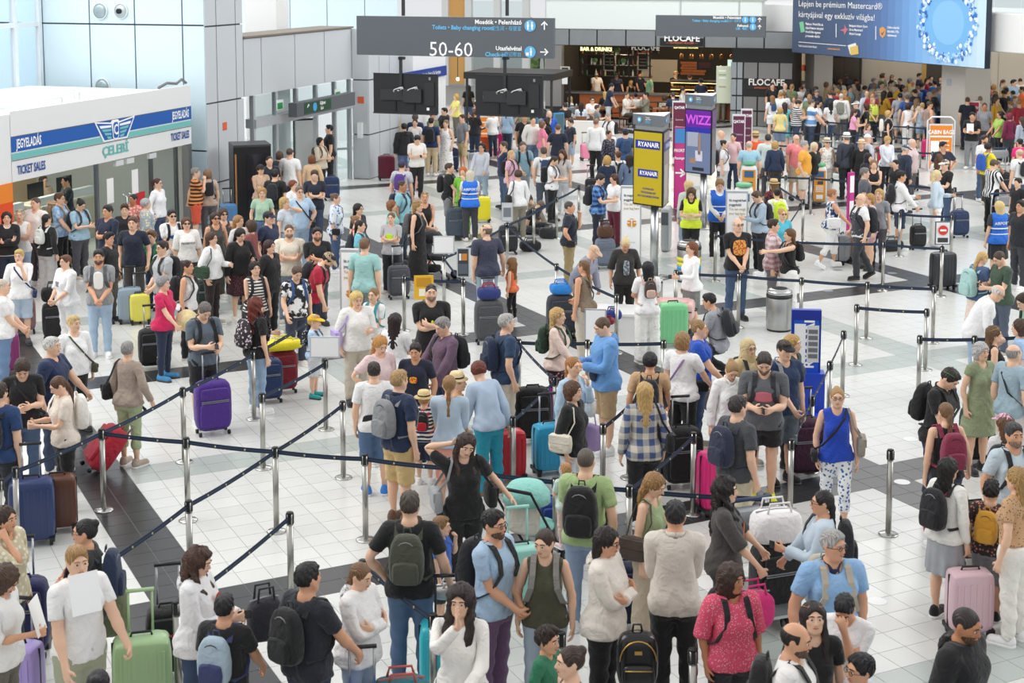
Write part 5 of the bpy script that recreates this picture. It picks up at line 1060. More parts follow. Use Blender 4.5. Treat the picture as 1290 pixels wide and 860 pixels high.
for u0, u1, vt, vb, k in ((425.4, 449, 313.5, 428, 'beside the man in aqua shirt'), (783.5, 810, 234, 330, 'under the yellow airline pillar'), (917.5, 945.5, 240, 336, 'behind man in black skull shirt')):
    o, w, zt, th = totem(u0, u1, vt, vb, mat('f4f5f5', .4, em=.10), 'white baggage weighing lightbox with orange scale symbol '+k); g = mat('5a5d61'); c = mat('e3a13c', .4)
    for j, (tx, mm) in enumerate((('Itt megmérheti', g), ('poggyászát', g), ('You can weigh', mat('c9b48a')), ('your bag here', mat('c9b48a')))): ttext(o, th, tx, -w+.07, zt-.20-.095*j, .055, mm, 'LEFT', True, .78)
    tdisc(o, th, .02, zt*.52, w*.46, c); 
    trect(o, th, 'scale_post', -.01+.02, .01+.02, zt*.52-.08, zt*.52+.08, mwhite, .015); trect(o, th, 'scale_beam', -.08+.02, .08+.02, zt*.52+.06, zt*.52+.08, mwhite, .016); trect(o, th, 'scale_foot', -.06+.02, .06+.02, zt*.52-.095, zt*.52-.08, mwhite, .016)
    for q in (-1, 1): trect(o, th, 'scale_pan', q*.075-.03+.02, q*.075+.03+.02, zt*.52+.0, zt*.52+.02, mwhite, .016)
    for j in range(3): ttext(o, th, ('Mérlegelje csomagját', 'indulás előtt', 'before check-in')[j], -w+.07, zt*.27-.06*j, .028, mat('9ab0b4'), 'LEFT', False, .8)
# -- blue airline stand with papers
o, w, zt, th = totem(1004.5, 1042, 389.5, 520, mat('1d55c8', .4), 'blue airline information stand with paper notices beside the rope', '1b3fae', -.10, .10)
mb = MB(); mb.box(-w-.05, w+.08, -.36, .30, 0, .05); mb.box(-w+.0, w+.06, -.14, .12, .05, .62); mb.build('stand_base', mat('1a43b8', .45), o)
trect(o, th, 'top_band', -w, w, zt-.14, zt, mat('1a2f96', .4), .01); trect(o, th, 'paper_notice', -w+.04, -.01, zt-.78, zt-.20, mat('f2f3f2', .7), .014); trect(o, th, 'paper_notice', .01, w-.03, zt-.76, zt-.22, mat('d9dbdb', .7), .014)
for k in range(5): trect(o, th, 'print_block', .03, w-.05, zt-.34-.09*k, zt-.28-.09*k, mat('6f7478', .7), .02)
link('lettering', text_mesh('RYANAIR', .20, 'LEFT', True), mwhite, o, [list(r) for r in frame_m((.05, -th/2-.012, .68), (0, 0, 1), (-1, 0, 0))])
# -- burgundy and magenta totems, orange bag gauge, red totem, kiosk terminals
for u0, u1, vt, vb, c, tx, lab in ((935, 949.5, 137, 205, '5b2142', 'QATAR', 'burgundy airline totem with white frame left of check-in queue'), (924, 940.5, 144, 216, '60284a', 'QATAR', 'nearer burgundy airline totem, in front of its twin'), (848, 866, 127, 200, '6a2440', 'QATAR', 'burgundy airline totem behind the yellow pillar'), (1222, 1236, 127, 188, 'c2202f', 'Priority', 'tall red totem beside the white pillar')):
    o, w, zt, th = totem(u0, u1, vt, vb, mat(c, .45), lab, 'e6e6e8'); ttext(o, th, tx, 0, zt-.22, .09, mwhite, 'CENTER', True, .8)
    for k in range(3): ttext(o, th, ('Economy', 'Business', 'Bag drop')[k], 0, zt-.62-.24*k, .06, mat('e2d6de'), 'CENTER', False, .8)
o, w, zt, th = totem(851, 866.5, 160, 262, mat('cf3f8c', .4), 'magenta totem with white arrow behind the yellow pillar', 'c33a84'); trect(o, th, 'blue_top', -w+.02, w-.02, zt-.42, zt-.03, mat('4a8fd0', .4), .01); ttext(o, th, 'PRIORITY', 0, zt-.62, .08, mwhite, 'CENTER', True, .7); ttext(o, th, 'Passengers', 0, zt-.82, .07, mwhite, 'CENTER', True, .7); ttext(o, th, '→', 0, zt-1.22, .24, mwhite, 'CENTER')
o, w, zt, th = totem(1071.5, 1081, 217, 300, mat('d0489a', .4), 'tall narrow magenta totem with white panels beside rope', 'cf3f92', .5, .06)
for z in (.5, 1.1): trect(o, th, 'white_panel', -w*.7, w*.7, z, z+.4, mwhite, .01)
o, w, zt, th = totem(1174, 1203.5, 156, 215, mat('ee8a2a', .4), 'orange cabin bags gauge in a white tubular frame', 'e8e9ea', -.1, .06); ttext(o, th, 'CABIN BAGS', 0, zt-.26, .13, mwhite, 'CENTER', True, .8)
for k in range(4): trect(o, th, 'white_line', -w*.1, w*.7, zt-.55-.14*k, zt-.51-.14*k, mat('fbe3c8'), .01)
trect(o, th, 'white_band', -w*.9, w*.9, zt-.42, zt-.37, mwhite, .01); trect(o, th, 'white_panel', -w*.85, -w*.15, .3, .95, mwhite, .012)
mb = MB(); mb.tube([(-w-.05, 0, 0), (-w-.05, 0, zt+.1), (-w+.08, 0, zt+.22), (w-.08, 0, zt+.22), (w+.05, 0, zt+.1), (w+.05, 0, 0)], .025, 8); mb.build('tube_frame', mat('e8eaea', .35, .3), o, True)
o, w, zt, th = totem(1189.5, 1202, 145, 176, mat('f4f2f3'), 'white placard with burgundy top behind the orange gauge', 'e6e6e8', -.1, .04); trect(o, th, 'band', -w*.9, w*.9, zt-.16, zt-.05, mat('6a2440'), .01)
for u0, u1, vt, vb, c, lab in ((600, 620, 146, 184, 'ee8a2a', 'orange airline placard left under right hanging monitor'), (630, 646, 147, 186, 'd8318a', 'magenta airline placard beside the orange one')):
    o, w, zt, th = totem(u0, u1, vt, vb, mat(c, .4), lab, 'e8e9ea', -.1, .05)
    for k in range(4): trect(o, th, 'white_line', -w*.7, w*.6, zt-.25-.2*k, zt-.2-.2*k, mat('fbe8da'), .01)
for u0, u1, vt, vb, c, lab in ((593.5, 619, 172, 198, 'e8622c', 'orange cabin bag gauge box under the placard'), (621.5, 634, 168, 195, 'd8237e', 'magenta cabin bag gauge box under placard')):
    o, w, zt, th = totem(u0, u1, vt, vb, mat(c, .4), lab, c, -.1, .3); mb = MB(); mb.box(-w*.75, w*.1, -th/2-.014, -th/2-.008, zt*.2, zt*.8); mb.build('white_print', mat('fbe8da'), o)
def terminal(u, vt, vb, lab, c='e39b36'):
    p = at(u, vb); zt = at_y(u, vt, p[1])[2]; o = empty('self_service_kiosk', (p[0], p[1], 0), -.12, 1, lab, 'kiosk'); w = zt*.18
    V, F = rbox(w*2, .30, zt*.93, 6, 6); V = V[:, [0, 1, 2]]; link('casing', mesh_np('casing', V+[0, 0, .04], F), mat('ecece8', .4), o)
    mb = MB(); mb.box(-w*.8, w*.8, -.165, -.148, zt*.10, zt*.86); mb.build('orange_front', mat(c, .4), o); mb = MB(); mb.box(-w*.55, w*.55, -.175, -.166, zt*.70, zt*.84); mb.build('screen', mat('3c5f86', .2, em=.15), o)
    mb = MB(); mb.box(-w*.30, w*.45, -.172, -.166, zt*.52, zt*.60); mb.build('slot', mat('44474a'), o); mb = MB(); mb.box(-w*.45, w*.45, -.172, -.166, zt*.15, zt*.26); mb.build('label_plate', mwhite, o)
    for k in range(4): mb = MB(); mb.box(-w*.55, w*.5, -.170, -.166, zt*(.33+.045*k), zt*(.35+.045*k)); mb.build('print_line', mwhite, o)
    mb = MB(); mb.lathe([(w*.8, 0), (w*.85, .07), (w*.6, .09)], 16, (0, 0, zt*.96)); mb.build('green_lamp', mat('6fb98a', .3), o, True); return o
terminal(1031.5, 207, 257, 'white self check-in kiosk with orange front, in front of yellow shirt'); terminal(942.5, 205, 262, 'white self check-in kiosk with orange front left of the rope'); terminal(936, 232, 300, 'low white bag-tag kiosk behind the weighing lightbox', 'd9d9d4')
def cabinet(u0, u1, vt, vb, c, lab, d=.5):
    p0, p1 = at(u0, vb), at(u1, vb); Y = p0[1]; zt = at_y(u0, vt, Y)[2]; w = (u1-u0)/CF*Y/2; o = empty('grey_cabinet', ((u0+u1)/2/CF*Y-CCX/CF*Y, Y+d/2, 0), -.25, 1, lab, 'cabinet'); V, F = rbox(w*2, d, zt, 8, 4); link('casing', mesh_np('casing', V, F), mat(c, .4, .3), o); mb = MB(); mb.box(-w*.8, w*.8, -d/2-.012, -d/2-.002, zt*.62, zt*.9); mb.build('screen', mat('4a5258', .2), o); return o
cabinet(838, 849, 262, 318, 'a9adaf', 'grey metal terminal behind the yellow pillar pole'); cabinet(961, 982, 264, 318, 'b4b7b8', 'grey metal terminal beside the woman in turquoise top')
# blue framed touch screens by the cafe tables
for u0, u1, vt, vb, k in ((697, 711, 142, 186, 'right'), (665, 678, 147, 190, 'left')):
    o, w, zt, th = totem(u0, u1, vt, vb, mat('4a6a72', .2, em=.08), f'blue framed touch screen totem near the cafe tables, {k} of two', '4f9bd6', .5, .12)
# -- bins
def bin_(u0, u1, vt, vb, lab, rings=()):
    u = (u0+u1)/2; Y = at(u, vb)[1]; r = (u1-u0)/CF*Y/2; Y += r; x = (u-CCX)/CF*Y; zt = at_y(u, vt, Y)[2]*.97; o = empty('waste_bin', (x, Y, 0), 0, 1, lab, 'bin'); mb = MB()
    mb.lathe([(r*.94, 0), (r*.94, .03)], 28); mb.build('foot_ring', mat('1d1e20', .6), o, True); mb = MB(); mb.lathe([(r*.97, .03), (r, .05), (r, zt*.78), (r*.98, zt*.79)], 28); mb.build('drum', mat('b4b5b3', .3, .9, kind='brushed'), o, True)
    mb = MB(); mb.lathe([(r*1.02, zt*.79), (r*1.02, zt*.86)], 28); mb.build('black_band', mat('1b1c1e', .4), o, True); mb = MB(); mb.lathe([(r*1.0, zt*.86), (r*.98, zt*.94), (r*.75, zt*.99), (r*.5, zt)], 28); mb.build('lid', mat('c4c5c4', .25, .9), o, True); mb = MB(); mb.lathe([(r*.6, zt*.994), (r*.6, zt*1.002)], 20); mb.build('opening', mat('232426'), o, True)
    for z, c in rings: mb = MB(); mb.lathe([(r*1.008, zt*z), (r*1.008, zt*(z+.09))], 28); mb.build('colour_ring', mat(c, .5), o, True)
    return o
bin_(971.5, 1004.8, 361, 419, 'large round steel waste bin with black band on open floor'); bin_(856, 887, 301, 357, 'round steel bin with yellow and blue rings under hi-vis woman', ((.40, 'e8d93a'), (.30, '3aa0d8'), (.52, 'e8d93a'))); bin_(830.5, 838.5, 350, 376, 'small round steel ash bin beside pale green suitcase')
# -- lightbox frame at the entrance and the vending machine
o, w, zt, th = totem(368, 399, 149, 236, mat('cfd3d2', .3), 'tall black framed blank lightbox standing inside the entrance', '17181a', .42, .18)
p = at(303, 284)+E2*.5-E1*.25; vm = empty('vending_machine', (p[0], p[1], 0), .32, 1, 'black vending machine with dark glass front against grey wall', 'vending machine')
mb = MB(); mb.box(-.46, .46, 0, .85, 0, 2.02); mb.build('cabinet', mat('18191b', .35), vm); mb = MB(); mb.box(-.46, .46, -.01, .85, 2.02, 2.07); mb.build('top', mat('3b3d40', .4), vm); mb = MB(); mb.box(-.14, .42, -.02, -.002, .55, 1.85); mb.build('glass_front', mat('2a2a30', .08), vm); mb = MB(); mb.box(-.43, -.39, -.03, -.0, .1, 1.85); mb.build('copper_strip', mat('c08a5e', .35, .6), vm); mb = MB(); mb.box(-.05, .35, -.03, -.002, .2, .45); mb.build('delivery_flap', mat('2b2c2f', .4), vm)
link('lettering', text_mesh('budapest', .09, 'CENTER', True), mat('c8402c'), vm, [list(r) for r in frame_m((.12, -.03, 1.22), (1, 0, 0), (0, 0, 1))])
# -- big advertising board on the mezzanine edge (faces the hall, runs along the tile diagonal)
bd = empty('advertising_board', FM @ Vector((bR, aR, 4)), label='huge dark blue advertising board with white headline and glowing ring', cat='billboard'); E3 = Vector((-TA[0], -TA[1], 0)); zb0 = zB; zb1 = zB+3.6
def bx(a, b, off0, off1, z0, z1): return abox(a, b, bR-off1, bR-off0, z0, z1)
P_(bx(aR, aL, -.25, 0, zb0, zb1), 'board_case', mat('26303f', .4), bd); mbo = mat('3d5478', .5, em=.12)
nseg = 28; _st = [(0, (70, 84, 110)), (.3, (72, 92, 124)), (.5, (88, 118, 168)), (.68, (120, 172, 226)), (.85, (165, 205, 238)), (1, (200, 225, 245))]; seg = ['%02x%02x%02x' % tuple(int(np.interp(k/27, [a for a, _ in _st], [c[j] for _, c in _st])) for j in range(3)) for k in range(28)]
for k in range(nseg): P_(bx(aL+(aR-aL)*(k+1)/nseg, aL+(aR-aL)*k/nseg, 0, .012, zb0+.02, zb1-.02), 'print_panel', mat(seg[k], .5, em=.15), bd)
def bp(u, v): a, z = on_b(u, v, bR-.02); return a, z
def btext(txt, u, v, hpx, m, sx=1.0, bold=True, al='LEFT'):
    a, z = bp(u, v); p = FM @ Vector((bR-.03, a, z)); return place(link('lettering', text_mesh(txt, hpx/CF*p.y/.72, al, bold, sx=sx), m, bd), bd, frame_m(p, E3, (0, 0, 1)))
btext('Lépjen be prémium Mastercard®', 1006, 4.5, 7.6, mwhite, 1.12, False); btext('kártyájával egy exkluzív világba!', 1006, 18, 7.6, mwhite, 1.10, False)
for k, (u, ls) in enumerate(((1015, ('Platinum, World Elite és', 'üzleti Prémium kártyával', 'World Elite ingyenes', 'promenade vásárlás')), (1070, ('Budapest Airport Gyors', 'Sáv és Mastercard', 'Airport Lounge')), (1118, ('Online vásárlási', 'biztosítás 3 fős', 'védelemmel')))):
    for j, tx in enumerate(ls): btext(tx, u, 30+k*2.2+j*5.0, 3.0, mwhite, .86)
btext('További információ és belépési feltételek:', 1006, 57.5, 2.6, mat('e6eaf2'), .62); btext('premium.mastercard.hu', 1043, 61, 2.6, mat('f0a24a'), .7)
def bpoly(nm, pts, m, off=.02): P_(MB().poly([FM @ Vector((bR-off, *bp(u, v))) for u, v in pts], FM.to_3x3() @ Vector((-.006, 0, 0))), nm, m, bd)
bpoly('rule', [(1006, 52.5), (1066, 57.3), (1066, 58), (1006, 53.2)], mwhite)
for u, v in ((1053, 30), (1103, 33)): bpoly('divider', [(u, v), (u+.8, v), (u+.8, v+17), (u, v+17)], mwhite)
bpoly('card', [(1068, 57), (1078, 54), (1081, 66), (1071, 68)], mat('f2f4f2', .4)); bpoly('card', [(1071, 59.5), (1081, 57), (1082, 68), (1072, 69.5)], mat('e8c56a', .4), .03)
bpoly('card_icon', [(1007, 28), (1012, 27), (1014, 40), (1009, 41)], mat('7fd0a0')); bpoly('plane_icon', [(1058, 38), (1064, 36), (1064, 31), (1066.5, 36), (1069, 36.5), (1066.5, 39), (1064, 44), (1063, 39.5)], mat('d07a8a')); bpoly('shield_icon', [(1108, 36), (1112, 33.5), (1116, 37), (1115.5, 44), (1112, 48), (1108.5, 44)], mat('e8a55a')); bpoly('shield_tick', [(1109.8, 40), (1111.5, 42.5), (1114.5, 38.5), (1111.5, 44.5)], mbo, .03)
# ring of splashing water: a flat printed ring of many small blobs
rc = (1194.5, 28.5); R_ = random.Random(3)
for rx, ry, n, cols in ((33, 46, 190, ('e8f4ff', 'bfe0fb', '5d9fe0')), (30, 42, 130, ('ffffff', '2f6fc0', '9fd0f6')), (35.5, 49, 90, ('3a78c4', '7ab4ea', 'd9edff'))):
    for c in cols:
        mb = MB()
        for k in range(n//3):
            t = R_.uniform(0, 6.283); r0 = R_.uniform(.5, 2.0); cu, cv = rc[0]+rx*math.cos(t)+R_.gauss(0, 1.6), rc[1]+ry*math.sin(t)+R_.gauss(0, 2.0)
            pts = [FM @ Vector((bR-.022-.004*k % .02, *bp(cu+r0*math.cos(q)*1.1, cv+r0*1.7*math.sin(q)))) for q in np.linspace(0, 6.283, 8, endpoint=False)]; mb.add(pts, [list(range(8))])
        o = P_(mb, 'splash_drops', mat(c, .4, em=.15), bd); o['kind'] = 'stuff'
def bell(nm, rx, ry, m, off, w=None):
    a = [FM @ Vector((bR-off, *bp(rc[0]+rx*math.cos(t), rc[1]+ry*math.sin(t)))) for t in np.linspace(0, 6.283, 40, endpoint=False)]
    if w is None: P_(MB().add(a, [list(range(40))]), nm, m, bd)
    else:
        b = [FM @ Vector((bR-off, *bp(rc[0]+(rx-w)*math.cos(t), rc[1]+(ry-w*1.4)*math.sin(t)))) for t in np.linspace(0, 6.283, 40, endpoint=False)]; P_(MB().add(a+b, [[k, (k+1) % 40, 40+(k+1) % 40, 40+k] for k in range(40)]), nm, m, bd)
bell('ring', 35, 48, mat('7fb6ec', .4, em=.15), .0165, 6); bell('ring_core', 29, 40, mat('74b2e4', .4, em=.2), .0155); bell('ring_glow', 20, 28, mat('86bdea', .4, em=.2), .0165); 
# small direction sign under the board
o, w, zt, th = totem(1089, 1144, 75, 160, mat('4b545c', .5), 'x', '4b545c'); D.objects.remove(o.children[1]); D.objects.remove(o.children[0]); D.objects.remove(o)
q = abox(aR+2.2, aR+6.2, bR+1.0, bR+1.15, 2.95, 3.3); ds = empty('direction_sign', FM @ Vector((bR+1, aR+4, 3)), label='slim grey direction sign with blue icon hanging below the big board', cat='sign'); P_(q, 'sign_panel', msg, ds); P_(abox(aR+3.9, aR+4.1, bR+1.05, bR+1.1, 3.3, 3.58), 'hanger', msg, ds)
mb = MB(); mb.lathe([(.11, 0), (.11, .006)], 18); place(mb.build('icon_disc', mlb, ds), ds, frame_m(FM @ Vector((bR+.99, aR+5.4, 3.13)), E3, (0, 0, 1))); place(link('lettering', text_mesh('Felvonó', .13, 'LEFT', True), mwhite, ds), ds, frame_m(FM @ Vector((bR+.985, aR+5.2, 3.13)), E3, (0, 0, 1))); place(link('lettering', text_mesh('←', .22, 'CENTER', True), mwhite, ds), ds, frame_m(FM @ Vector((bR+.985, aR+5.75, 3.12)), E3, (0, 0, 1)))
# -- cafe: signs, counter, shelves, pastry case, boards, canopy stall
def cw(u, v, ds_=0.0): return wt(u, v, SC+ds_)
fs = empty('cafe_sign', W(6, SC, 3.4), label='black cafe fascia sign with white name and orange subtitle', cat='sign'); srect('sign_board', 832, 47.5, 886, 58.3, SC-.05, mat('17181a', .5), fs, .1); stext('FLOCAFE', 859, 48.5, SC-.16, 8, mwhite, fs, 'CENTER', True, 1.0); stext('— ESPRESSO ROOM —', 859, 54.2, SC-.16, 2.6, mat('c8683c'), fs, 'CENTER', True, 1.1)
fs = empty('cafe_sign', W(10, SC, 1.5), label='white cafe name lettering on dark tiled corner block', cat='sign'); srect('sign_board', 941, 97.5, 986, 113.5, SC-.17, mat('1b1a1a', .5), fs, .03); stext('FLOCAFE', 965.5, 104, SC-.21, 8.2, mat('e6e2da'), fs, 'CENTER', True, .98); stext('ESPRESSO ROOM', 964, 111, SC-.21, 2.2, mat('b8542e'), fs, 'CENTER', True, 1.2)
fs = empty('neon_sign', W(3, SC+1.2, 3), label='glowing BAR & DRINKS lettering inside the cafe, left', cat='sign'); srect('backing', 737, 58, 765, 66, SC+1.3, mat('4a4a22', .5), fs, .04); stext('BAR & DRINKS', 751, 62, SC+1.25, 4.6, mat('fff6b0', .5, em=2.2), fs, 'CENTER', True, 1.0)
fs = empty('neon_sign', W(6, SC+1.2, 3), label='glowing yellow lettering under the black fascia sign', cat='sign'); srect('backing', 852, 57.5, 876, 61.5, SC+.9, mat('5a5a22', .5), fs, .04); stext('ESPRESSO ROOM', 864, 59.6, SC+.85, 2.8, mat('fff08a', .5, em=2.2), fs, 'CENTER', True, 1.05)
fs = empty('cafe_sign', W(5, SC+2, 3), label='inner black cafe sign with white name above the counter', cat='sign'); srect('sign_board', 795, 56, 830, 66.5, SC+2.0, mat('151414', .5), fs, .1); stext('FLOCAFE', 813, 60.5, SC+1.88, 6.4, mat('f0ece0', .5, em=.3), fs, 'CENTER', True, 1.0); stext('ESPRESSO', 815, 65.2, SC+1.88, 1.6, mat('d8562a', .5, em=.5), fs, 'CENTER', True, 1.4)
ct = empty('bar_counter', W(3.4, SC+1.2, 0), label='long cafe counter with orange-brown wood front', cat='counter'); P_(wbox(1.0, 5.4, SC+.55, SC+1.3, 1.06, 1.12), 'worktop', mat('6a6664', .35), ct); P_(wbox(1.6, 5.3, SC+.65, SC+1.2, .10, 1.06), 'wood_front', mat('a5582a', .5), ct); P_(wbox(1.65, 5.25, SC+.72, SC+1.2, 0, .10), 'plinth', mat('222222'), ct)
pc = empty('pastry_case', W(6.6, SC+1.8, 0), label='lit glass pastry case full of golden pastries', cat='display case'); P_(wbox(5.35, 8.0, SC+1.0, SC+1.8, .1, .78), 'wood_front', mat('9a5024', .5), pc); P_(wbox(5.35, 8.0, SC+1.75, SC+1.8, .78, 1.62), 'back', mat('3a2c22'), pc); P_(wbox(5.35, 8.0, SC+1.0, SC+1.8, 1.62, 1.66), 'top', mat('2a2523'), pc)
for z in (.80, 1.06, 1.34): P_(wbox(5.4, 7.95, SC+1.05, SC+1.75, z, z+.02), 'shelf', mat('6a4a30', .4), pc)
for z in (.82, 1.08, 1.36): P_(wbox(5.4, 7.95, SC+1.06, SC+1.08, z+.20, z+.22), 'light_strip', mat('ffd488', .5, em=3.0), pc)
for z in (.82, 1.08, 1.36):
    mb = MB()
    for k in range(26):
        V, F = rbox(.085, .12, .07, 2.2, 2); q = W(5.47+k*.095, SC+1.2+R_.uniform(0, .3), z); mb.add([(q.x+x, q.y+y, q.z+z_) for x, y, z_ in V], F.tolist())
    o = P_(mb, 'pastries', mat('d9932f', .5), pc); o['kind'] = 'stuff'
hs_ = empty('hanging_shelf', W(2, SC+1.5, 2.2), label='black hanging shelf frame with bottles, plants over the bar', cat='shelf')
for t in (1.35, 2.35, 3.5, 4.4): P_(wbox(t-.03, t+.03, SC+1.5, SC+1.56, 1.7, 3.35), 'upright', mat('141414'), hs_)
for z in (1.72, 2.18, 2.62, 3.0): P_(wbox(1.3, 4.45, SC+1.45, SC+1.75, z, z+.03), 'shelf_board', mat('1a1918'), hs_)
_ORD = ['first', 'second', 'third', 'fourth', 'fifth', 'sixth', 'seventh', 'eighth', 'ninth', 'tenth', 'eleventh', 'twelfth', 'thirteenth', 'fourteenth', 'fifteenth']
bc = ['7a3a20', '2f4a2c', 'b06a2a', 'c8b48a', '4a2a1a', 'd8d2c2', 'a83a24', '3a5a3a']
bme = MB(); bme.lathe([(.035, 0), (.038, .02), (.036, .16), (.014, .22), (.014, .28)], 8); bmesh_ = bme.mesh('bottle', True)
for z in (1.75, 2.21, 2.65):
    for k in range(15):
        if (k+int(z*10)) % 4 == 3: continue
        o = link('bottle', bmesh_, mat(bc[(k*3+int(z*7)) % 8], .25)); o.location = W(1.45+k*.2, SC+1.6, z); tag(o, f'{cname(bc[(k*3+int(z*7)) % 8])} bottle over the cafe bar, {_ORD[k]} place along the {"lower" if z < 2 else "middle" if z < 2.5 else "upper"} shelf', 'bottle', 'bottles over the cafe bar')
for k, (t, z) in enumerate(((1.5, 3.03), (2.0, 2.21), (3.0, 2.65), (3.25, 2.21), (4.1, 3.03))):
    pl = empty('potted_plant', W(t, SC+1.55, z), label='small green potted plant on the bar shelf, '+('leftmost', 'second from left', 'middle', 'second from right', 'rightmost')[k], cat='plant'); V, F = rbox(.24, .2, .2, 2.2, 4); link('foliage', mesh_np('foliage', V+[0, 0, .09], F), mat('6f9a58', .8, kind='camo', h2='3f6a34', sc=30.0), pl); mb = MB(); mb.lathe([(.05, 0), (.065, .1)], 10); mb.build('pot', mat('cfc9be'), pl)
for k, (u0, u1, v0, v1) in enumerate(((762, 774, 66, 88), (805, 816, 68, 87), (880, 897, 77, 87), (708, 716, 85, 96))):
    o = empty('menu_board', W(*cw((u0+u1)/2, v1, 2.6 if k < 3 else .0)[:1], SC+2.6, 2), label='black menu board in '+('pale frame left of the inner sign', 'pale frame below the inner sign', 'red lettering over pastry case', 'white frame on the grey pier')[k], cat='menu board'); srect('frame', u0-2, v0-1.5, u1+2, v1+1.5, SC+(2.6 if k < 3 else -.02), mat('cfc6b4' if k != 2 else '1c1a19', .5), o, .03); srect('board', u0, v0, u1, v1, SC+(2.6 if k < 3 else -.02), mat('1a1817', .5), o, .012, .03)
    for j in range(4): srect('chalk_line', u0+1, v0+2+j*(v1-v0-3)/4, u1-1.5, v0+2.7+j*(v1-v0-3)/4, SC+(2.6 if k < 3 else -.02), mat('b8ad9a' if k != 2 else 'b8402c'), o, .004, .043)
tag(srect('paper_notice', 708, 97, 715, 106, SC-.02, mat('f0f0ee'), None or fs), None); 
for k in range(9):
    t = 5.6+k*.42; o = empty('pendant_lamp', W(t, SC+2.2, 2.5), label=f'small copper pendant over the pastry case, {_ORD[k]} from left', cat='lamp', group='pendants over the pastry case'); mb = MB(); mb.lathe([(.02, .22), (.07, .18), (.09, 0)], 10); mb.build('shade', mat('a8743e', .4, .4), o, True); mb = MB(); mb.tube([(0, 0, .2), (0, 0, .95)], .008, 5); mb.build('cord', mat('111111'), o)
o = empty('display_poster', W(7.7, SC+.6, 0), label='tall pale green illuminated poster at the cafe corner', cat='poster'); srect('poster_case', 903, 83, 921, 130, SC+.2, mat('c6cdb6', .4, em=.1), o, .08); srect('lit_edge', 917, 75, 922, 130, SC+.25, mat('d6efe6', .4, em=.5), o, .05)
for v, c in ((88, 'f2f2ea'), (93, '9fb08c'), (97, 'eef0e6'), (108, 'b4a58c')): srect('poster_print', 906, v, 915, v+2.2, SC+.2, mat(c), o, .006, .08)
for e, (t, z) in enumerate(((3.0, 3.2), (5.0, 3.2), (7.2, 3.2))):
    l = D.lights.new('cafe_lamp', 'POINT'); l.energy = 130; l.color = (1, .78, .5); l.shadow_soft_size = .25; o = D.objects.new('cafe_lamp', l); COL.objects.link(o); o.location = W(t, SC+2.6, z)
cn = empty('food_stall', W(2, 11, 0), label='food stall with black canopy roof and stainless counter by cafe', cat='stall'); sS = sgeo(640, 57)
a0, a1 = wt(584, 100, sS)[0], wt(697, 100, sS)[0]; zc_ = wt(640, 97, sS)[1]; P_(wbox(a0, a1, sS, sS+2.6, zc_-.1, zc_+.15), 'canopy', mat('232425', .5), cn)
for t, s in ((a0+.1, sS+.1), (a1-.1, sS+.1), (a0+.1, sS+2.5), (a1-.1, sS+2.5)): P_(wbox(t-.04, t+.04, s-.04, s+.04, 0, zc_), 'post', mat('2a2b2c'), cn)
P_(wbox(a0+.2, a1-.3, sS+.4, sS+.9, .92, .97), 'worktop', mat('c6c9ca', .3, .7), cn); P_(wbox(a0+.25, a1-.35, sS+.45, sS+.85, 0, .92), 'counter_front', mat('b3afa6', .5), cn); P_(wbox(a0+.3, a1-2, sS+2.3, sS+2.5, .4, 1.6), 'green_back', mat('cfe3d8', .5), cn)
lb = empty('hanging_bulb', W(a0-.2, sS, zc_), label='bare white bulb hanging beside the black canopy', cat='lamp'); P_(MB().tube([W(a0-.2, sS-.1, zc_-.05), W(a0-.2, sS-.1, zc_+.7), W(a0+.2, sS-.05, zc_+.9)], .015, 5), 'cord', mat('333333'), lb); V, F = rbox(.14, .14, .16, 2, 4); q = W(a0-.2, sS-.1, zc_-.2); P_(MB().add([(x+q.x, y+q.y, z+q.z) for x, y, z in V], F.tolist()), 'bulb', mat('fff8ea', .3, em=1.0), lb, True)
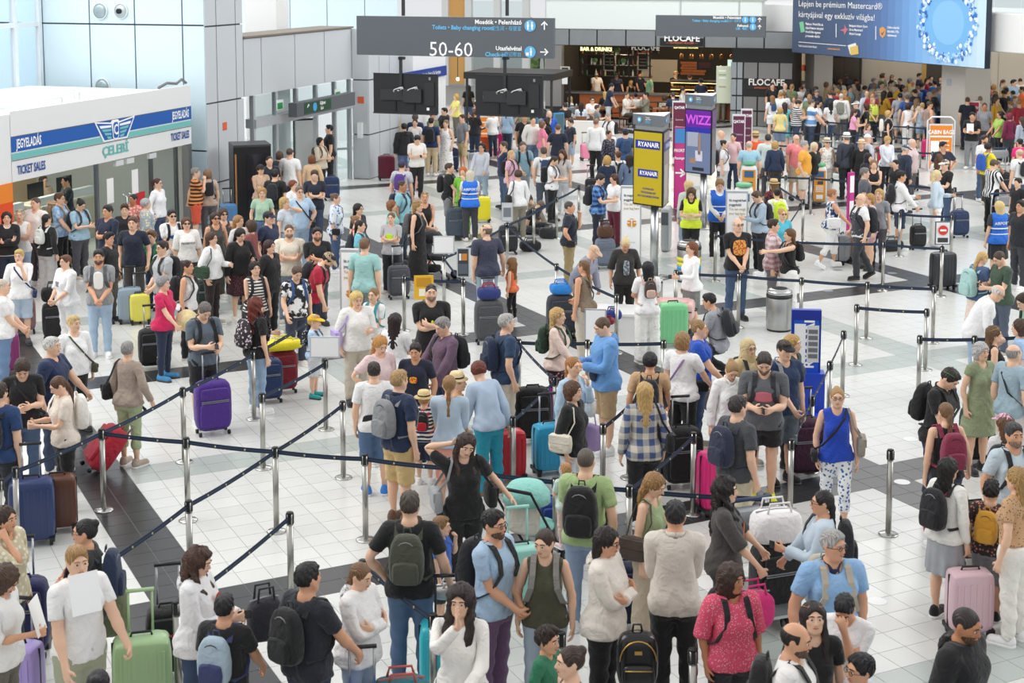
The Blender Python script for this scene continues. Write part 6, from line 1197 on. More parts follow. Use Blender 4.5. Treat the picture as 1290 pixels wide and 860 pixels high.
# ------------------------------------------------------------------ the crowd: u v height yaw code|hair|top|bottom|pose|extras|label
CROWD = '''
5 637 0 70 f1|l:3a2a22|q:c9bfa0/floral/e8e0cc/20|J:3a4450~|dP|ph:|woman in patterned blouse phoning at the left edge
15 716 1.62 80 f1|B:4a3524|q:f0f0ee|T:33363c|dp n35|paper:|curly haired girl in white looking down at bottom left
96 687 1.8 45 m0|s:a5804f|t:f4f4f2|S:a9ad94|uw y-10|mp: sh:e8e8e8|man in white t-shirt with paper sheet at his mouth
108 653 1.7 275 f1|n:18161a|q:1a1a1c|L:4a4c52|cc|gl: bp:1f2f4a|woman in black top and glasses with hair in bun
253 690 0 80 f0|w:4a3024|h:eeeeee|J:2c4a6e~|pp n15|ph: pr:b83a3a,.10,.08,1.33|long haired woman in white sweatshirt reading phone
282 749 1.55 165 m1|s:1e1b1a|t:1c1c1e|T:333338|du|bp:a9bcc8,1,39406a|boy in black t-shirt at the bottom left
123 843 0 185 f1|n:17151a|t:2a2a2e|T:333338|dd||dark haired woman whose head just enters bottom edge left
386 709 1.78 140 m1|s:1c1a1a|t:1d212b|J:2b3550~|du y-10|bq:17181a|man in navy t-shirt gripping a blue suitcase handle
457 709 1.6 60 f0|y:7a5a3e|h:efeeec|J:9fb3c8~|cc n15||girl in white hoodie with folded arms
516 619 1.82 176 m0|s:4a4038|t:1a1b1d|J:4a6f9a~|is|bp:4b4e42|man in black t-shirt and jeans seen from behind
555 650 1.13 80 m0b|s:8a6a44|t:2f66c8|S:24262c|md||small boy in royal blue t-shirt
591 547 1.72 15 f0|f:3a2720|t:151516|T:151516|gk n18 r12|sb:1a1a1c sb:9a9c9e,r sg:|woman in all black lifting her hair with one hand
580 737 1.7 350 f0|w:2a1c18|l:f3f0ea|T:33363c|av|ph:l|woman in white sweater shielding her face with raised palm
623 643 1.8 55 m1|s:1a1716|t:a9c4dd|T:6a4d6e|ff|gl: beard: bp:1c1c20|man in pale blue t-shirt and plum trousers
683 665 0 355 f0|y:3a281e|n:4a4a38|J:9db4c8~|dd n8 y-25|bp:8a8782|woman in olive sleeveless top with ponytail over shoulder
738 564 1.82 165 m0|b:5a5048|t:a7bf86|J:7d9cc0~|pd|bp:1a1a1c,1.1|father in green t-shirt carrying a toddler
766 664 1.74 65 f1|l:1e1614|h:ece4d8|T:17171a|cc n8|gl:|woman in cream hoodie with folded arms
851 631 1.86 176 m1|s:1c1a1a|s:ddd4c8|T:161618|ff|sh:222226|man in cream linen shirt seen from behind
830 597 0 60 f0|l:9a7448|k:a3b487|W:c8b8a0|dd n25|sb:4a3c34,r|woman in pale green tank top looking down
913 601 1.72 80 f0|w:1a1514|q:4a4644|J:3a4450~|uu|pr:b8603a,.16,.16,1.25|woman with long black curls in charcoal t-shirt
922 711 1.62 15 f2+|B:3a2418|q:d8506c/spots/f2c6cc/60|T:24242a|dd y25|bp:1c1c20|woman in red and white patterned top
688 789 1.25 60 m1b|q:2e211a|t:2f7a58|S:3a3a40|fd||boy in green t-shirt at the bottom centre
720 813 0 285 f0|n:3a2a22|k:55585c|T:33363c|dd||woman with low bun in profile at bottom centre
1049 667 1.8 8 m1+|s:a8a6a2|p:8fb8e0|S:dddad2|ds y30|gl: co:22304e bp:b8b0a0|grey haired man in light blue polo shirt
1038 617 0 265 f1|y:1c1616|j:b4cbdc~|J:8fa8c0~|pu|gl: ph:l bq:222226|woman in pale denim jacket holding up her phone
1027 760 0 0 f0|f:241814|c:151516|T:222226|dd n-10|sg:b87a5a|woman in black top with sunglasses on her hair
1062 755 1.62 335 m1|s:17151a|t:f0f0f0|S:33363c|mf n40||teenage boy in white t-shirt looking down
1005 784 1.78 70 m1|r:1c1a18|t:efece8|T:33363c|dd n10|beard:1c1a18 bp:1c1c1e|bearded balding man in white t-shirt, bottom right
1083 820 1.4 290 m1b|s:17151a|t:eeeeee|S:33363c|dd|gl:|boy with glasses at the bottom edge right
1222 767 1.8 45 m2|b:2c2622|h:17171a|T:222226|dd n15|beard:221c1a|bearded man in black hooded sweater
1195 576 1.64 125 f0|l:17120f|l:f0eee8|K:9aa0a6~|dd|bp:1c1c20 sh:1c1c20 xb:a0302f,l|girl in white sweater and grey denim skirt
1249 606 1.42 150 m0c|q:1c1715|t:3a3638/floral/d08a78/25|S:8a8f92|dd|bp:d9a23a,.95 sh:2a2c2e|boy in dark floral shirt and grey shorts
1283 588 1.72 225 f0|l:a5824f|c:caa27a/spots/4a3020/40|T:efece4|dd|sb:1c1c1e,r sh:f4f4f4|woman in white trousers at the right edge
1277 532 1.78 12 m1|s:3a3a3c|t:c3d3dc|S:c9c6be|ud|beard:5a5654 bp:1c1c20|man in pale grey t-shirt with grey stubble
1266 521 1.5 200 f0c|l:6a4a30|t:e8e8e8|S:8aa0b8|dd|cap:e8b0cc|girl in tie-dyed cap behind man in pale grey
1055 487 1.67 352 f0|n:b08a5a|n:1c46b8|C:f0f2f4/floral/3a6aa8/22|dd Lw|gl: xb:1a1a1c,r sb:9a9488 knot:1f5fd0 sh:f4f4f4|woman in royal blue top and patterned trousers
1204 467 1.82 45 m0|s:2a201c|p:17181b|J:2a3a58~|du n32 b8|bp:1a1b1e sg:2aa060|man in black polo with mirrored sunglasses on head
1191 506 0 188 f0|y:7a5a3c|k:17171a|J:3a4a66~|ds n12|bp:8a2f4a|woman in black racerback top with braid
1236 431 0 25 f0|o:b8b8b6|d:8f9a78||dd|sg:8a6a50|silver haired woman in sage green dress
1252 410 1.62 80 f0|l:6a4c34|k:1a1a1c|J:7f9cb8~|Pd|sg:c8b060|girl in black top resting hand at her neck
1277 433 1.76 120 m0|r:9a948e|t:9cb4c0|S:d6d4d0|dd|xb:1a1a1c,r|older man in grey-blue t-shirt and pale shorts
988 428 1.8 20 m0|s:4a3a2a|t:1f3355|S:5a6672|df|cap:1c1d20 bq:8a8d92 sh:1c1c20|man in black cap and navy t-shirt
998 421 1.72 60 f0|l:c09a5a|t:24382c|T:1c1c1e|dd||woman with long fair hair in dark green t-shirt
963 446 1.86 350 m0+|s:3a332e|t:5d6064|H:1a1a1c|pp n30|ph: beard:3a332e bp:2a2a30 sh:d8e020 pr:c06a78,.22,.12|man in grey printed t-shirt and yellow trainers
924 457 0 10 f0|n:a8855a|s:f4f4f2|T:8f8a80|wd n32||woman in loose white shirt with blonde bun
929 498 1.8 125 m0|s:3a3430|t:45484c|T:cfc4a8|dd|bp:2a3148 sg:|man in dark grey t-shirt and beige trousers
943 427 1.64 25 f0|l:cdb98c|q:cdb98c|T:222226|dd|hoodup:cdb98c gl: bp:1d1e22|woman in beige hooded top and glasses
880 402 1.76 80 m0+|n:9a7a50|t:1c4fb8|J:2f4a7a~|du|gl:d88a30 xb:1a1a1c,r|man in royal blue t-shirt with hair tied up
860 418 1.72 145 f0+|o:a07c52|t:f2f2f2|T:151517|du|xb:8a6a9a|woman in white t-shirt with brown bob
819 444 0 172 f1+|c:17151a|t:caa57c|T:222226|du|bp:2a2a30,.9|woman in tan t-shirt with short black curls
812 481 1.7 186 f0|l:c9a468|s:d8d0c0/plaid/4a5a86/7|T:17171a|dd|sb:1c1c1e,r|blonde woman in checked flannel shirt
721 480 1.64 65 f0|o:5a3c28|q:17181a|J:cfdde6~|dd|sb:e8e0cc,r|woman in black t-shirt with brown bob
721 449 1.7 45 f0|y:a5703e|l:b4cfe4|J:b0c8d8~|md|sb:eeeeea tb:b8a0d0|woman in pale blue sweater with cream handbag
755 400 1.84 285 m0|b:5a4632|h:6a9fd8|S:b59a74|pp n25|pr:22304a,.30,.24,1.06 sh:f0f0f0|man in blue and navy hoodie and tan shorts
702 387 1.7 70 f0|l:c9a468|l:ecd2c4|C:2a2426/floral/d88a8a/25|du|bp:3a5a44/camo/2a3a30/12,.9|woman in pink cardigan and floral trousers
736 327 0 235 f1+|y:7a5a3a|k:8a7a66/spots/2a2420/50|T:c8c0b0|du|xb:1c1c1e,r sg:|tanned woman in animal print top from behind
789 301 0 5 f1|n:e0cd9a|q:2f2d2c|T:1c1c1e|dd n38|pr:a8b0b8,.12,.3,1.18,5a626a|blonde woman in sheer black cardigan looking down
816 329 0 190 f1|l:17151a|t:f4f4f4|W:f2f2ee|pp|bp:4a3c38,.7,d8b8a8|woman in white clothes with long black hair
751 310 1.66 60 m0|x|j:8f93a2|T:9a9eac|ud b28|cap:d8b8a0|elderly man in grey jacket bending forward
717 253 1.74 80 m1|b:4a4440|p:1f2636|T:94835e|mi|xb:1c1c1e,r sh:1c1c20|man in navy polo and khaki trousers eating
758 219 1.78 70 m0|s:2a2220|t:6a9ad0/plaid/1c3a78/9|T:1c2230|pp n20|bp:24262c|man in blue checked shirt with backpack
773 219 0 305 f0|l:4a3020|t:f2f2f2|T:6a1f35|pp n10||woman in white t-shirt and burgundy trousers
871 238 0 352 f0|w:5a4028|t:1c1c1e|T:222226|pp n25|ov:v=e2f53a band:|woman in yellow high visibility vest
867 227 1.7 205 f0|l:d8bf86|l:c9d0cc|W:7f9cb8~|dd||blonde woman in grey top behind yellow vest
907 226 1.8 0 m0|c:8a6844|s:e9ebee|T:222226|ff n20|ov:v=1f62cc band:|curly haired man in blue reflective vest
929 274 1.86 8 m0|r:c8bcb2|t:17171a|J:35557f~|ff y12|gl: sh:1c1c20 ph: pr:c8402c,.24,.28,1.27,e0b050|man in black t-shirt printed with a red skull
872 304 0 295 f0|l:7a4a2a|l:f4f4f4|P:7f8280|pd|ph:l|staff woman in white top and grey pencil skirt
892 369 1.75 250 m1|s:1a1818|t:9a9da2|T:222226|ee Lk b15|bp:2a2b30|crouching man in grey t-shirt beside green suitcase
951 241 1.76 285 m0|s:5a4838|l:a9bccd|T:1a1a1c|pp n30|bp:2a2a30,.8|man in pale blue sweater near weighing lightbox
977 277 1.78 80 m0|s:3a2a20|s:b8848a/plaid/e8dcdc/10|T:7a7478|pd|pr:3a5a80,.12,.4,1.2 sh:b03038|man in red checked shirt over blue t-shirt
992 286 0 285 f0|l:6a4a2c|k:17171a|W:f0f0ec|xd|bp:1c1c1f,.8|woman in black tank top pointing left
985 261 1.62 20 f0|n:c09a5c|t:4fb8cc|T:d8d0c4|dd|sun:7a5030|woman in turquoise top with brown sunglasses
979 237 1.62 192 f0|n:2a2020|t:f2f2f2|T:33363c|dd|bp:d8f03a|woman in white t-shirt wearing lime backpack
975 226 1.66 205 f0|l:7a5a3a|l:8a3a3a/camo/222222/20|T:33363c|dd|hat:d8b878|woman in straw hat and red camouflage top
1048 238 1.68 95 f1+|s:a8704a|n:e8ecf4/camo/2a3f6e/14|C:f2f2f0|du Lw|sb:f2f2f0,r sh:f4f4f4|woman in navy and white top walking with suitcase
1085 243 1.78 282 m0|x|t:f0f0f0|T:3a3c40|ds Lw|bp:23242a,1.2 gl: sh:17171a ov:k=3a3d46|bald man striding left with large dark backpack
1097 243 1.62 285 f0|l:b98a50|t:d8c0c8|H:c8a0a8|dd||fair haired woman walking behind the bald man
1089 211 0 80 m0|s:7a7672|t:5b5f66|T:33363c|dd||grey haired man in slate t-shirt by magenta totem
1101 201 0 350 f0|l:8a6a48|k:17171a|T:33363c|cc||woman in black camisole with folded arms
1135 215 1.78 85 m1|s:1c1818|s:f0f0f0|S:1f2d48|pu|bp:25262c|man in white shirt and navy shorts
1180 214 1.74 70 f0|l:e3cf9a|j:b8d0e0~|W:f4f4f0|pd||blonde woman in denim jacket and white trousers
1191 201 0 300 m0|s:6a5a4a|t:1c1c1e|T:33363c|pd|cap:e8e4da|man in cream cap and black t-shirt
1254 201 0 110 m0|s:5a4a40|t:17171a/vstripe/f0f0f0/30|T:17171a|uu n20||man in black and white striped shirt
1259 253 0 192 f0|l:e3c88a|t:3a3c40|K:2a2b2f|dd|ov:v=2a72d8 band: pr:~T=AIRPORT,f0f0f0,.085,1.30|blonde airport helper in blue vest and grey skirt
1243 318 0 112 f0|y:d0ac70|j:3f6496~|M:e9d9cc/spots/b05a48/45|pp n25|bp:a9d0cc,1.15|woman in denim jacket and long patterned skirt
1253 316 1.76 285 m0|b:4a3c30|t:3f5444|J:4a5a70~|pp n32|ph:|man in dark green t-shirt reading his phone
1263 360 1.76 75 m0+|r:d8d4d0|s:f5f5f5|J:8fb0d0~|uu b35|gl:|bald man in white shirt bending forward
1286 370 1.76 280 m0|s:3a2c24|t:9cbfa4|T:5a6a60|ud b30|bq:17171a|man in sage t-shirt with black strap bending
1286 402 0 250 f0|o:4a3428|t:a8c8ec|T:5a5a60|dd||brown haired woman in light blue at right edge
1283 224 1.5 300 m0c|s:1c1716|t:1c1c20|S:1c1c20|dd||boy dressed in black at the right edge
1287 252 0 300 m1|s:17151a|t:24262e|T:33363c|dd||man in dark t-shirt by luggage trolley, right edge
248 210 1.76 100 m0|s:8a8680|t:2a2422/stripe/d88a4a/24|S:d8583c|bm sh||man in orange and black striped shirt
259 214 0 200 f0|o:8a6a50|t:c8b0a0|T:5a5a60|dd|bp:24242a,.8|woman in beige t-shirt beside the striped shirt
198 224 1.72 70 f0|p:4a2a20|l:f4f4f6|T:3a4a66|ds|gl:|woman in white jumper with ponytail, office door
45 245 1.78 335 m0+|b:5a4a40|t:f2efe8|T:4a4a50|dd||man in off-white t-shirt before the ticket windows
76 243 1.76 80 m0|s:5a3c28|t:8ab0d8/camo/b8d0e8/12|T:222226|du|bp:9a7a58,.8 gl:|man in blue patterned shirt with tan backpack
102 251 0 60 f0+|n:1c1716|t:9fc0d4|T:4a4a50|pp n30|bp:2a2a2e,.8 ph:|woman in pale blue t-shirt looking at her phone
136 258 1.8 330 m1|s:1c1a1a|t:1f2942|J:33486a~|cc||man in navy t-shirt by the office glass
157 257 1.55 10 m0c|q:4a3424|t:1c1c20|T:33363c|dd||boy in black t-shirt with floppy brown hair
168 244 1.62 330 f2|n:17151a|q:c87a70/floral/f0d0c8/20|T:4a4a50|dd||woman in coral flowered blouse
183 250 1.62 110 f0+|c:a8a8a8|q:9aa8b4/floral/e8d8a0/18|T:5a6a80|dd||grey curly haired woman in floral blouse
9 266 1.68 20 f0|l:2a1f1c|l:f0f0f0|J:24344a~|cc|ov:j=1a1a1c|woman in black cardigan at far left edge
24 264 1.66 10 f0|n:b8a080|n:f2f2f0|J:9ab8d8~|cc|sg:|woman in white sleeveless top with folded arms
58 269 1.62 150 f0|y:1a1615|l:1c1c1f|W:b4b4b2|dd|bp:d8dcd8,.75|girl in black top with small pale backpack
24 314 1.62 15 f0|s:c8a868|q:f2f2f2|S:a8c4dc~|md y-15|xb:1f2f5a,l|blonde woman in white top and denim shorts
83 321 1.62 320 f0+|s:6a4630|q:f2f2f2|C:eeeeee|ff|pr:8a8a8c,.16,.10|short haired woman in white printed t-shirt
124 314 1.78 10 m1|s:17151a|t:9a9c9e|J:9ac0e0~|ff|beard:17151a bp:55585c,.8 pr:f0efe9,.16,.30,1.28 sh:f4f4f4|bearded man in grey t-shirt with white sweater
136 293 1.62 70 m1|q:17151a|t:1c1c1f|T:33363c|dd||dark haired boy in black behind bearded man
168 272 1.8 0 m0|s:5a4030|t:1c2436|T:4a4846|dd||man in plain navy t-shirt facing forward
191 291 1.5 335 m0c|q:6a4a2c|j:2f8a4a|T:3a4a66|ff|bp:2a4a7a,.8 pr:b4b6b8,.10,.3,1.25|boy in green tracksuit top
205 303 1.76 315 m0|s:2f2620|t:b9bcbe|T:4a4a50|ff|gl: bp:1c1c22|man in light grey t-shirt with dark rucksack
217 264 1.76 30 m0|s:1a1715|t:f0f0f0|T:3a4450|ff|sun: bp:1c1c22,.8 pr:2a5aa0,.2,.07|man in sunglasses and white blue-printed t-shirt
234 273 1.66 20 f0|l:5a3a24|q:f4f2ee|T:33363c|dd|sun: pr:T=PROSECCO,333333,.055,1.26|woman in sunglasses and white lettered t-shirt
271 267 1.68 30 f1|l:3a2620|k:4a4a46|T:33363c|dd|sun:|long haired woman in dark tank top and sunglasses
281 262 0 30 f0|o:4a3428|k:3a3a36/floral/a06a6a/20|T:33363c|dd|sun:|woman in dark floral top beside blue suitcase
266 292 1.68 70 f0|l:4a3424|j:f4f4f4|T:2a2020|pd|sb:2f4a34,r|woman in white cardigan with green tote
304 288 1.7 40 f0|l:1f1614|e:3a2028/spots/a05a60/45||pd n20|ov:j=17171a|woman in black cardigan and dark floral dress
321 329 1.64 30 f0|l:17141a|n:e8e6e0/stripe/2a2a30/40|T:1c1c20|df|bp:1c1c22,.8 sg:|black haired woman in striped sleeveless top
205 348 1.62 75 f0+|c:8a8a8c|t:cc1f58|L:1f2a44|du|sh:3f88b8|grey curly haired woman in magenta t-shirt
235 327 1.66 80 f1|n:3a2420|k:f0f0f0|T:1c1c20|dd|bp:1a1b1f sg:|woman in white tank top with black rucksack
260 383 1.78 35 m0|s:6a6460|t:5c6874|S:1f2024|pp n35|ph: bp:17181c sh:e8e8e8|man in slate t-shirt and black shorts with phone
322 375 1.68 130 f0|w:6a2c1c|t:17171a|J:7fa8cc~|pd|bp:3a343a/floral/e8d8e0/22 sh:f4f4f4|auburn haired woman in black t-shirt
2 351 1.74 105 m0|b:c8b8a8|t:f2f2f0|J:5a86b8~|ff||man in white t-shirt at the left edge
92 397 1.62 40 f0+o|s:c8b078|l:f4f4f4|L:17171a|dd y20|xb:4a4a34,l|stout fair woman in white top and black leggings
64 424 1.76 80 m0+|s:c8c6c2|t:1f2f52|J:33486a~|ud||white haired man in navy sweater
160 430 1.63 155 f0|s:8f8d8c|l:a8978a|C:a9b88f|ds y20|sb:1c1c1e,l sh:b8a898|woman in taupe sweater and green trousers
28 456 1.72 20 m0|c:3a2a20|t:17171a|T:33363c|pp n42|xb:24242a,l|teenager in black t-shirt looking down
68 475 1.64 300 f0|y:5a3c2a|t:ecdfd0|T:1c1c1e|pp n28|bq:f0ece4,f0ece4|girl in cream t-shirt with white rucksack
-2 482 1.74 165 m0|s:3a2a20|t:24406e|T:24262c|dd|bq:17181b|boy in blue printed t-shirt cut by left edge
365 186 1.86 165 m0|b:4a3a30|t:f2f2f2|T:4a5260|dd||tall man in white t-shirt from behind near entrance
339 196 0 30 m0|b:3a2c24|t:1c2230|T:33363c|dd||bald man in navy at the entrance
352 190 0 200 f0|o:5a4434|t:3a3a40|T:33363c|dd||brown haired head behind bald man at entrance
415 157 1.82 285 m0|s:1c1816|t:1a1b20|T:1a1b20|dd||tall man in black by the glass doors
403 173 0 60 f0|o:1c1716|q:d9cdb8|T:2a2a30|pp|bp:4a4638,.8|woman in cream blouse with dark bob at entrance
393 195 0 190 f0|o:7a4a2c|l:d8b894|T:33363c|dd||woman in tan jumper from behind
346 213 0 170 m0|s:17151a|t:1a1a1c|T:33363c|dd|bp:24262c,.9|man in black t-shirt and rucksack from behind
328 207 0 30 f0|l:3a2a22|l:c8a890|T:33363c|cc|cap:1c1c20|woman in black cap hugging her beige top
330 236 0 10 f0|l:b08a58|c:a9c8ae|T:33363c|dd n10||woman in sage green shirt
396 214 0 8 m0|s:4a3c34|p:1f2536|J:33486a~|cc n12|sg:|man in navy polo holding tan jacket
369 227 1.6 60 f0|c:7a3c20|t:f0f0f0|T:33363c|dd||auburn short haired person in white
377 234 1.78 25 m0|s:7a6a5a|t:b4cde4|J:8fb0d0~|ii|xb:1a1a1c,l gl:|man in light blue t-shirt with crossbody strap
422 243 1.66 85 f0|n:6a5448|q:dfe8f2/floral/4a6ea8/16|J:3a5a8a~|dd|xb:1c1c1e,r sg:|woman in blue and white floral shirt
358 248 0 70 f0|l:c0a068|c:c9d3dc|J:7f9cb8~|Pd||fair haired woman in pale grey t-shirt
451 256 1.64 60 f0|l:1a1616|t:2a2a34|T:33363c|dd|gl:|black haired woman with glasses in dark top
448 271 1.6 90 f0|n:8a6844|k:b84a4a|T:33363c|dd||woman in red tank top with messy bun
453 277 1.62 80 f0|y:1a1616|t:7cc8dc|T:33363c|dd|bp:3a3c44,.8|black haired girl in aqua t-shirt
335 267 1.78 60 m0|s:3a2c24|t:26324c|T:33363c|dd|cap:1f2a44|man in navy cap and navy t-shirt
300 271 0 60 f0|l:a5784a|t:d8d8d8|T:33363c|dd||fair brown haired woman in pale t-shirt
319 276 0 250 f0|o:4a3428|t:8a4a4a|T:33363c|dd||brown haired woman in dull red top
364 282 1.8 12 m0+|b:5a4638|t:e6dccb|T:7a8694|cc|beard:5a4638|man in cream t-shirt with folded arms
399 286 1.76 18 m1|s:1c1816|t:1a1b1e|T:33363c|cc|beard:2a2420|smiling man in black t-shirt with folded arms
339 302 1.68 60 f0|l:3a2220|j:1a1a1c|T:1a1a1c|dd||woman in black with very long dark hair
375 336 1.64 30 m0|s:5a4634|t:eeeeee/camo/26262a/9|T:33384a|dw n25|bp:2f4f80,.8|boy in cow print t-shirt
419 320 1.78 80 m0|s:1c1816|p:b01f38|J:1f2a48~|du b25 n18|cap:b8a284 beard:1c1816 bp:2a2c30 co:f0e8e8|bearded man in red polo and flat cap
459 300 1.8 168 m0|s:7a5a40|t:9fcfcb|S:8a9a98|dd|sg:|man in aqua t-shirt from behind
395 396 1.25 80 m0b|s:c8a068|t:b8d4ec|S:d8dade|ff|cap:f2c81c bp:2a2a2e/floral/c8c8d0/30,.8 sh:2aa0a0|boy in yellow and white cap
450 367 1.68 25 f0+|l:e0c078|q:f2f0ec|T:cabfae|pd n12|sb:b9a5dc,r|blonde woman in white t-shirt smiling
471 362 1.5 335 f0c|y:8a6a48|t:eeeeee|S:b8bcc0|ff|bp:2a8a90,.75|girl in white t-shirt with teal rucksack straps
498 394 1.66 160 f0|l:2a1c1a|t:eeeeee|T:24242a|cc||dark long haired woman in white t-shirt from behind
543 357 1.82 8 m0+|b:3a342f|t:17181b|T:24262c|cc|beard:4a4844 sg: pr:d8e83a,.04,.12,1.22|burly bearded man in black t-shirt
555 400 1.78 305 m0|s:8f8b88|s:6a5266|J:2a3a58~|uu n20|bq:24262a|grey haired man in plum shirt
637 395 1.8 110 m0|s:b4b0ac|t:28405f|T:cdc4b4|dd|bp:1f2c48|grey haired man in navy t-shirt and stone trousers
613 282 1.82 205 m0+|r:7a6a5c|t:3c4053|J:9ab8cc~|ds y45|sg:|man in charcoal t-shirt holding luggage handle
645 325 1.17 250 f0b|w:8a6238|n:f07a48|L:1a1a1c|dd Ll|sh:f4f4f4|little girl in orange top
493 267 1.62 350 f0|y:6a5440|t:b4b4b6|T:33363c|cc|pr:c0e830,.16,.13|woman in grey t-shirt with lime print
526 252 1.7 65 f0|l:a5814f|g:17171a||pd|bq:5a5c60,5a5c60 sg: sh:e0b0a8|woman in long black dress
535 241 1.7 8 f1|n:a58a5e|k:17171a|C:e8e8e8|ff|sg:|woman in black v-neck tank top
506 227 1.78 70 m2|b:4a3a30|t:8cc0cc|T:3a4450|dd|sg: bp:24304a,.9|bald man in teal t-shirt
506 202 1.76 168 m0|s:4a3a2a|t:c4c6cc|T:3a4450|dd|cap:3a3a66 bp:5a3a8a,.9|man in blue cap with purple rucksack
493 252 1.6 80 f0|o:8a5a38|t:8fcfc8|T:5a5a60|dd|sb:9a5a38,l|woman in mint t-shirt with auburn bob
568 206 1.72 80 m0|s:4a3628|t:1a1b1e|S:8a8c8e|du|bp:1f2024 sh:f4f4f4|boy in black t-shirt and grey shorts
581 209 0 350 f0|o:c86a30|t:7ac03a|T:8ac04a|md||ginger haired woman in bright green
592 214 0 186 f0|l:d8cfb8|t:f0f0f0|T:3a3a40|uu|ov:v=2a74e0 band: xb:17171a pr:~T=AIRPORT,f0f0f0,.085,1.30|white haired helper in blue reflective vest
607 180 0 340 f0|l:1a1616|s:dfe4ee|J:9abcd4~|uu|gl:|woman in white shirt behind luggage trolley
635 178 0 290 m0|s:5a4c40|t:24345a|T:33363c|Pd||man in navy t-shirt talking on the phone
644 189 0 60 f0|y:d0b078|t:e8b8cc|T:33363c|dd|bp:1c1c20,.9|blonde girl in pink t-shirt
509 155 0 200 m0|s:1c1816|h:1a1b1f|J:4a6a9a~|dd||man in black hoodie and jeans, far left queue
523 149 0 350 f0|n:1c1716|t:e8e4e0|T:33363c|dd||woman with black hair in white, far left queue
526 171 1.78 15 m0|s:17151a|t:f2efe8|T:1a1a1c|pp n35 Ll|ph:|man in white t-shirt and black trousers on phone
543 148 0 170 m0|s:1c1816|t:1f3058|T:cdb894|dd|bp:17181b|man in navy top and cream trousers from behind
523 142 0 180 m0|c:5a4a40|t:1f2a4a|T:33363c|dd||curly grey haired man in navy, far left queue
560 132 0 300 m0|s:1c1816|h:1a1b1f|T:33363c|uu||man in black hoodie at the food stall
562 151 0 330 f0|s:8a7058|g:f0f0f0/spots/1a1a1a/25||dd||woman in spotted white and black dress
583 144 1.76 300 m0|s:4a3020|t:7c8086|S:cdb88c|dd|sh:f0f0f0|boy in grey t-shirt and khaki shorts
481 424 1.68 30 f0|l:c08a4a|t:e8cfcf|T:c8c0b4|fh n22||strawberry blonde woman in pale pink t-shirt
471 456 1.64 188 m0|s:2f2824|t:f0f0f0|S:3f6a9a~|dd|sh:3a8ae0 pr:~26262a,.34,.22,1.0 |boy in white, grey and black t-shirt
502 466 1.8 135 m0|s:b08e60|p:22304e|S:d0b27c|dd|bp:8a8c8e sh:6a5040|man in navy polo and khaki shorts
523 432 1.56 350 m1|s:2a1e1a|t:1c2338|J:5a80a8~|dd n10|pr:d8402c,.12,.10,1.24,e8b830|boy in navy t-shirt with red print
534 493 1.17 172 m0b|s:b08e60|t:f0f0f0/stripe/1f2a4a/28|S:1f2d4a|dd|hat:e0c890 bp:1f1f24,.85,c02030|small child in straw hat and striped top
566 472 1.7 176 f0|y:9a7448|j:a9c4dc~|P:f0a898|ff||woman in denim jacket with long ponytail
578 471 1.5 90 f0c|s:b08a5a|t:e0a050|S:d8c8a8|dd|hat:e8d0a0|child in patterned hat facing right
598 454 1.66 215 f0|c:6a2f20|j:a4c0dc~|T:1f9ab4|ud b26|sh:8a6a4a|auburn woman in denim jacket and turquoise trousers
751 149 1.84 155 m0|b:8a6a50|s:f4f4f4|T:1a1a1e|dd|sh:17171a|staff man in white shirt and black trousers
765 142 1.8 300 m0|b:9a948e|t:f2f2f2|T:1a1a1c|aa n20|bp:1c1c20,.9|older man in white reading a paper
767 164 0 40 f1|n:17151a|l:3a3a4a/floral/8a8a9a/20|T:24242a|dd||woman in dark patterned blouse with black bun
788 162 0 190 m0|s:3a2c24|t:3a5a86|J:33486a~|dd|cap:1f2a44 bp:2f4a70,.8|man in blue cap and blue t-shirt
765 196 0 200 f0|o:c8a058|t:1c2a44|T:33363c|dd||blonde bobbed woman in dark blue from behind
779 190 0 200 f0|n:6a4630|t:f0f0f0|T:33363c|dd|bp:1c1c20,.8|woman in white t-shirt with brown bun
793 194 0 180 f0|l:2a1e1a|j:5a7aa0~|J:33486a~|dd||dark haired woman in blue denim jacket
703 156 1.8 172 m0|b:6a5040|t:1f2638|J:3a5a8a~|dd||man in navy t-shirt and blue jeans from behind
719 150 1.55 305 m0c|s:3a2a22|t:2c3444|S:9abcd8~|dd|sh:f0f0f0|boy in dark t-shirt and denim shorts
690 148 0 90 f0|w:2a1c18|t:1c1c1e|T:c8d0d4|du||dark haired woman in black near the touch screens
683 152 0 100 f0|o:7a5a40|t:f088a8|T:d8d4cc|dd||woman in pink t-shirt near the touch screens
692 139 0 10 m0|r:c8c0b8|t:2a5ac0|T:33363c|dd||balding man in royal blue by touch screens
661 143 1.82 10 m1|b:3a2c24|t:1a1b1d|J:4a5a70~|dd|sb:8a6a50,l|man in black t-shirt under the right monitor
671 146 0 20 m0|s:4a3a2a|j:e8e6e0|T:33363c|dd||man in white jacket under the right monitor
659 178 1.8 8 m0|b:6a5a4c|t:7fa4b4|J:8a98a4~|wf n18|bp:1c1c20,.9|man in dusty teal t-shirt with rucksack
685 185 0 190 m0|s:5a5048|t:f0f0ee|T:4a5260|dd|bp:2f4468,.8|man in white t-shirt with navy rucksack
653 214 0 205 f0|c:4a3426|l:f2f2f2|T:8a8474|dd|sb:17171a,l|curly haired woman in white blouse from behind
700 197 0 70 f0|y:2a1c18|t:f2f2f2|T:1a1a1c|pp n25|bp:1c1d22|woman in white t-shirt wearing black rucksack
708 189 0 330 f0|w:5a3c28|t:cfcac6|J:d0d8dc~|dd n15||woman in grey t-shirt and pale jeans
685 254 1.75 60 m0|b:6a5a50|t:1c1d20|T:33363c|nn LF b45||man in black crouched on floor over bag
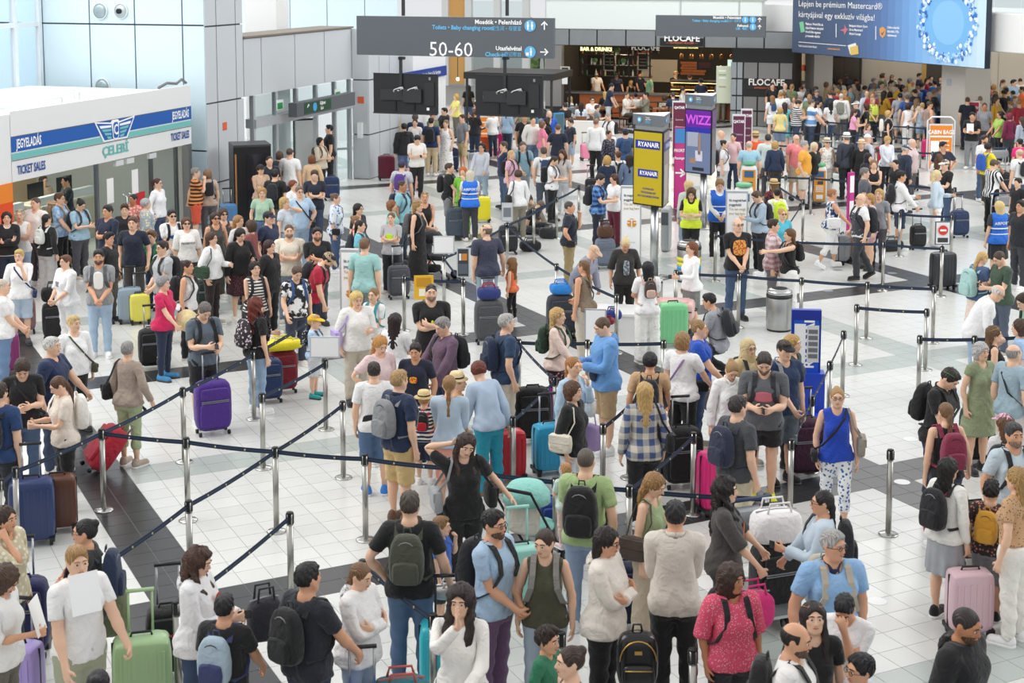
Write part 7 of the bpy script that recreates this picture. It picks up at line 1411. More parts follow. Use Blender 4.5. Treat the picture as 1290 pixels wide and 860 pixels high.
664 247 1.66 300 f0|n:3a2a20|q:8a8474|T:24242a|nn LF b35|sh:3a6ab0|woman sitting on the floor beside bags
921 168 0 330 f0|n:1f1816|t:f0d0d4|T:33363c|dd||woman in pale pink top by burgundy totems
912 176 0 70 f0|n:1c1614|t:f0f0f0|T:d0d4d8|dd|bq:2a2228|woman in white t-shirt with dark shoulder pack
911 163 0 70 m0|x|p:a8b0b8|T:33363c|dd||bald man beside the purple screen pillar
973 120 0 190 f0|l:9a7048|t:f0f0f0|H:f0f0f0|dd|bp:2f4a70,.7|woman in white shorts near the cafe corner
973 99 0 10 m0|s:3a2c24|t:1c1c1e|T:24242a|dd||man in black t-shirt before cafe lettering
988 115 0 180 f0|y:8a5a3a|t:f2f2f2|T:24242a|dd||ponytailed woman in white, rear queue
989 98 1.78 20 m0|r:b0a8a0|t:c8c4b8|T:5a5a5a|dd|bp:5a6a7a,.8|balding man in stone shirt, rear queue
990 129 0 180 f0|l:3a2420|d:74d8e0||dd||woman in turquoise dress from behind
983 135 1.6 180 f0|o:c8a060|t:e8d890|S:6a86a8~|dd||woman in yellow top beside turquoise dress
1022 125 1.8 90 m0+|s:6a5a50|t:e8f0f8/stripe/6a9ad0/7|J:33486a~|uu||man in blue and white banded polo
1006 126 0 90 m0+|s:2a2420|t:1c1c22/stripe/e8e8e8/30|J:33486a~|pp n25||man in narrow striped shirt, rear queue
1030 127 0 60 f0|l:2a1c18|c:f2f2f2|T:1c1c20|uu|gl:|woman in white crop top and glasses, rear queue
1046 127 0 190 f0|l:1c1614|t:f2f2f2|J:4a6a9a~|dd|sb:c8b8a8,r|woman in white t-shirt with cream shoulder bag
1011 102 0 100 m0|s:6a5a50|s:f0f2f4|T:33363c|dd||man in white shirt by left pillar
1019 111 0 200 f0|l:1c1614|t:1c1c1e|T:33363c|dd||black haired woman in black, rear queue
1028 109 0 60 f0|o:4a3428|t:6a1f2f|T:33363c|dd||woman in wine red top, rear queue
1041 103 0 90 f0|o:9a6a48|k:e0cf90|T:33363c|dd||woman in yellow tank by left pillar
1000 121 1.5 350 f0c|l:8a6a48|t:e8c8c0|T:33363c|dd||fair child in rear queue by striped men
1060 117 1.8 160 m0+|r:c8c4c0|s:ecebe6|T:5a5a5a|dd|bq:8a8a80|white haired man in white shirt, rear queue
1071 107 0 90 m0|b:5a4a40|t:a9cce0|T:33363c|dd|bp:2a2a30,.9|man in pale blue with dark rucksack, rear queue
1058 108 0 180 m0|s:4a4440|t:3a3f48|T:33363c|dd||man in dark grey before the lift
1081 105 0 200 f0|l:3a2a20|q:b8a890|T:33363c|dd||woman in taupe blouse before the lift
1065 113 0 20 f0|o:e0b060|t:d8a040|T:33363c|dd||blonde woman in mustard top, rear queue
1077 137 1.64 90 f0|l:4a3028|c:f0a8c8|L:1c1c1e|pp n15|ph:|girl in pink t-shirt with phone, rear queue
1081 127 0 275 m0|s:8a8680|t:1f2438|T:33363c|dd|cap:f0f0f0|man in white cap and dark t-shirt, rear queue
1090 131 0 250 f0|o:4a1f20|t:1a1a1c|T:33363c|dd||dark red haired woman in black, rear queue
1100 123 0 8 f0|l:c8a070|t:3a8a5a/stripe/e0b040/25|T:1c1c20|ff|fp:d8e85a|woman in green striped top with lime bag
1092 114 0 20 m0|r:a89888|s:dfe6f0|T:33363c|dd||man in white shirt left of banded couple
1101 112 0 40 m0|s:8a8680|s:c8d4ec|T:33363c|dd||grey haired man in pale blue shirt, rear queue
1111 103 1.84 8 m0|s:5a4a40|t:ece6d6/stripe/c8b890/20|T:33363c|dd||tall man in cream striped t-shirt
1112 92 0 60 m0|s:1c1816|t:c0302a|T:33363c|dd||man in red at back wall
1124 94 0 0 f0|l:1c1614|t:f0e8e0|T:33363c|dd||long haired woman in white at back wall
1131 106 0 250 m0|s:3a2c24|t:e8c030|T:33363c|dd||man in bright yellow t-shirt, rear crowd
1139 108 0 20 f0|n:6a4a38|t:f0e8e4|T:33363c|dd||woman in white beside yellow t-shirt
1134 117 1.8 170 m0|s:1c1818|t:a9b0b8|S:d0d0d0|dd|xb:1a1a1c|man in grey t-shirt with diagonal strap
1143 119 0 180 m0|b:6a5a4a|t:3a5a9a|T:33363c|dd||man in mid blue shirt, rear crowd
1144 130 1.66 190 f0|o:2a1e1a|n:f2f2f2|T:f0f0f0|dd||short haired woman all in white, rear queue
1155 124 0 120 f0|l:8a6a4c|t:d8c8b0|T:5a5a5a|dd||brown haired woman in beige, rear queue
1162 129 1.7 185 f0|n:b89a68|k:b8d0e4|H:8fb0d4~|gh|bp:b8a89a,.65 sh:f0f0f0|woman in denim shorts with small beige rucksack
1119 139 0 80 f0|o:c8a468|d:1a1a1c||dd|bq:efe8dc|woman in black dress with cream round bag
1094 156 1.2 20 f0b|l:7a5a40|t:c8b8c0|T:5a5a70|dd||little girl at the rear queue belts
1153 113 0 90 f0|l:5a3a2a|t:e8c0a8|T:33363c|dd|hat:e0408a|woman in bright pink hat, rear crowd
1162 104 0 120 m0|s:3a2c24|t:2050b0|T:33363c|dd||man in strong blue t-shirt, rear crowd
1151 101 0 200 m0|x|s:d8c8a8|T:33363c|dd||bald man in beige shirt at back
1158 92 0 60 m1|s:1c1816|t:1f2a4a|T:33363c|dd||dark haired man in navy at back wall
1171 127 1.8 95 m1+|b:4a3c34|k:a08a80|T:33363c|dd||tanned man in brown vest top, rear queue
1196 113 1.8 95 m0|s:4a3a30|t:f2f2f2|T:33363c|pd n20|xb:1c1c20|man in white t-shirt beside right pillar
1183 109 0 100 m0|s:8a7a6a|s:a9c4e8|T:33363c|dd||man in sky blue shirt near right pillar
1171 116 0 30 f0|c:c8c0b8|t:33343a|T:33363c|dd||white curly haired woman in black, rear crowd
1178 101 0 200 m0|s:1c1816|t:2a6ab0|T:33363c|dd||man in azure t-shirt, rear crowd
1173 94 0 10 f0|l:2a1c18|t:3a2a2a|T:33363c|dd||dark haired woman before ochre panel
1185 96 0 340 f0|l:241a16|t:1c1c20|T:33363c|dd||woman in black before dark recess
1192 98 0 150 f0|o:a07a50|t:d8a0a0|T:33363c|dd||woman in dusty pink near right pillar
1219 122 1.84 170 m0|b:5a4434|t:1a2030|T:1a2030|dd||tall man in navy leaning at right pillar
1225 141 1.8 340 m1|s:17151a|t:17171a|T:8a8d90|pp n10|paper:|man in black t-shirt and grey trousers
1235 119 0 170 m0|b:8a7a6a|t:f0ece4|S:24344a|dd||man in cream t-shirt behind the red totem
1243 104 0 200 m0|b:5a4a40|t:c86a6a|T:33363c|dd||man in faded red, right passage
1245 109 0 110 m0|s:1c1816|t:1c1c1e|T:33363c|ud b15||man in black bending, right passage
1252 106 0 200 f0|o:b88a50|t:c8b090|T:33363c|dd||blonde woman in beige, right passage
1255 118 0 110 f0|l:4a3428|t:d8d0c4|T:33363c|uu n15||woman in ecru looking down, right passage
1268 110 1.78 165 m1|s:17151a|t:d8d8b0|T:33363c|dd|bp:33415a,.9|man in pale yellow with slate rucksack
1288 109 1.82 255 m1+|s:3a2a22|t:f07028|S:8a1f2a|uu||man in orange t-shirt at right edge
1272 142 1.68 205 f0|o:8a1f40|l:7a2048|T:33363c|dd||woman in plum headscarf and plum top
1260 140 0 285 f1|l:17151a|t:a8d060|T:1c1c20|uu||black haired woman in lime green
1240 170 1.8 30 m1|s:3a2a22|t:f2f2f2|T:33363c|dd|sg:3aa0d8 beard:2a2420|bearded man in white with blue sunglasses up
1245 180 0 110 f2|c:17151a|t:f0e030|T:33363c|uu|bp:2a5ab8,1.1|curly haired woman in yellow with blue rucksack
1188 178 1.8 8 m1|s:17151a|p:1f2438|T:33363c|hd y30|gl:|smiling man in navy polo and glasses
1183 194 0 130 f0|w:5a3a24|t:f0f0f0|T:33363c|dd||woman with wavy brown hair behind cream cap
1285 174 0 200 f1|n:17151a|t:f02a80|T:33363c|dd||woman in hot pink at right edge
1285 187 0 205 m0|r:c8a890|t:f0f0f0|T:33363c|dd|bp:2a2c34,.9|man in white with dark rucksack, right edge
1288 147 0 210 f0|l:4a3a30|l:aab4c4|T:33363c|dd||woman in grey-blue jumper at right edge
944 177 1.78 180 m0+|r:c8b8a8|t:a4d0e4|S:c8a890|dd||man in sky blue t-shirt by check-in kiosk
952 166 0 185 m0|s:8a6a4a|t:e8622c|T:33363c|dd|hat:d8b880|person in straw hat and orange top
968 169 1.8 176 m0+|s:3a3634|p:d8e6e4|T:5a5c60|dd||man in pale mint shirt from behind
976 177 0 190 f0|o:c8a468|j:2a3a58|T:33363c|dd||blonde woman in dark blue jacket
1003 169 1.8 20 m0+|x|p:f08a90|S:c8b8a0|dd|gl:|bald man in salmon pink polo
1013 177 1.78 70 m0+o|s:a8a6a4|t:f4b040|S:d8d4c8|dd|sh:2a2a2e|stout man in orange-yellow t-shirt
1026 179 0 40 f0|l:e8dcb8|t:1c1c1f|T:33363c|dd||pale blonde woman in black t-shirt
1042 174 0 8 f0|n:8a7058|n:f0efe8/floral/b8a898/20|T:c8c4bc|dd|hat:e8dcc0 sun:|woman in sun hat and white flowered top
1067 168 1.82 200 m0|s:8a8680|s:3a3f4a|T:24262c|dd|fedora:f2f2ee xb:17171a|man in white panama hat and charcoal shirt
1085 176 0 350 f0|o:c8b8a0|l:1a1a1c|T:24242a|dd|hat:e8d8b0 band:e0402a|woman in straw hat with red band
1093 169 0 100 m0|x|t:d0d4e0|T:5a5a60|dd|cap:f0f0f0|elderly person in white cap behind red-banded hat
1119 172 1.68 15 f0|c:c8a060|l:e8ecf4|T:33363c|ff n22||curly blonde woman in white holding navy jacket
1142 182 0 110 m0|s:c8c4c0|j:2a3348|T:33363c|ud n15|cap:33415f|elderly man in navy blazer and cap
1149 174 0 60 m0|r:e0d8d0|s:e8d0d0|T:5a5a60|dd||white haired man in pale pink shirt
1094 193 0 30 f0|o:17181c|q:24262e|T:24242a|dd|hoodup:1a1c24|woman in black headscarf
1129 201 1.5 300 m0c|s:1c1716|t:1c1c20|T:24242a|dd||dark haired boy in black near trolley
1107 238 0 330 f0|l:c09a60|t:8a8d92|T:5a5a60|dd||fair woman half hidden behind bald walker
'''
# cafe: seated guests and staff
GUESTS = '''
718 121 0 300 f0|l:c8a468|t:f0ece4|T:33363c|pp Ls||fair woman in white seated at cafe table, left
712 129 0 200 m0|s:2a2420|t:1c1c1e|T:33363c|pp Ls||man in black seated at cafe table from behind
732 129 0 180 f0|l:241a16|t:d8e4f0|T:33363c|pp Ls||dark haired woman in pale blue seated from behind
746 122 0 10 m0|s:4a3a2a|t:f0f0f0|T:33363c|pp Ls|sun:|man in sunglasses seated at cafe table
762 115 0 200 f0|l:d8b870|t:1c1c1e|T:33363c|pp Ls||blonde woman in black seated at cafe table
771 105 0 80 m0|s:1c1816|t:1f2a4a|J:c8d0d8~|uu b12||waiter in navy leaning over cafe table
752 132 1.5 100 m0c|s:4a3020|t:8a8d90|T:33363c|pp Ls||boy in grey t-shirt seated at cafe table
795 101 0 10 f0|l:e0c890|e:1c1c1e||pp Ls||blonde woman in strapless black at bar stool
789 116 0 60 m0|s:6a5a48|t:f0ece4|T:33363c|mp Ls||man in white seated near the cafe rail
801 117 0 185 f0|n:17151a|l:f0f0ec|T:1c1c1e|pp Ls||woman in white and black seated from behind
814 116 0 280 m0|s:1c1816|j:8a8674|T:33363c|mp Ls||man in khaki jacket drinking at cafe rail
819 93 1.8 280 m0|b:8a7a6a|t:8fc8a0|T:1c1c1e|dd||man in mint green t-shirt standing at cafe bar
851 90 0 10 m0|s:4a3a30|t:1c1f2a|T:24242a|cc|hat:d8b880|man in straw hat with folded arms by pastries
869 93 0 170 m0|s:3a2c24|t:6a2a2a/plaid/c08a8a/10|T:33363c|dd||man in red checked shirt by pastry case
883 96 0 200 m0|s:1c1816|t:1c2438|T:33363c|dd|cap:17181c|man in black cap by pastry case
909 97 1.8 8 m1|b:3a2c24|t:5a5a74|T:8a8878|dd|bq:17181b|man in slate t-shirt beside cafe poster
860 109 0 70 m0|s:3a2c24|t:e8ece8|T:33363c|mp Ls||man in white seated right of the cafe rail
848 116 0 190 m0|s:5a5048|t:2a3a58|T:33363c|pp Ls||man in dark blue seated from behind by rail
837 120 1.5 185 f0c|o:4a3428|t:e0dcc8|T:33363c|pp Ls||child in cream seated by the cafe rail
751 90 1.78 20 m1|s:3a2c24|p:f2f2f2|T:24242a|uu||barman in white polo behind the counter
777 92 0 10 m1|s:1c1816|t:1f2a48|T:24242a|uu n20||barista in navy behind cafe counter
806 91 0 20 f1|n:1c1816|t:1f2438|T:24242a|uu||barista with dark bun behind counter
575 118 0 300 f0|o:c8a050|t:e8e080|T:33363c|uu||blonde woman in yellow behind food stall counter
604 117 0 200 f0|l:c8a468|t:f0f0f0|J:5a80b0~|uu b20||fair woman in white bent over stall table
590 107 0 200 f0|l:3a2a22|t:1c1c1e|J:4a6a9a~|dd||woman in black at the food stall
54 221 0 60 m0|s:3a2c24|l:b8a08a|T:33363c|pp Ls|gl:|ticket clerk in beige seated behind the glass, left
84 221 1.76 300 m1|s:17151a|t:2a3038|T:33363c|pp||ticket clerk in dark shirt behind the glass
'''
_BOT = ['J:3f5f8a~', 'T:3a3d44', 'J:5a7aa4~', 'T:4a463f', 'T:24262c', 'J:2c4468~', 'T:6a665c']
_SH = ['f0f0f0', '2a2a2e', 'e8e4dc', 'f4f4f4', '3a3a40', 'c8beb0']
def run_crowd(txt):
    for n, ln in enumerate(l for l in txt.strip().splitlines()):
        a, hr, top, bot, pz, ex, lab = ln.split('|'); u, v, h, yw, code = a.split(); h = float(h) or (1.78 if code[0] == 'm' else 1.67)
        if bot == 'T:33363c': bot = _BOT[(n*5+int(float(u))) % 7]
        if 'sh:' not in ex: ex += ' sh:'+_SH[(n*7+int(float(v))) % 6]
        person(float(u), float(v), h, float(yw), code, hr, top, bot, pz or 'dd', ex, lab)
run_crowd(CROWD)
person(713, 583, .86, 205, 'm0b', 's:b98a5a', 't:cfe6dc', 'L:e8c8c0', 'pp Ll', 'sh:e8d0cc', 'toddler in pale mint held by father in green', gz=.74)
_NC = len(PEOPLE); run_crowd(GUESTS)
# ---- nobody stands inside a neighbour, a pillar or a wall: ease apart, mostly towards or away from the camera
_X = np.array([P['xy'] for P in PEOPLE]); _X0 = _X.copy(); _S = np.array([P['s'] for P in PEOPLE]); _G = np.array([P['g'] for P in PEOPLE]); _fix = np.array([P['gz'] > .1 or 'ticket clerk' in P['label'] or 'father' in P['label'] for P in PEOPLE])
_PIL = [(ab(at_y(u, 100, Y)), w) for u, Y, w in ((1028, 62.0, .47), (1217, 54.5, .60))]
_REC = [(8.0, 10.7, SC-.6, SC+2.5), (5.2, 8.1, SC+.75, SC+1.95), (.5, 1.3, 2.2, 5.5), (-9, .32, -22, -8.4), (0, .85, -.3, 2.5), (10, 40, SB-.4, SB+9), (.9, 5.5, SC+.35, SC+1.45)]
for it in range(40):
    d = _X[:, None]-_X[None]; r = np.hypot(d[..., 0], d[..., 1])+1e-6; sep = .225*(_S*_G)[:, None]+.225*(_S*_G)[None]; np.fill_diagonal(r, 9)
    bad = (r < sep) & ~_fix[:, None] & ~_fix[None]; mv = np.zeros_like(_X)
    for i, j in np.argwhere(bad):
        if i < j:
            dep = _X[i]/np.linalg.norm(_X[i]); sg = 1 if np.linalg.norm(_X[i]) > np.linalg.norm(_X[j]) else -1; u = d[i, j]/r[i, j]*.45+dep*sg*.75; u /= np.linalg.norm(u); k = min(.06, (sep[i, j]-r[i, j])*.55); mv[i] += u*k; mv[j] -= u*k
    for i in range(len(_X)):
        if _fix[i]: continue
        q = (_X[i]-G0[:2]); t, s = q@E2[:2], q@E1[:2]; a, b = _X[i]@TA, _X[i]@TB
        hit = any(t0 < t < t1 and s0 < s < s1 for t0, t1, s0, s1 in _REC) and not ('bar' in PEOPLE[i]['label'] and i >= _NC) or any(abs(a-c[0]) < w+.28 and abs(b-c[1]) < w+.28 for c, w in _PIL)
        if hit: mv[i] -= _X[i]/np.linalg.norm(_X[i])*.07
    _X += mv
for P, x, x0 in zip(PEOPLE, _X, _X0):
    dl = Vector((x[0]-x0[0], x[1]-x0[1], 0)); P['xy'] = x
    if dl.length > 1e-4:
        for o in P['att']: o.location += dl
        P['mw'] = Matrix.Translation(dl) @ P['mw']
print('moved', np.abs(_X-_X0).max(), np.median(np.hypot(*(_X-_X0).T)))
print('people', len(PEOPLE), round(time.time()-_t0, 1))
# ---- the packed crowd further back, too many and too small to pick apart: one object
def distant_crowd(name, zones, label, step):
    R_ = random.Random(11); PAL = [cloth(c) for c in ('1c1c20', 'f0f0ee', '24344a', '8a8d92', 'c8b8a0', '5a7aa4', 'a02838', 'e0d8c8', '3a3d44', '9cb8d0', 'd0a030', '6a7a5a')]; SK = [mat(SKIN[k], .5, kind='skin') for k in '0012']; HR = [mat(c, .5, kind='hair') for c in ('2a1e18', '5a3c28', 'a07a48', '8a8684')]
    ms_ = PAL+SK+HR; V = []; F = []; MI = []; off = 0; n = 0; us = np.array([P['uv'] for P in PEOPLE]); pts = [P['xy'] for P in PEOPLE]
    for u0, u1, v0, v1 in zones:
        for v in np.arange(v0, v1, step[1]):
            for u in np.arange(u0, u1, step[0]):
                uu, vv = u+R_.uniform(-3, 3), v+R_.uniform(-2.5, 2.5); sex = R_.choice('mf'); h = R_.uniform(1.58, 1.84); p = at(uu, vv, h)[:2]
                if min(np.hypot(q[0]-p[0], q[1]-p[1]) for q in pts) < .50: continue
                q = p-G0[:2]; t, s = q@E2[:2], q@E1[:2]; a, b = p@TA, p@TB
                if any(t0 < t < t1 and s0 < s < s1 for t0, t1, s0, s1 in _REC) or any(abs(a-c[0]) < w+.35 and abs(b-c[1]) < w+.35 for c, w in _PIL): continue
                pts.append(p); n += 1; ms = pose(sex, R_.choice('dpfcd'), R_.choice('dpfcd'), '', 0, R_.uniform(-.6, .6), R_.uniform(0, .4)); k = h/1.75; yw = R_.uniform(0, 6.28); c_, s_ = math.cos(yw), math.sin(yw)
                tk, bk = R_.choice('tttlsq'), R_.choice('TTJJSC'); hk = R_.choice('ssbqc' if sex == 'm' else 'lopny')
                for T, mi in ((tucked(tk, bk, sex, 2), 12+R_.randrange(4)), (_T[('g', tk, sex, 2)], R_.randrange(12)), (_T[('g', bk, sex, 2)], R_.choice((0, 2, 5, 8, 3))), (_T[('h', hk, 2)], 16+R_.randrange(4))):
                    v_, f_ = skin(T, ms, sex); w_ = v_*k; w_ = np.stack([w_[:, 0]*c_-w_[:, 1]*s_+p[0], w_[:, 0]*s_+w_[:, 1]*c_+p[1], w_[:, 2]], 1); V.append(w_); F.append(f_+off); MI.append(np.full(len(f_), mi)); off += len(w_)
    me = mesh_np(name, np.concatenate(V), np.concatenate(F)); 
    for _ in ms_: me.materials.append(None)
    me.polygons.foreach_set('material_index', np.concatenate(MI).astype(np.int32)); o = link(name, me, ms_); tag(o, label, 'crowd', kind='stuff'); print(name, n)
distant_crowd('distant_crowd', ((1046, 1195, 86, 116), (1232, 1290, 100, 134), (985, 1040, 100, 122)), 'packed crowd of passengers filling the rear hall behind the queue belts', (11, 7))
distant_crowd('distant_crowd', ((600, 690, 128, 148), (502, 556, 140, 150)), 'passengers standing behind the hanging monitors and food stall', (21, 10))
# ------------------------------------------------------------------ luggage, queue posts and belts, trolleys, chairs
_used = {}
def near_label(xy, what):
    for d, P in sorted((float(np.hypot(*(P['xy']-xy[:2]))), P['label']) for P in PEOPLE)[:60]:
        k = (what, P)
        if k in _used: continue
        n = len(what.split())+len(P.split())+2
        if n > 16: continue
        _used[k] = 1; return f'{what} by the {P}'
    return what
def suitcase(u, v, kind, size, yaw, col, label=None, up=True, z=0.0, top=False, tilt=0.0, acc=None, name='suitcase'):
    w, d, h = {'S': (.36, .22, .50), 'M': (.43, .27, .60), 'L': (.50, .30, .70)}[size]; p = at(u, v, h+.06+z if top else z); c = cname(col)
    for _ in range(4):
        for P in PEOPLE:
            dx = p[:2]-P['xy']; r = float(np.hypot(*dx)); m_ = .27*P['g']*P['s']+.13
            if 1e-4 < r < m_ and P['gz'] < .1: p[:2] += dx/r*(m_-r)*.8
    lab = label or near_label(p, f'{c} {"hard-shell" if kind == "h" else "fabric"} suitcase'); R = empty(name, (p[0], p[1], z), math.radians(yaw), 1, lab, 'suitcase')
    if tilt: R.rotation_euler = (math.radians(tilt), 0, math.radians(yaw)); R.location.z += .02
    m = cloth(col) if kind == 's' else mat(col, .32); dk = mat('1c1c1f', .5); me = mat('b9bcc0', .3, .9)
    V, F = rbox(w, d, h, 7 if kind == 'h' else 5, 6); link('shell', mesh_np('shell', V+[0, 0, .06], F), m, R)
    mb = MB()
    if kind == 'h':
        for k in range(6):
            x = -w*.36+k*w*.144; mb.box(x-.012, x+.012, -d/2-.004, -d/2+.012, .14, h-.04); mb.box(x-.012, x+.012, d/2-.012, d/2+.004, .14, h-.04)
        mb.build('ribs', m, R)['kind'] = 'stuff'; mb = MB(); mb.box(-w/2-.003, w/2+.003, -.008, .008, .10, h+.02); mb.build('zip_band', dk, R)
        for x in (-w*.42, w*.42): mb = MB(); mb.box(x-.03, x+.03, -d/2-.006, d/2+.006, .055, .10); mb.build('corner_guard', dk, R)
    else:
        V, F = rbox(w*.84, .06, h*.50, 6, 4); link('front_pocket', mesh_np('front_pocket', V+[0, -d/2-.008, .13], F), m, R); V, F = rbox(w*.78, .05, h*.24, 6, 4); link('front_pocket', mesh_np('front_pocket', V+[0, -d/2-.006, .13+h*.54], F), m, R)
        for zz in (.13+h*.50, .13+h*.53): mb.box(-w*.38, w*.38, -d/2-.036, -d/2-.02, zz, zz+.008)
        mb.build('zip', mat(acc or '8d9096', .4), R)
    for x in (-1, 1):
        for y in (-1, 1):
            mb = MB(); mb.tube([(x*w*.40-.018, y*d*.33, .03), (x*w*.40+.018, y*d*.33, .03)], .03, 10); mb.build('wheel', dk, R, True)
    mb = MB(); mb.tube([(-.09, 0, h+.05), (-.08, 0, h+.09), (.08, 0, h+.09), (.09, 0, h+.05)], .012, 6); mb.build('carry_handle', dk if kind == 'h' else m, R, True)
    if up:
        t = h+.42
        for x in (-.10, .10): mb = MB(); mb.tube([(x, d*.36, h), (x, d*.36, t)], .011, 6); mb.build('handle_tube', mat(acc, .4) if acc and kind == 'h' else me, R, True)
        mb = MB(); mb.tube([(-.12, d*.36, t), (.12, d*.36, t)], .018, 8); mb.build('handle_grip', mat(acc, .4) if acc and kind == 'h' else dk, R, True)
    R['top_z'] = h+.065+z; _CASES.append(R); return R
_CASES = []
CASES = '''268 545 s L 25 4a2a86 1|338 506 s M 20 22365e 0|357 494 s M 20 7a1626 0|42 684 h L 15 2c3c68 1|74 668 h M 15 5a3426 0|30 825 s L 10 1f2250 1|24 900 h M -10 b3a0e0 1|215 850 s M 15 1a1a1d 1 d03a30|655 765 h M 15 a4dcd0 1 a4dcd0|795 800 s M 10 1f2a48 0|975 775 s L 20 17181b 1|1005 597 s L 10 3c1a34 1|857 612 s L 12 19191c 1|658 558 s L 10 17171a 0|689 549 h M 12 7a1f7a 0|692 596 h M 20 2a9ac0 1|884 566 h M 10 cabdb4/spots/5a2a5a/25 1|905 645 h L 20 e0287c 0|847 436 h L 8 7cc890 0|616 432 s L 10 4a4d50 1|501 375 s M 15 4a4b52 1|288 290 h M 20 5f94c8 1|154 406 h M 15 93a4b4 1|177 408 h S 15 e6de62 1|70 428 s M 20 1b1b1e 0|99 335 s M 20 1b1b1e 1|192 464 s M 20 18181b 1|487 227 h L 12 6a2036 0|520 240 h M 25 d0a098 1|571 216 s L 12 1c2444 0|607 280 h M 10 e8dc30 0|584 303 s L 10 44505c 0|1060 332 h M 60 8a8f94 1|1073 327 h M 60 b08a7c 0|1149 314 s S 10 1c1c1f 1|1187 364 h L 20 303236 0|1208 299 s M 10 28385a 1|1232 585 s L 10 16181c 1|762 338 s M 10 6a7484 1|714 424 s L 10 33373e 0|954 345 s M 10 19191c 1|418 252 s M 15 27385e 0|738 202 h S 20 f090b0 1|1206 700 s M 15 1c1a1e 0|1290 800 h M 10 d0a8a0 1|700 700 s M 10 1f3a86 0|30 420 s M 20 8a6a6a 1|8 470 h M 20 8a3a70 1|240 330 s M 15 1c1c1f 0|262 395 s M 15 1a2a24 0|318 420 s S 15 1c1c1f 0|640 320 s M 10 24262a 0|640 605 h M 20 c02030 0|575 600 h M 15 b8c0c8 1|1000 210 s M 10 1c1c1f 0|1028 200 s S 10 2a2a2c 0|1147 240 s M 10 1c1c1f 1|1110 210 s M 10 a02030 0|1167 200 h M 10 d0206a 0|1262 245 s M 10 2a2c30 0|745 250 s S 10 222226 1|695 165 s S 0 2a2a2c 0'''
for ln in CASES.split('|'):
    q = ln.split(); suitcase(float(q[0]), float(q[1]), q[2], q[3], float(q[4]), q[5], up=q[6] == '1', acc=q[7] if len(q) > 7 else None)
for u, v, kd, sz, yw, c, up, ac, lb in ((178, 800, 'h', 'L', 15, 'a9c896', True, 'a9c896', 'large pale green hard-shell suitcase with raised green handle, bottom left'), (549, 776, 'h', 'L', 5, '3fc4d2', True, '2a2a2e', 'large turquoise hard-shell suitcase under the hand of black-clad father'), (455, 858, 's', 'M', 10, '2a6ac8', True, '7f9ad0', 'blue suitcase at bottom edge held by man in navy'), (1203, 705, 'h', 'M', 5, 'd8b8c0', False, None, 'pale pink suitcase beside the girl in grey denim skirt')):
    suitcase(u, v, kd, sz, yw, c, lb, up, 0, True, acc=ac)
suitcase(112, 596, 's', 'M', -60, 'b01f34', 'red fabric suitcase tilted and pulled by the woman in taupe', True, 0, False, -38)
def softbag(u, v, z, sx, sy, sz, yaw, col, label, kind='duffel_bag', acc=None):
    p = at(u, v, z)
    if z > .4 and kind in ('duffel_bag', 'handbag', 'jacket_bundle', 'shopping_bag'):
        c = min(_CASES, key=lambda o: (o.location.x-p[0])**2+(o.location.y-p[1])**2)
        if (c.location.x-p[0])**2+(c.location.y-p[1])**2 < 1.2: p = np.array(c.location); z = c['top_z']; del c['top_z']; _CASES.remove(c)
    R = empty(kind, (p[0], p[1], z), math.radians(yaw), 1, label, 'bag'); m = cloth(col); V, F = rbox(sx, sy, sz, 3.2, 6); V[:, 2] += .012*np.sin(V[:, 0]*22)*np.sin(V[:, 1]*18+1); link('bag_body', mesh_np('bag_body', V, F), m, R)
    for y in (-sy*.25, sy*.25): mb = MB(); mb.tube([(-sx*.25, y, sz*.9), (-sx*.2, y, sz*1.25), (sx*.2, y, sz*1.25), (sx*.25, y, sz*.9)], .012, 6); mb.build('handle', cloth(acc) if acc else m, R, True)
    mb = MB(); mb.tube([(-sx*.42, 0, sz*.96), (0, 0, sz*1.0), (sx*.42, 0, sz*.96)], .008, 5); mb.build('zip', mat(acc or '9a9da2', .4), R); return R
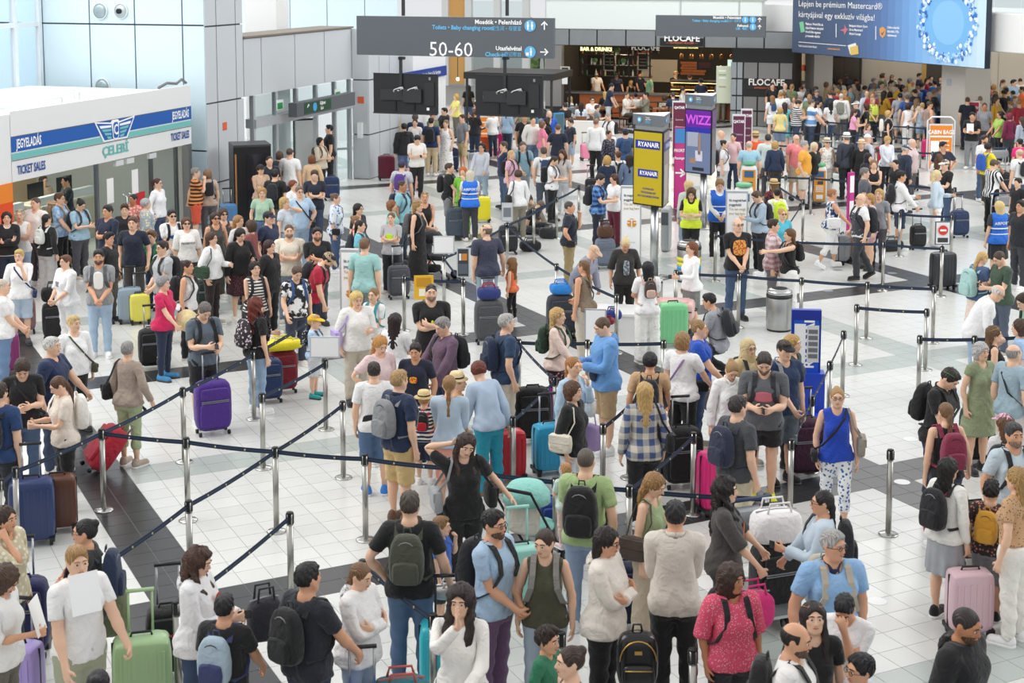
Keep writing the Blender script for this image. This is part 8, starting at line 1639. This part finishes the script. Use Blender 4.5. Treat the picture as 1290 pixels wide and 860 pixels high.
for a in ((616, 384, .76, .42, .26, .22, 10, '2a3a78', 'blue and wine bag on the charcoal-shirt man’s suitcase', 'duffel_bag', '9a2040'), (712, 368, .80, .40, .28, .20, 10, '2a86d8', 'bright blue bag on the dark suitcase by animal-print woman'), (70, 392, .66, .44, .24, .28, 15, '1b1b1e', 'black laptop bag on the black suitcase by printed-top woman'), (1122, 316, 0, .62, .28, .26, 20, '1c1d20', 'black duffel bag on floor behind the striding bald man'), (668, 316, 0, .50, .32, .24, 15, '1d1e21', 'black rucksack lying beside the two people on the floor', 'rucksack'), (690, 300, 0, .42, .3, .26, -10, '26282c', 'dark bag lying beside the crouched man in black', 'rucksack'), (484, 186, .76, .40, .24, .18, 10, 'd9d4c8', 'cream handbag lying on burgundy suitcase by grey pillar', 'handbag'), (960, 684, .80, .52, .34, .34, 15, 'f0ecec', 'white shopping bag on the black suitcase, pink print', 'shopping_bag'), (948, 790, .45, .40, .26, .34, 20, 'e0307e', 'hot pink bag beside the woman in red patterned top'), (334, 806, .50, .32, .2, .40, 30, '2b2b32', 'dark rucksack standing beside the boy in black, bottom left', 'rucksack'), (506, 888, .40, .46, .28, .24, 10, '3d7f8c', 'teal and coral holdall at the bottom edge', 'holdall', 'd8685a'), (570, 752, .80, .36, .22, .12, 10, 'd8d6d4', 'grey sweater bundle on the turquoise suitcase', 'bundle'), (345, 440, .66, .60, .34, .16, 20, 'f2e02a', 'bright yellow jacket lying over navy and red suitcases', 'jacket_bundle'), (140, 800, .50, .34, .26, .50, 20, '7f8568', 'olive rucksack held in front by the paper-sheet man', 'rucksack'), (765, 312, .62, .36, .22, .26, 10, '5a3a2a', 'brown leather bag on slate suitcase in the rope lane', 'handbag'), (382, 408, .0, .36, .26, .34, 10, 'e0d4c4', 'cream and tan bag by the cow-print boy', 'handbag', '9a5a3a')):
    softbag(*a)
# glossy black rucksack standing on a case at the bottom centre
p = at(803, 795, 1.10); bk = empty('rucksack', (p[0], p[1], .62), 0, 1, 'glossy black rucksack with gold zips standing at bottom centre', 'backpack'); V, F = rbox(.34, .20, .48, 3.4, 8); link('pack', mesh_np('pack', V, F), mat('17171a', .2), bk); V, F = rbox(.27, .09, .22, 3.4, 6); link('front_pocket', mesh_np('front_pocket', V+[0, -.105, .03], F), mat('1b1b1e', .2), bk)
gold = mat('c9a45a', .3, .9)
for r, zc, y in ((.155, .27, -.10), ):
    mb = MB(); mb.tube([(r*.95*math.cos(t), y*1.02, zc+.17*math.sin(t)) for t in np.linspace(0, math.pi, 13)], .006, 5); mb.build('gold_zip', gold, bk, True)
mb = MB(); mb.tube([(-.11, -.15, .21), (.11, -.15, .21)], .006, 5); mb.build('gold_zip', gold, bk, True); mb = MB(); mb.box(-.03, .03, -.112, -.10, .33, .36); mb.build('gold_plate', gold, bk); mb = MB(); mb.tube([(-.04, .02, .47), (-.03, .02, .53), (.03, .02, .53), (.04, .02, .47)], .01, 6); mb.build('grab_handle', mat('17171a', .3), bk, True)
R_c = suitcase(803, 870, 's', 'M', 0, '1d1d20', 'black suitcase under the glossy rucksack at bottom centre', False); R_c.location = (p[0], p[1], 0); R_c.scale = (1, 1, .93)
# ---- queue posts with belts: name u v(top); belts join tops
POSTS = {'a': (0, 603), 'b': (19, 588), 'c': (128, 540), 'd': (234.5, 551), 'e': (346.5, 563), 'f': (459.5, 572), 'g': (572, 584), 'h': (700, 601), 'i': (793, 611), 'j': (966, 622), 'k': (237.5, 630), 'l': (365, 645), 'm': (431.5, 505), 'n': (330, 495), 'o': (409.5, 453), 'p': (230, 488), 'q': (318.5, 442), 'r': (396, 396), 's': (545.5, 773), 't': (707, 796), 'u': (873, 817), 'v': (759.7, 533.5), 'w': (874, 544.5), 'x': (997, 553), 'y': (1023, 498.5), 'z': (1045.7, 455), 'A': (1063, 416.6), 'B': (1122, 566), 'C': (1159, 422.5), 'D': (1093, 355), 'E': (1079.5, 383.4), 'F': (1167.7, 388.8), 'G': (1177, 360), 'H': (1010, 349.7), 'I': (1113.5, 304), 'J': (1187, 310), 'K': (1134, 267), 'L': (1199.7, 270), 'M': (646.5, 524.5), 'N': (699.5, 474), 'O': (653.6, 427), 'P': (701.3, 332), 'Q': (851.5, 340), 'R': (901.4, 293.4), 'S': (931, 343.7), 'T': (701.3, 248), 'U': (672.5, 262), 'V': (729.5, 233), 'X': (777, 371), 'Y': (559.2, 321.5), 'Z': (583.5, 351), '0': (639, 280.6), '1': (508.8, 347), '2': (551.5, 176), '3': (616, 157), '4': (793, 505), '5': (112, 716), '6': (222, 757), '7': (457, 705), '8': (1081, 775), '9': (1203, 236), '@': (1228, 423), '#': (976, 300), '$': (836, 428), '%': (1012, 251), '&': (968, 222), '*': (1075, 222), '(': (905, 216), ')': (740, 428), '+': (1290, 420)}
for k, (u, v) in enumerate(((975, 150), (1008, 151), (1042, 152), (1076, 154), (1110, 156), (1144, 158), (1170, 160))): POSTS['r1%d' % k] = (u, v)
for k, (u, v) in enumerate(((972, 164), (1012, 166), (1050, 167), (1088, 169), (1126, 171), (1160, 173))): POSTS['r2%d' % k] = (u, v)
for k, (u, v) in enumerate(((978, 181), (1020, 183), (1062, 185), (1104, 187), (1146, 189), (1175, 191))): POSTS['r3%d' % k] = (u, v)
for k, (u, v) in enumerate(((958, 219), (990, 221), (1022, 222), (1048, 224), (1070, 226))): POSTS['r4%d' % k] = (u, v)
BELTS = ['ab', 'bc', 'cd', 'de', 'ef', 'fg', 'gh', 'hi', 'ij', 'cp', 'pq', 'qr', 'no', 'em', '5k', 'ke', '6l', '7s', 'v4', 'wi', 'MN', 'NO', 'xy', 'yz', 'zA', 'EF', 'HD', 'DG', 'IJ', 'KL', 'C@', '@+', 'PX', 'SH', 'QS', 'R#', '#I', '0T', 'UT', 'TV', 'YZ', 'Z1', 'O)', ')$', 'Y0', '0P', '23', '#%', '9L', '*9', '&%']
_sh = {}
def shared(k, fn):
    if k not in _sh: _sh[k] = fn()
    return _sh[k]
def _lm(prof, n=20): mb = MB(); mb.lathe(prof, n); return mb.mesh('m', True)
mst_ = mat('b2b1ab', .3, .9, kind='brushed'); mbk = mat('1a1c20', .45); mnv = mat('1c2a40', .7); mnz = mat('2b3d58', .6)
PO = {}; PX = {}
for k, (u, v) in POSTS.items():
    p = at(u, v, 1.0)
    for P in PEOPLE:
        dx = P['xy']-p[:2]; r = float(np.hypot(*dx)); m_ = .24*P['g']*P['s']+.04
        if r < m_ and P['gz'] < .1:
            dep = p[:2]/np.hypot(*p[:2]); sg = 1 if dx@dep > 0 else -1; dl = Vector((*(dep*sg*(m_-r)*1.1), 0))
            for o in P['att']: o.location += dl
            P['xy'] = P['xy']+np.array(dl[:2]); P['mw'] = Matrix.Translation(dl) @ P['mw']
    far = p[1] > 40; R = empty('queue_post', (p[0], p[1], 0), 0, 1, near_label(p, 'steel queue post'), 'barrier post'); PO[k] = R; PX[k] = p
    link('base', shared('pb', lambda: _lm([(.112, 0), (.112, .010), (.10, .018), (.04, .028), (.035, .03)], 28)), mat('c4c4c0', .25, .9), R); link('pole', shared('pp', lambda: _lm([(.033, .025), (.033, .87)])), mst_, R); link('cassette', shared('pc', lambda: _lm([(.035, .87), (.035, .99)])), mst_, R); link('cap', shared('pt', lambda: _lm([(.036, .985), (.036, 1.0), (.028, 1.004)])), mbk, R)
    mb = shared('ps', lambda: MB().box(-.018, .018, -.040, -.030, .885, .985).box(-.018, .018, .030, .040, .885, .985).box(-.040, -.030, -.018, .018, .885, .985).box(.030, .040, -.018, .018, .885, .985).mesh('slots')); link('belt_slots', mb, mbk, R)
def belt(a, b):
    A, B = np.array(PX[a]), np.array(PX[b]); L = np.hypot(*(B-A)[:2]); n = 10; sag = min(.10, .012*L); d = (B-A)/L; pts = [(A-[PX[a][0], PX[a][1], 0])*0+np.array([0, 0, 0])+(B-A)*t*[1, 1, 0]+np.array([0, 0, .945-sag*4*t*(1-t)]) for t in np.linspace(.04/L, 1-.04/L, n)]
    mb = MB(); mb.tube(pts, .01, flat=(.052, .004, (0, 0, 1))); o = mb.build('belt', mnv, PO[a]); nn = (-d[1]*.004, d[0]*.004)
    mb = MB()
    for sg in (1, -1): mb.tube([(x+nn[0]*sg*.8, y+nn[1]*sg*.8, z) for x, y, z in pts], .01, flat=(.012, .002, (0, 0, 1)))
    mb.build('belt_stripe', mnz, o)
    if A[1] < 26:
        k = int(L/.45); 
        for j in range(1, k+1):
            t = j/(k+1); q = (B-A)*t; mb = MB()
            for sg in (1, -1): mb.box(q[0]+nn[0]*sg*1.3-.008, q[0]+nn[0]*sg*1.3+.008, q[1]+nn[1]*sg*1.3-.008, q[1]+nn[1]*sg*1.3+.008, .937-sag*4*t*(1-t), .953-sag*4*t*(1-t))
            mb.build('belt_print', mat('cfc9a0', .5), o)
for s_ in BELTS: belt(s_[0], s_[1])
for r in ('r1', 'r2', 'r3', 'r4'):
    ks = sorted(k for k in POSTS if k.startswith(r) and len(k) == 3)
    for a, b in zip(ks[:-1], ks[1:]): belt(a, b)
# signs clipped on posts
def postsign(k, w, h, face, lab, lift=.03, rot=0.0, frame='c9cdd0', extra=None):
    p = PX[k]; o = empty('post_sign', (p[0], p[1]-.0, 1.0), rot, 1, lab, 'sign'); mb = MB(); mb.box(-w/2, w/2, -.015, .015, lift, lift+h); mb.build('sign_frame', mat(frame, .4, .4), o); mb = MB(); mb.box(-w/2+.02, w/2-.02, -.02, -.015, lift+.02, lift+h-.02); mb.build('sign_face', mat(face, .5), o); mb = MB(); mb.tube([(0, 0, 0), (0, 0, lift+.02)], .012, 6); mb.build('stem', mat('9a9da0', .3, .8), o)
    for nm, x0, x1, z0, z1, c in extra or []: mb = MB(); mb.box(x0, x1, -.026, -.021, lift+z0, lift+z1); mb.build(nm, mat(c, .5), o)
    return o
postsign('o', .42, .30, 'f2f3f3', 'blank white post sign by the boy in yellow cap'); postsign('Y', .40, .34, 'f4f5f5', 'blank white post sign by the long black dress woman'); postsign('Z', .22, .52, '3a3f46', 'narrow dark post sign with orange mark by charcoal-shirt man', extra=[('orange_mark', -.02, .07, .30, .42, 'd88a3a'), ('arrow_mark', -.07, -.03, .30, .42, 'f0f0f0'), ('text_block', -.08, .08, .06, .24, '5a6470')]); postsign('J', .30, .46, 'e9ebec', 'grey post sign with red no-entry disc, right lanes', frame='6a6e72', extra=[('text_block', -.10, .10, .05, .14, '3a3a3a')])
p = PX['J']; o = empty('no_entry_disc', (p[0], p[1]-.03, 1.32), 0, 1, 'red no-entry disc with white bar on the grey post sign', 'sign'); mb = MB(); mb.lathe([(.095, 0), (.095, .006)], 24); mb.build('red_disc', mat('d83a2a', .5), o, False, [list(r) for r in frame_m((0, 0, 0), (1, 0, 0), (0, 0, 1))]); mb = MB(); mb.box(-.06, .06, -.012, -.007, -.018, .018); mb.build('white_bar', mat('ffffff'), o)
postsign('0', .24, .40, 'cfd3d8', 'pale post sign by the curly haired white blouse woman', extra=[('text_block', -.08, .08, .1, .3, '7a8088')])
p = at(534, 377, 1.0); o = empty('paper_sign', (p[0], p[1], 1.0), .1, 1, 'yellow paper sign behind the burly bearded man', 'sign'); mb = MB(); mb.box(-.16, .16, -.01, .01, 0, .40); mb.build('sheet', mat('e8b52a', .5), o); mb = MB(); mb.box(-.08, .08, -.016, -.011, .06, .18); mb.build('qr_blank', mat('f4f0e0', .5), o); mb = MB(); mb.box(-.12, .12, -.016, -.011, .22, .36); mb.build('text_block', mat('c98f1e', .5), o); mb = MB(); mb.tube([(0, .02, -1.0), (0, .02, .2)], .02, 8); mb.build('stand_pole', mat('9a9da0', .3, .8), o)
p = at(750, 440, .45); o = empty('white_board', (p[0], p[1], 0), -.1, 1, 'blank white board on a stand beside the hoodie man', 'board'); mb = MB(); mb.box(-.17, .17, -.02, .02, .45, 1.10); mb.build('frame', mat('b9bcc0', .35, .6), o); mb = MB(); mb.box(-.15, .15, -.026, -.02, .47, 1.08); mb.build('face', mat('f2f4f6', .4), o); mb = MB(); mb.tube([(0, .01, 0), (0, .01, .5)], .02, 8); mb.lathe([(.16, 0), (.16, .02)], 16); mb.build('stand', mat('9a9da0', .3, .8), o)
# low white counter with a pink case on top, centre
p = at(795, 436); dk = empty('white_counter', (p[0], p[1]+.35, 0), -.15, 1, 'low white counter holding a pink suitcase, centre', 'counter'); mb = MB(); mb.box(-.75, .45, -.35, .35, 0, .52); mb.build('body', mat('eceded', .4), dk); mb = MB(); mb.box(-.78, .48, -.38, .38, .52, .56); mb.build('worktop', mat('f4f4f4', .35), dk); mb = MB(); mb.box(-.5, -.2, -.362, -.352, .2, .24); mb.build('yellow_strip', mat('d9a92a'), dk)
pk = suitcase(800, 400, 'h', 'L', 0, 'e0b8b4', 'pink suitcase lying flat on the low white counter', False); pk.location = (p[0]+.35, p[1]+.30, .60); pk.rotation_euler = (math.radians(90), 0, math.radians(80))
softbag(772, 402, .56, .30, .24, .16, 10, '2a3a8a', 'blue cloth bundle on the low white counter', 'bundle'); softbag(765, 408, .56, .26, .2, .10, -10, '8a1f3a', 'crimson cloth bundle on the low white counter', 'bundle')
# strollers and luggage trolleys
def wheel_(par, x, y, r=.09, c='1c1c1f'): mb = MB(); mb.tube([(x-.015, y, r), (x+.015, y, r)], r, 14); o = mb.build('wheel', mat(c, .6), par, True); mb = MB(); mb.tube([(x-.018, y, r), (x+.018, y, r)], r*.5, 10); mb.build('wheel_hub', mat('9a9da0', .4, .6), o, True)
def stroller(u, v, yaw, c, c2, lab):
    p = at(u, v); R = empty('stroller', (p[0], p[1], 0), math.radians(yaw), 1, lab, 'stroller'); fr = mat('2a2b2e', .4, .5)
    for x in (-.24, .24):
        mb = MB(); mb.tube([(x, -.34, .10), (x, .05, .55), (x, .42, 1.02)], .014, 6); mb.build('frame_tube', fr, R, True); mb = MB(); mb.tube([(x, .36, .12), (x, .05, .55)], .014, 6); mb.build('frame_tube', fr, R, True); wheel_(R, x, -.34); wheel_(R, x, .36, .11)
    mb = MB(); mb.tube([(-.24, .42, 1.02), (.24, .42, 1.02)], .02, 8); mb.build('push_bar', fr, R, True); V, F = rbox(.42, .42, .12, 4, 5); link('seat', mesh_np('seat', V+[0, -.05, .42], F), mat(c, .8, kind='cloth'), R); V, F = rbox(.42, .10, .52, 4, 5); link('backrest', mesh_np('backrest', V+[0, .18, .46], F), mat(c2, .8, kind='cloth'), R)
    mb = MB(); mb.lathe([(.26, 0), (.25, .10), (.18, .19), (.05, .235), (.0, .24)], 18, (0, .08, .80)); mb.build('canopy', mat(c, .8, kind='cloth'), R, True); V, F = rbox(.40, .40, .14, 4, 4); link('basket', mesh_np('basket', V+[0, .1, .16], F), mat('24252a', .9), R)
stroller(548, 352, 70, '24252a', '3a3c42', 'black stroller beside the woman in long black dress'); stroller(668, 718, 150, '8fcfc4', 'd8d0c4', 'mint and grey stroller left of father in green')
def trolley(u, v, yaw, lab):
    p = at(u, v); R = empty('luggage_trolley', (p[0], p[1], 0), math.radians(yaw), 1, lab, 'trolley'); mt = mat('b9bdc0', .3, .8)
    mb = MB(); mb.box(-.30, .30, -.55, .40, .17, .20); mb.build('platform', mt, R)
    for x in (-.28, .28): mb = MB(); mb.tube([(x, .40, .18), (x, .46, .6), (x, .42, 1.02)], .018, 8); mb.build('upright', mt, R, True); wheel_(R, x, .30, .08)
    wheel_(R, 0, -.45, .07); mb = MB(); mb.tube([(-.32, .42, 1.02), (.32, .42, 1.02)], .024, 8); mb.build('push_bar', mat('2a3a5a', .5), R, True)
    for z in (.45, .72): mb = MB(); mb.tube([(-.28, .45, z), (.28, .45, z)], .010, 6); mb.build('cross_bar', mt, R, True)
    V, F = rbox(.54, .16, .22, 6, 3); link('wire_basket', mesh_np('wire_basket', V+[0, .30, .76], F), mat('9a9ea2', .4, .7), R); return R
trolley(602, 236, 0, 'luggage trolley pushed by the woman in white shirt, left queue'); trolley(1275, 300, 20, 'luggage trolley at right edge behind the blue-vest helper'); trolley(725, 168, 40, 'luggage trolley parked near the cafe tables'); trolley(1264, 232, 10, 'luggage trolley by the hot pink top, right edge'); trolley(960, 770, 20, 'luggage trolley under the white shopping bag')
# ---- cafe chairs and tables
for P in PEOPLE:
    if P['ms']['thigh_l'][2, 2] < .5 and P['uv'][1] < 140 and P['uv'][0] > 600:
        x, y = P['xy']; rz = P['root'].rotation_euler.z; s = P['s']; off = Matrix.Rotation(rz, 4, 'Z') @ Vector((0, .02, 0)); zt = (P['ms']['pelvis'][2, 3]+.86)*s-.06; ch = empty('cafe_chair', (x+off.x, y+off.y, 0), rz, 1, 'wooden cafe chair under the '+P['label'], 'chair'); wd = mat('7a4f2f', .6)
        mb = MB(); mb.box(-.21, .21, -.22, .22, zt-.05, zt-.01); mb.build('seat', wd, ch); mb = MB(); mb.box(-.20, .20, .20, .235, zt+.15, zt+.42); mb.build('backrest', wd, ch)
        for a in (-.18, .18):
            for b in (-.19, .19): mb = MB(); mb.tube([(a, b, 0), (a, b, zt-.05 if b < 0 else zt+.4)], .017, 6); mb.build('leg', mat('222222', .5), ch)
for k, (u, v) in enumerate(((722, 158), (752, 160), (796, 157), (828, 160), (770, 158))):
    p = at(u, v); tb = empty('cafe_table', (p[0], p[1], 0), 0, 1, 'wooden cafe table, '+('leftmost', 'left middle', 'right middle', 'rightmost', 'centre')[k]+' of five by the bar', 'table'); mb = MB(); mb.box(-.40, .40, -.35, .35, .72, .76); mb.build('tabletop', mat('8a5a34', .5), tb); mb = MB(); mb.tube([(0, 0, .03), (0, 0, .72)], .035, 8); mb.build('leg', mat('222222', .5), tb); mb = MB(); mb.lathe([(.24, 0), (.24, .03)], 16); mb.build('foot', mat('222222', .5), tb)
    gp = empty('drinking_glass', (p[0]+.12, p[1]-.1, .76), 0, 1, 'drinking glass on the cafe table, '+('leftmost', 'left middle', 'right middle', 'rightmost', 'centre')[k]+' of five', 'glass'); mb = MB(); mb.lathe([(.03, 0), (.036, .12), (.033, .12), (.028, .01)], 10); mb.build('glass_body', mat('dfe8ea', .1, alpha=.6), gp, True)
rl = empty('cafe_rail', (at(800, 150)[0], at(800, 150)[1], 0), 0, 1, 'dark wooden rail with planters before the cafe seats', 'railing'); a, b = at(770, 158), at(848, 158)
for t in np.linspace(0, 1, 5): q = a+(b-a)*t; mb = MB(); mb.box(q[0]-.03, q[0]+.03, q[1]-.03, q[1]+.03, 0, .95); P_(mb, 'rail_post', mat('2a2522', .6), rl)
mb = MB(); mb.tube([a+[0, 0, .95], b+[0, 0, .95]], .04, 8); P_(mb, 'top_rail', mat('5a3a24', .5), rl); mb = MB(); mb.tube([a+[0, 0, .5], b+[0, 0, .5]], .02, 6); P_(mb, 'mid_rail', mat('2a2522', .5), rl)
wp = empty('white_partition', tuple(at(735, 190)), -.2, 1, 'low white partition block before the cafe tables', 'partition'); mb = MB(); mb.box(-.6, .9, -.1, .1, 0, 1.05); mb.build('panel', mat('e6e4de', .5), wp)
# straw hat carried by the woman in magenta
for P in PEOPLE:
    if 'magenta t-shirt' in P['label']:
        q = P['mw'] @ Vector((.10, -.36, 1.02)); o = empty('straw_hat', q, 0, 1, 'straw hat carried by the grey curly haired woman in magenta', 'hat'); o.rotation_euler = (math.radians(75), 0, math.radians(20)); link('hat_body', hat_mesh(.17, .10), mat('e2cf9c', .8, kind='cloth'), o, Matrix.Translation((0, -.016, -1.69)))
print('all', len(D.objects), round(time.time()-_t0, 1))
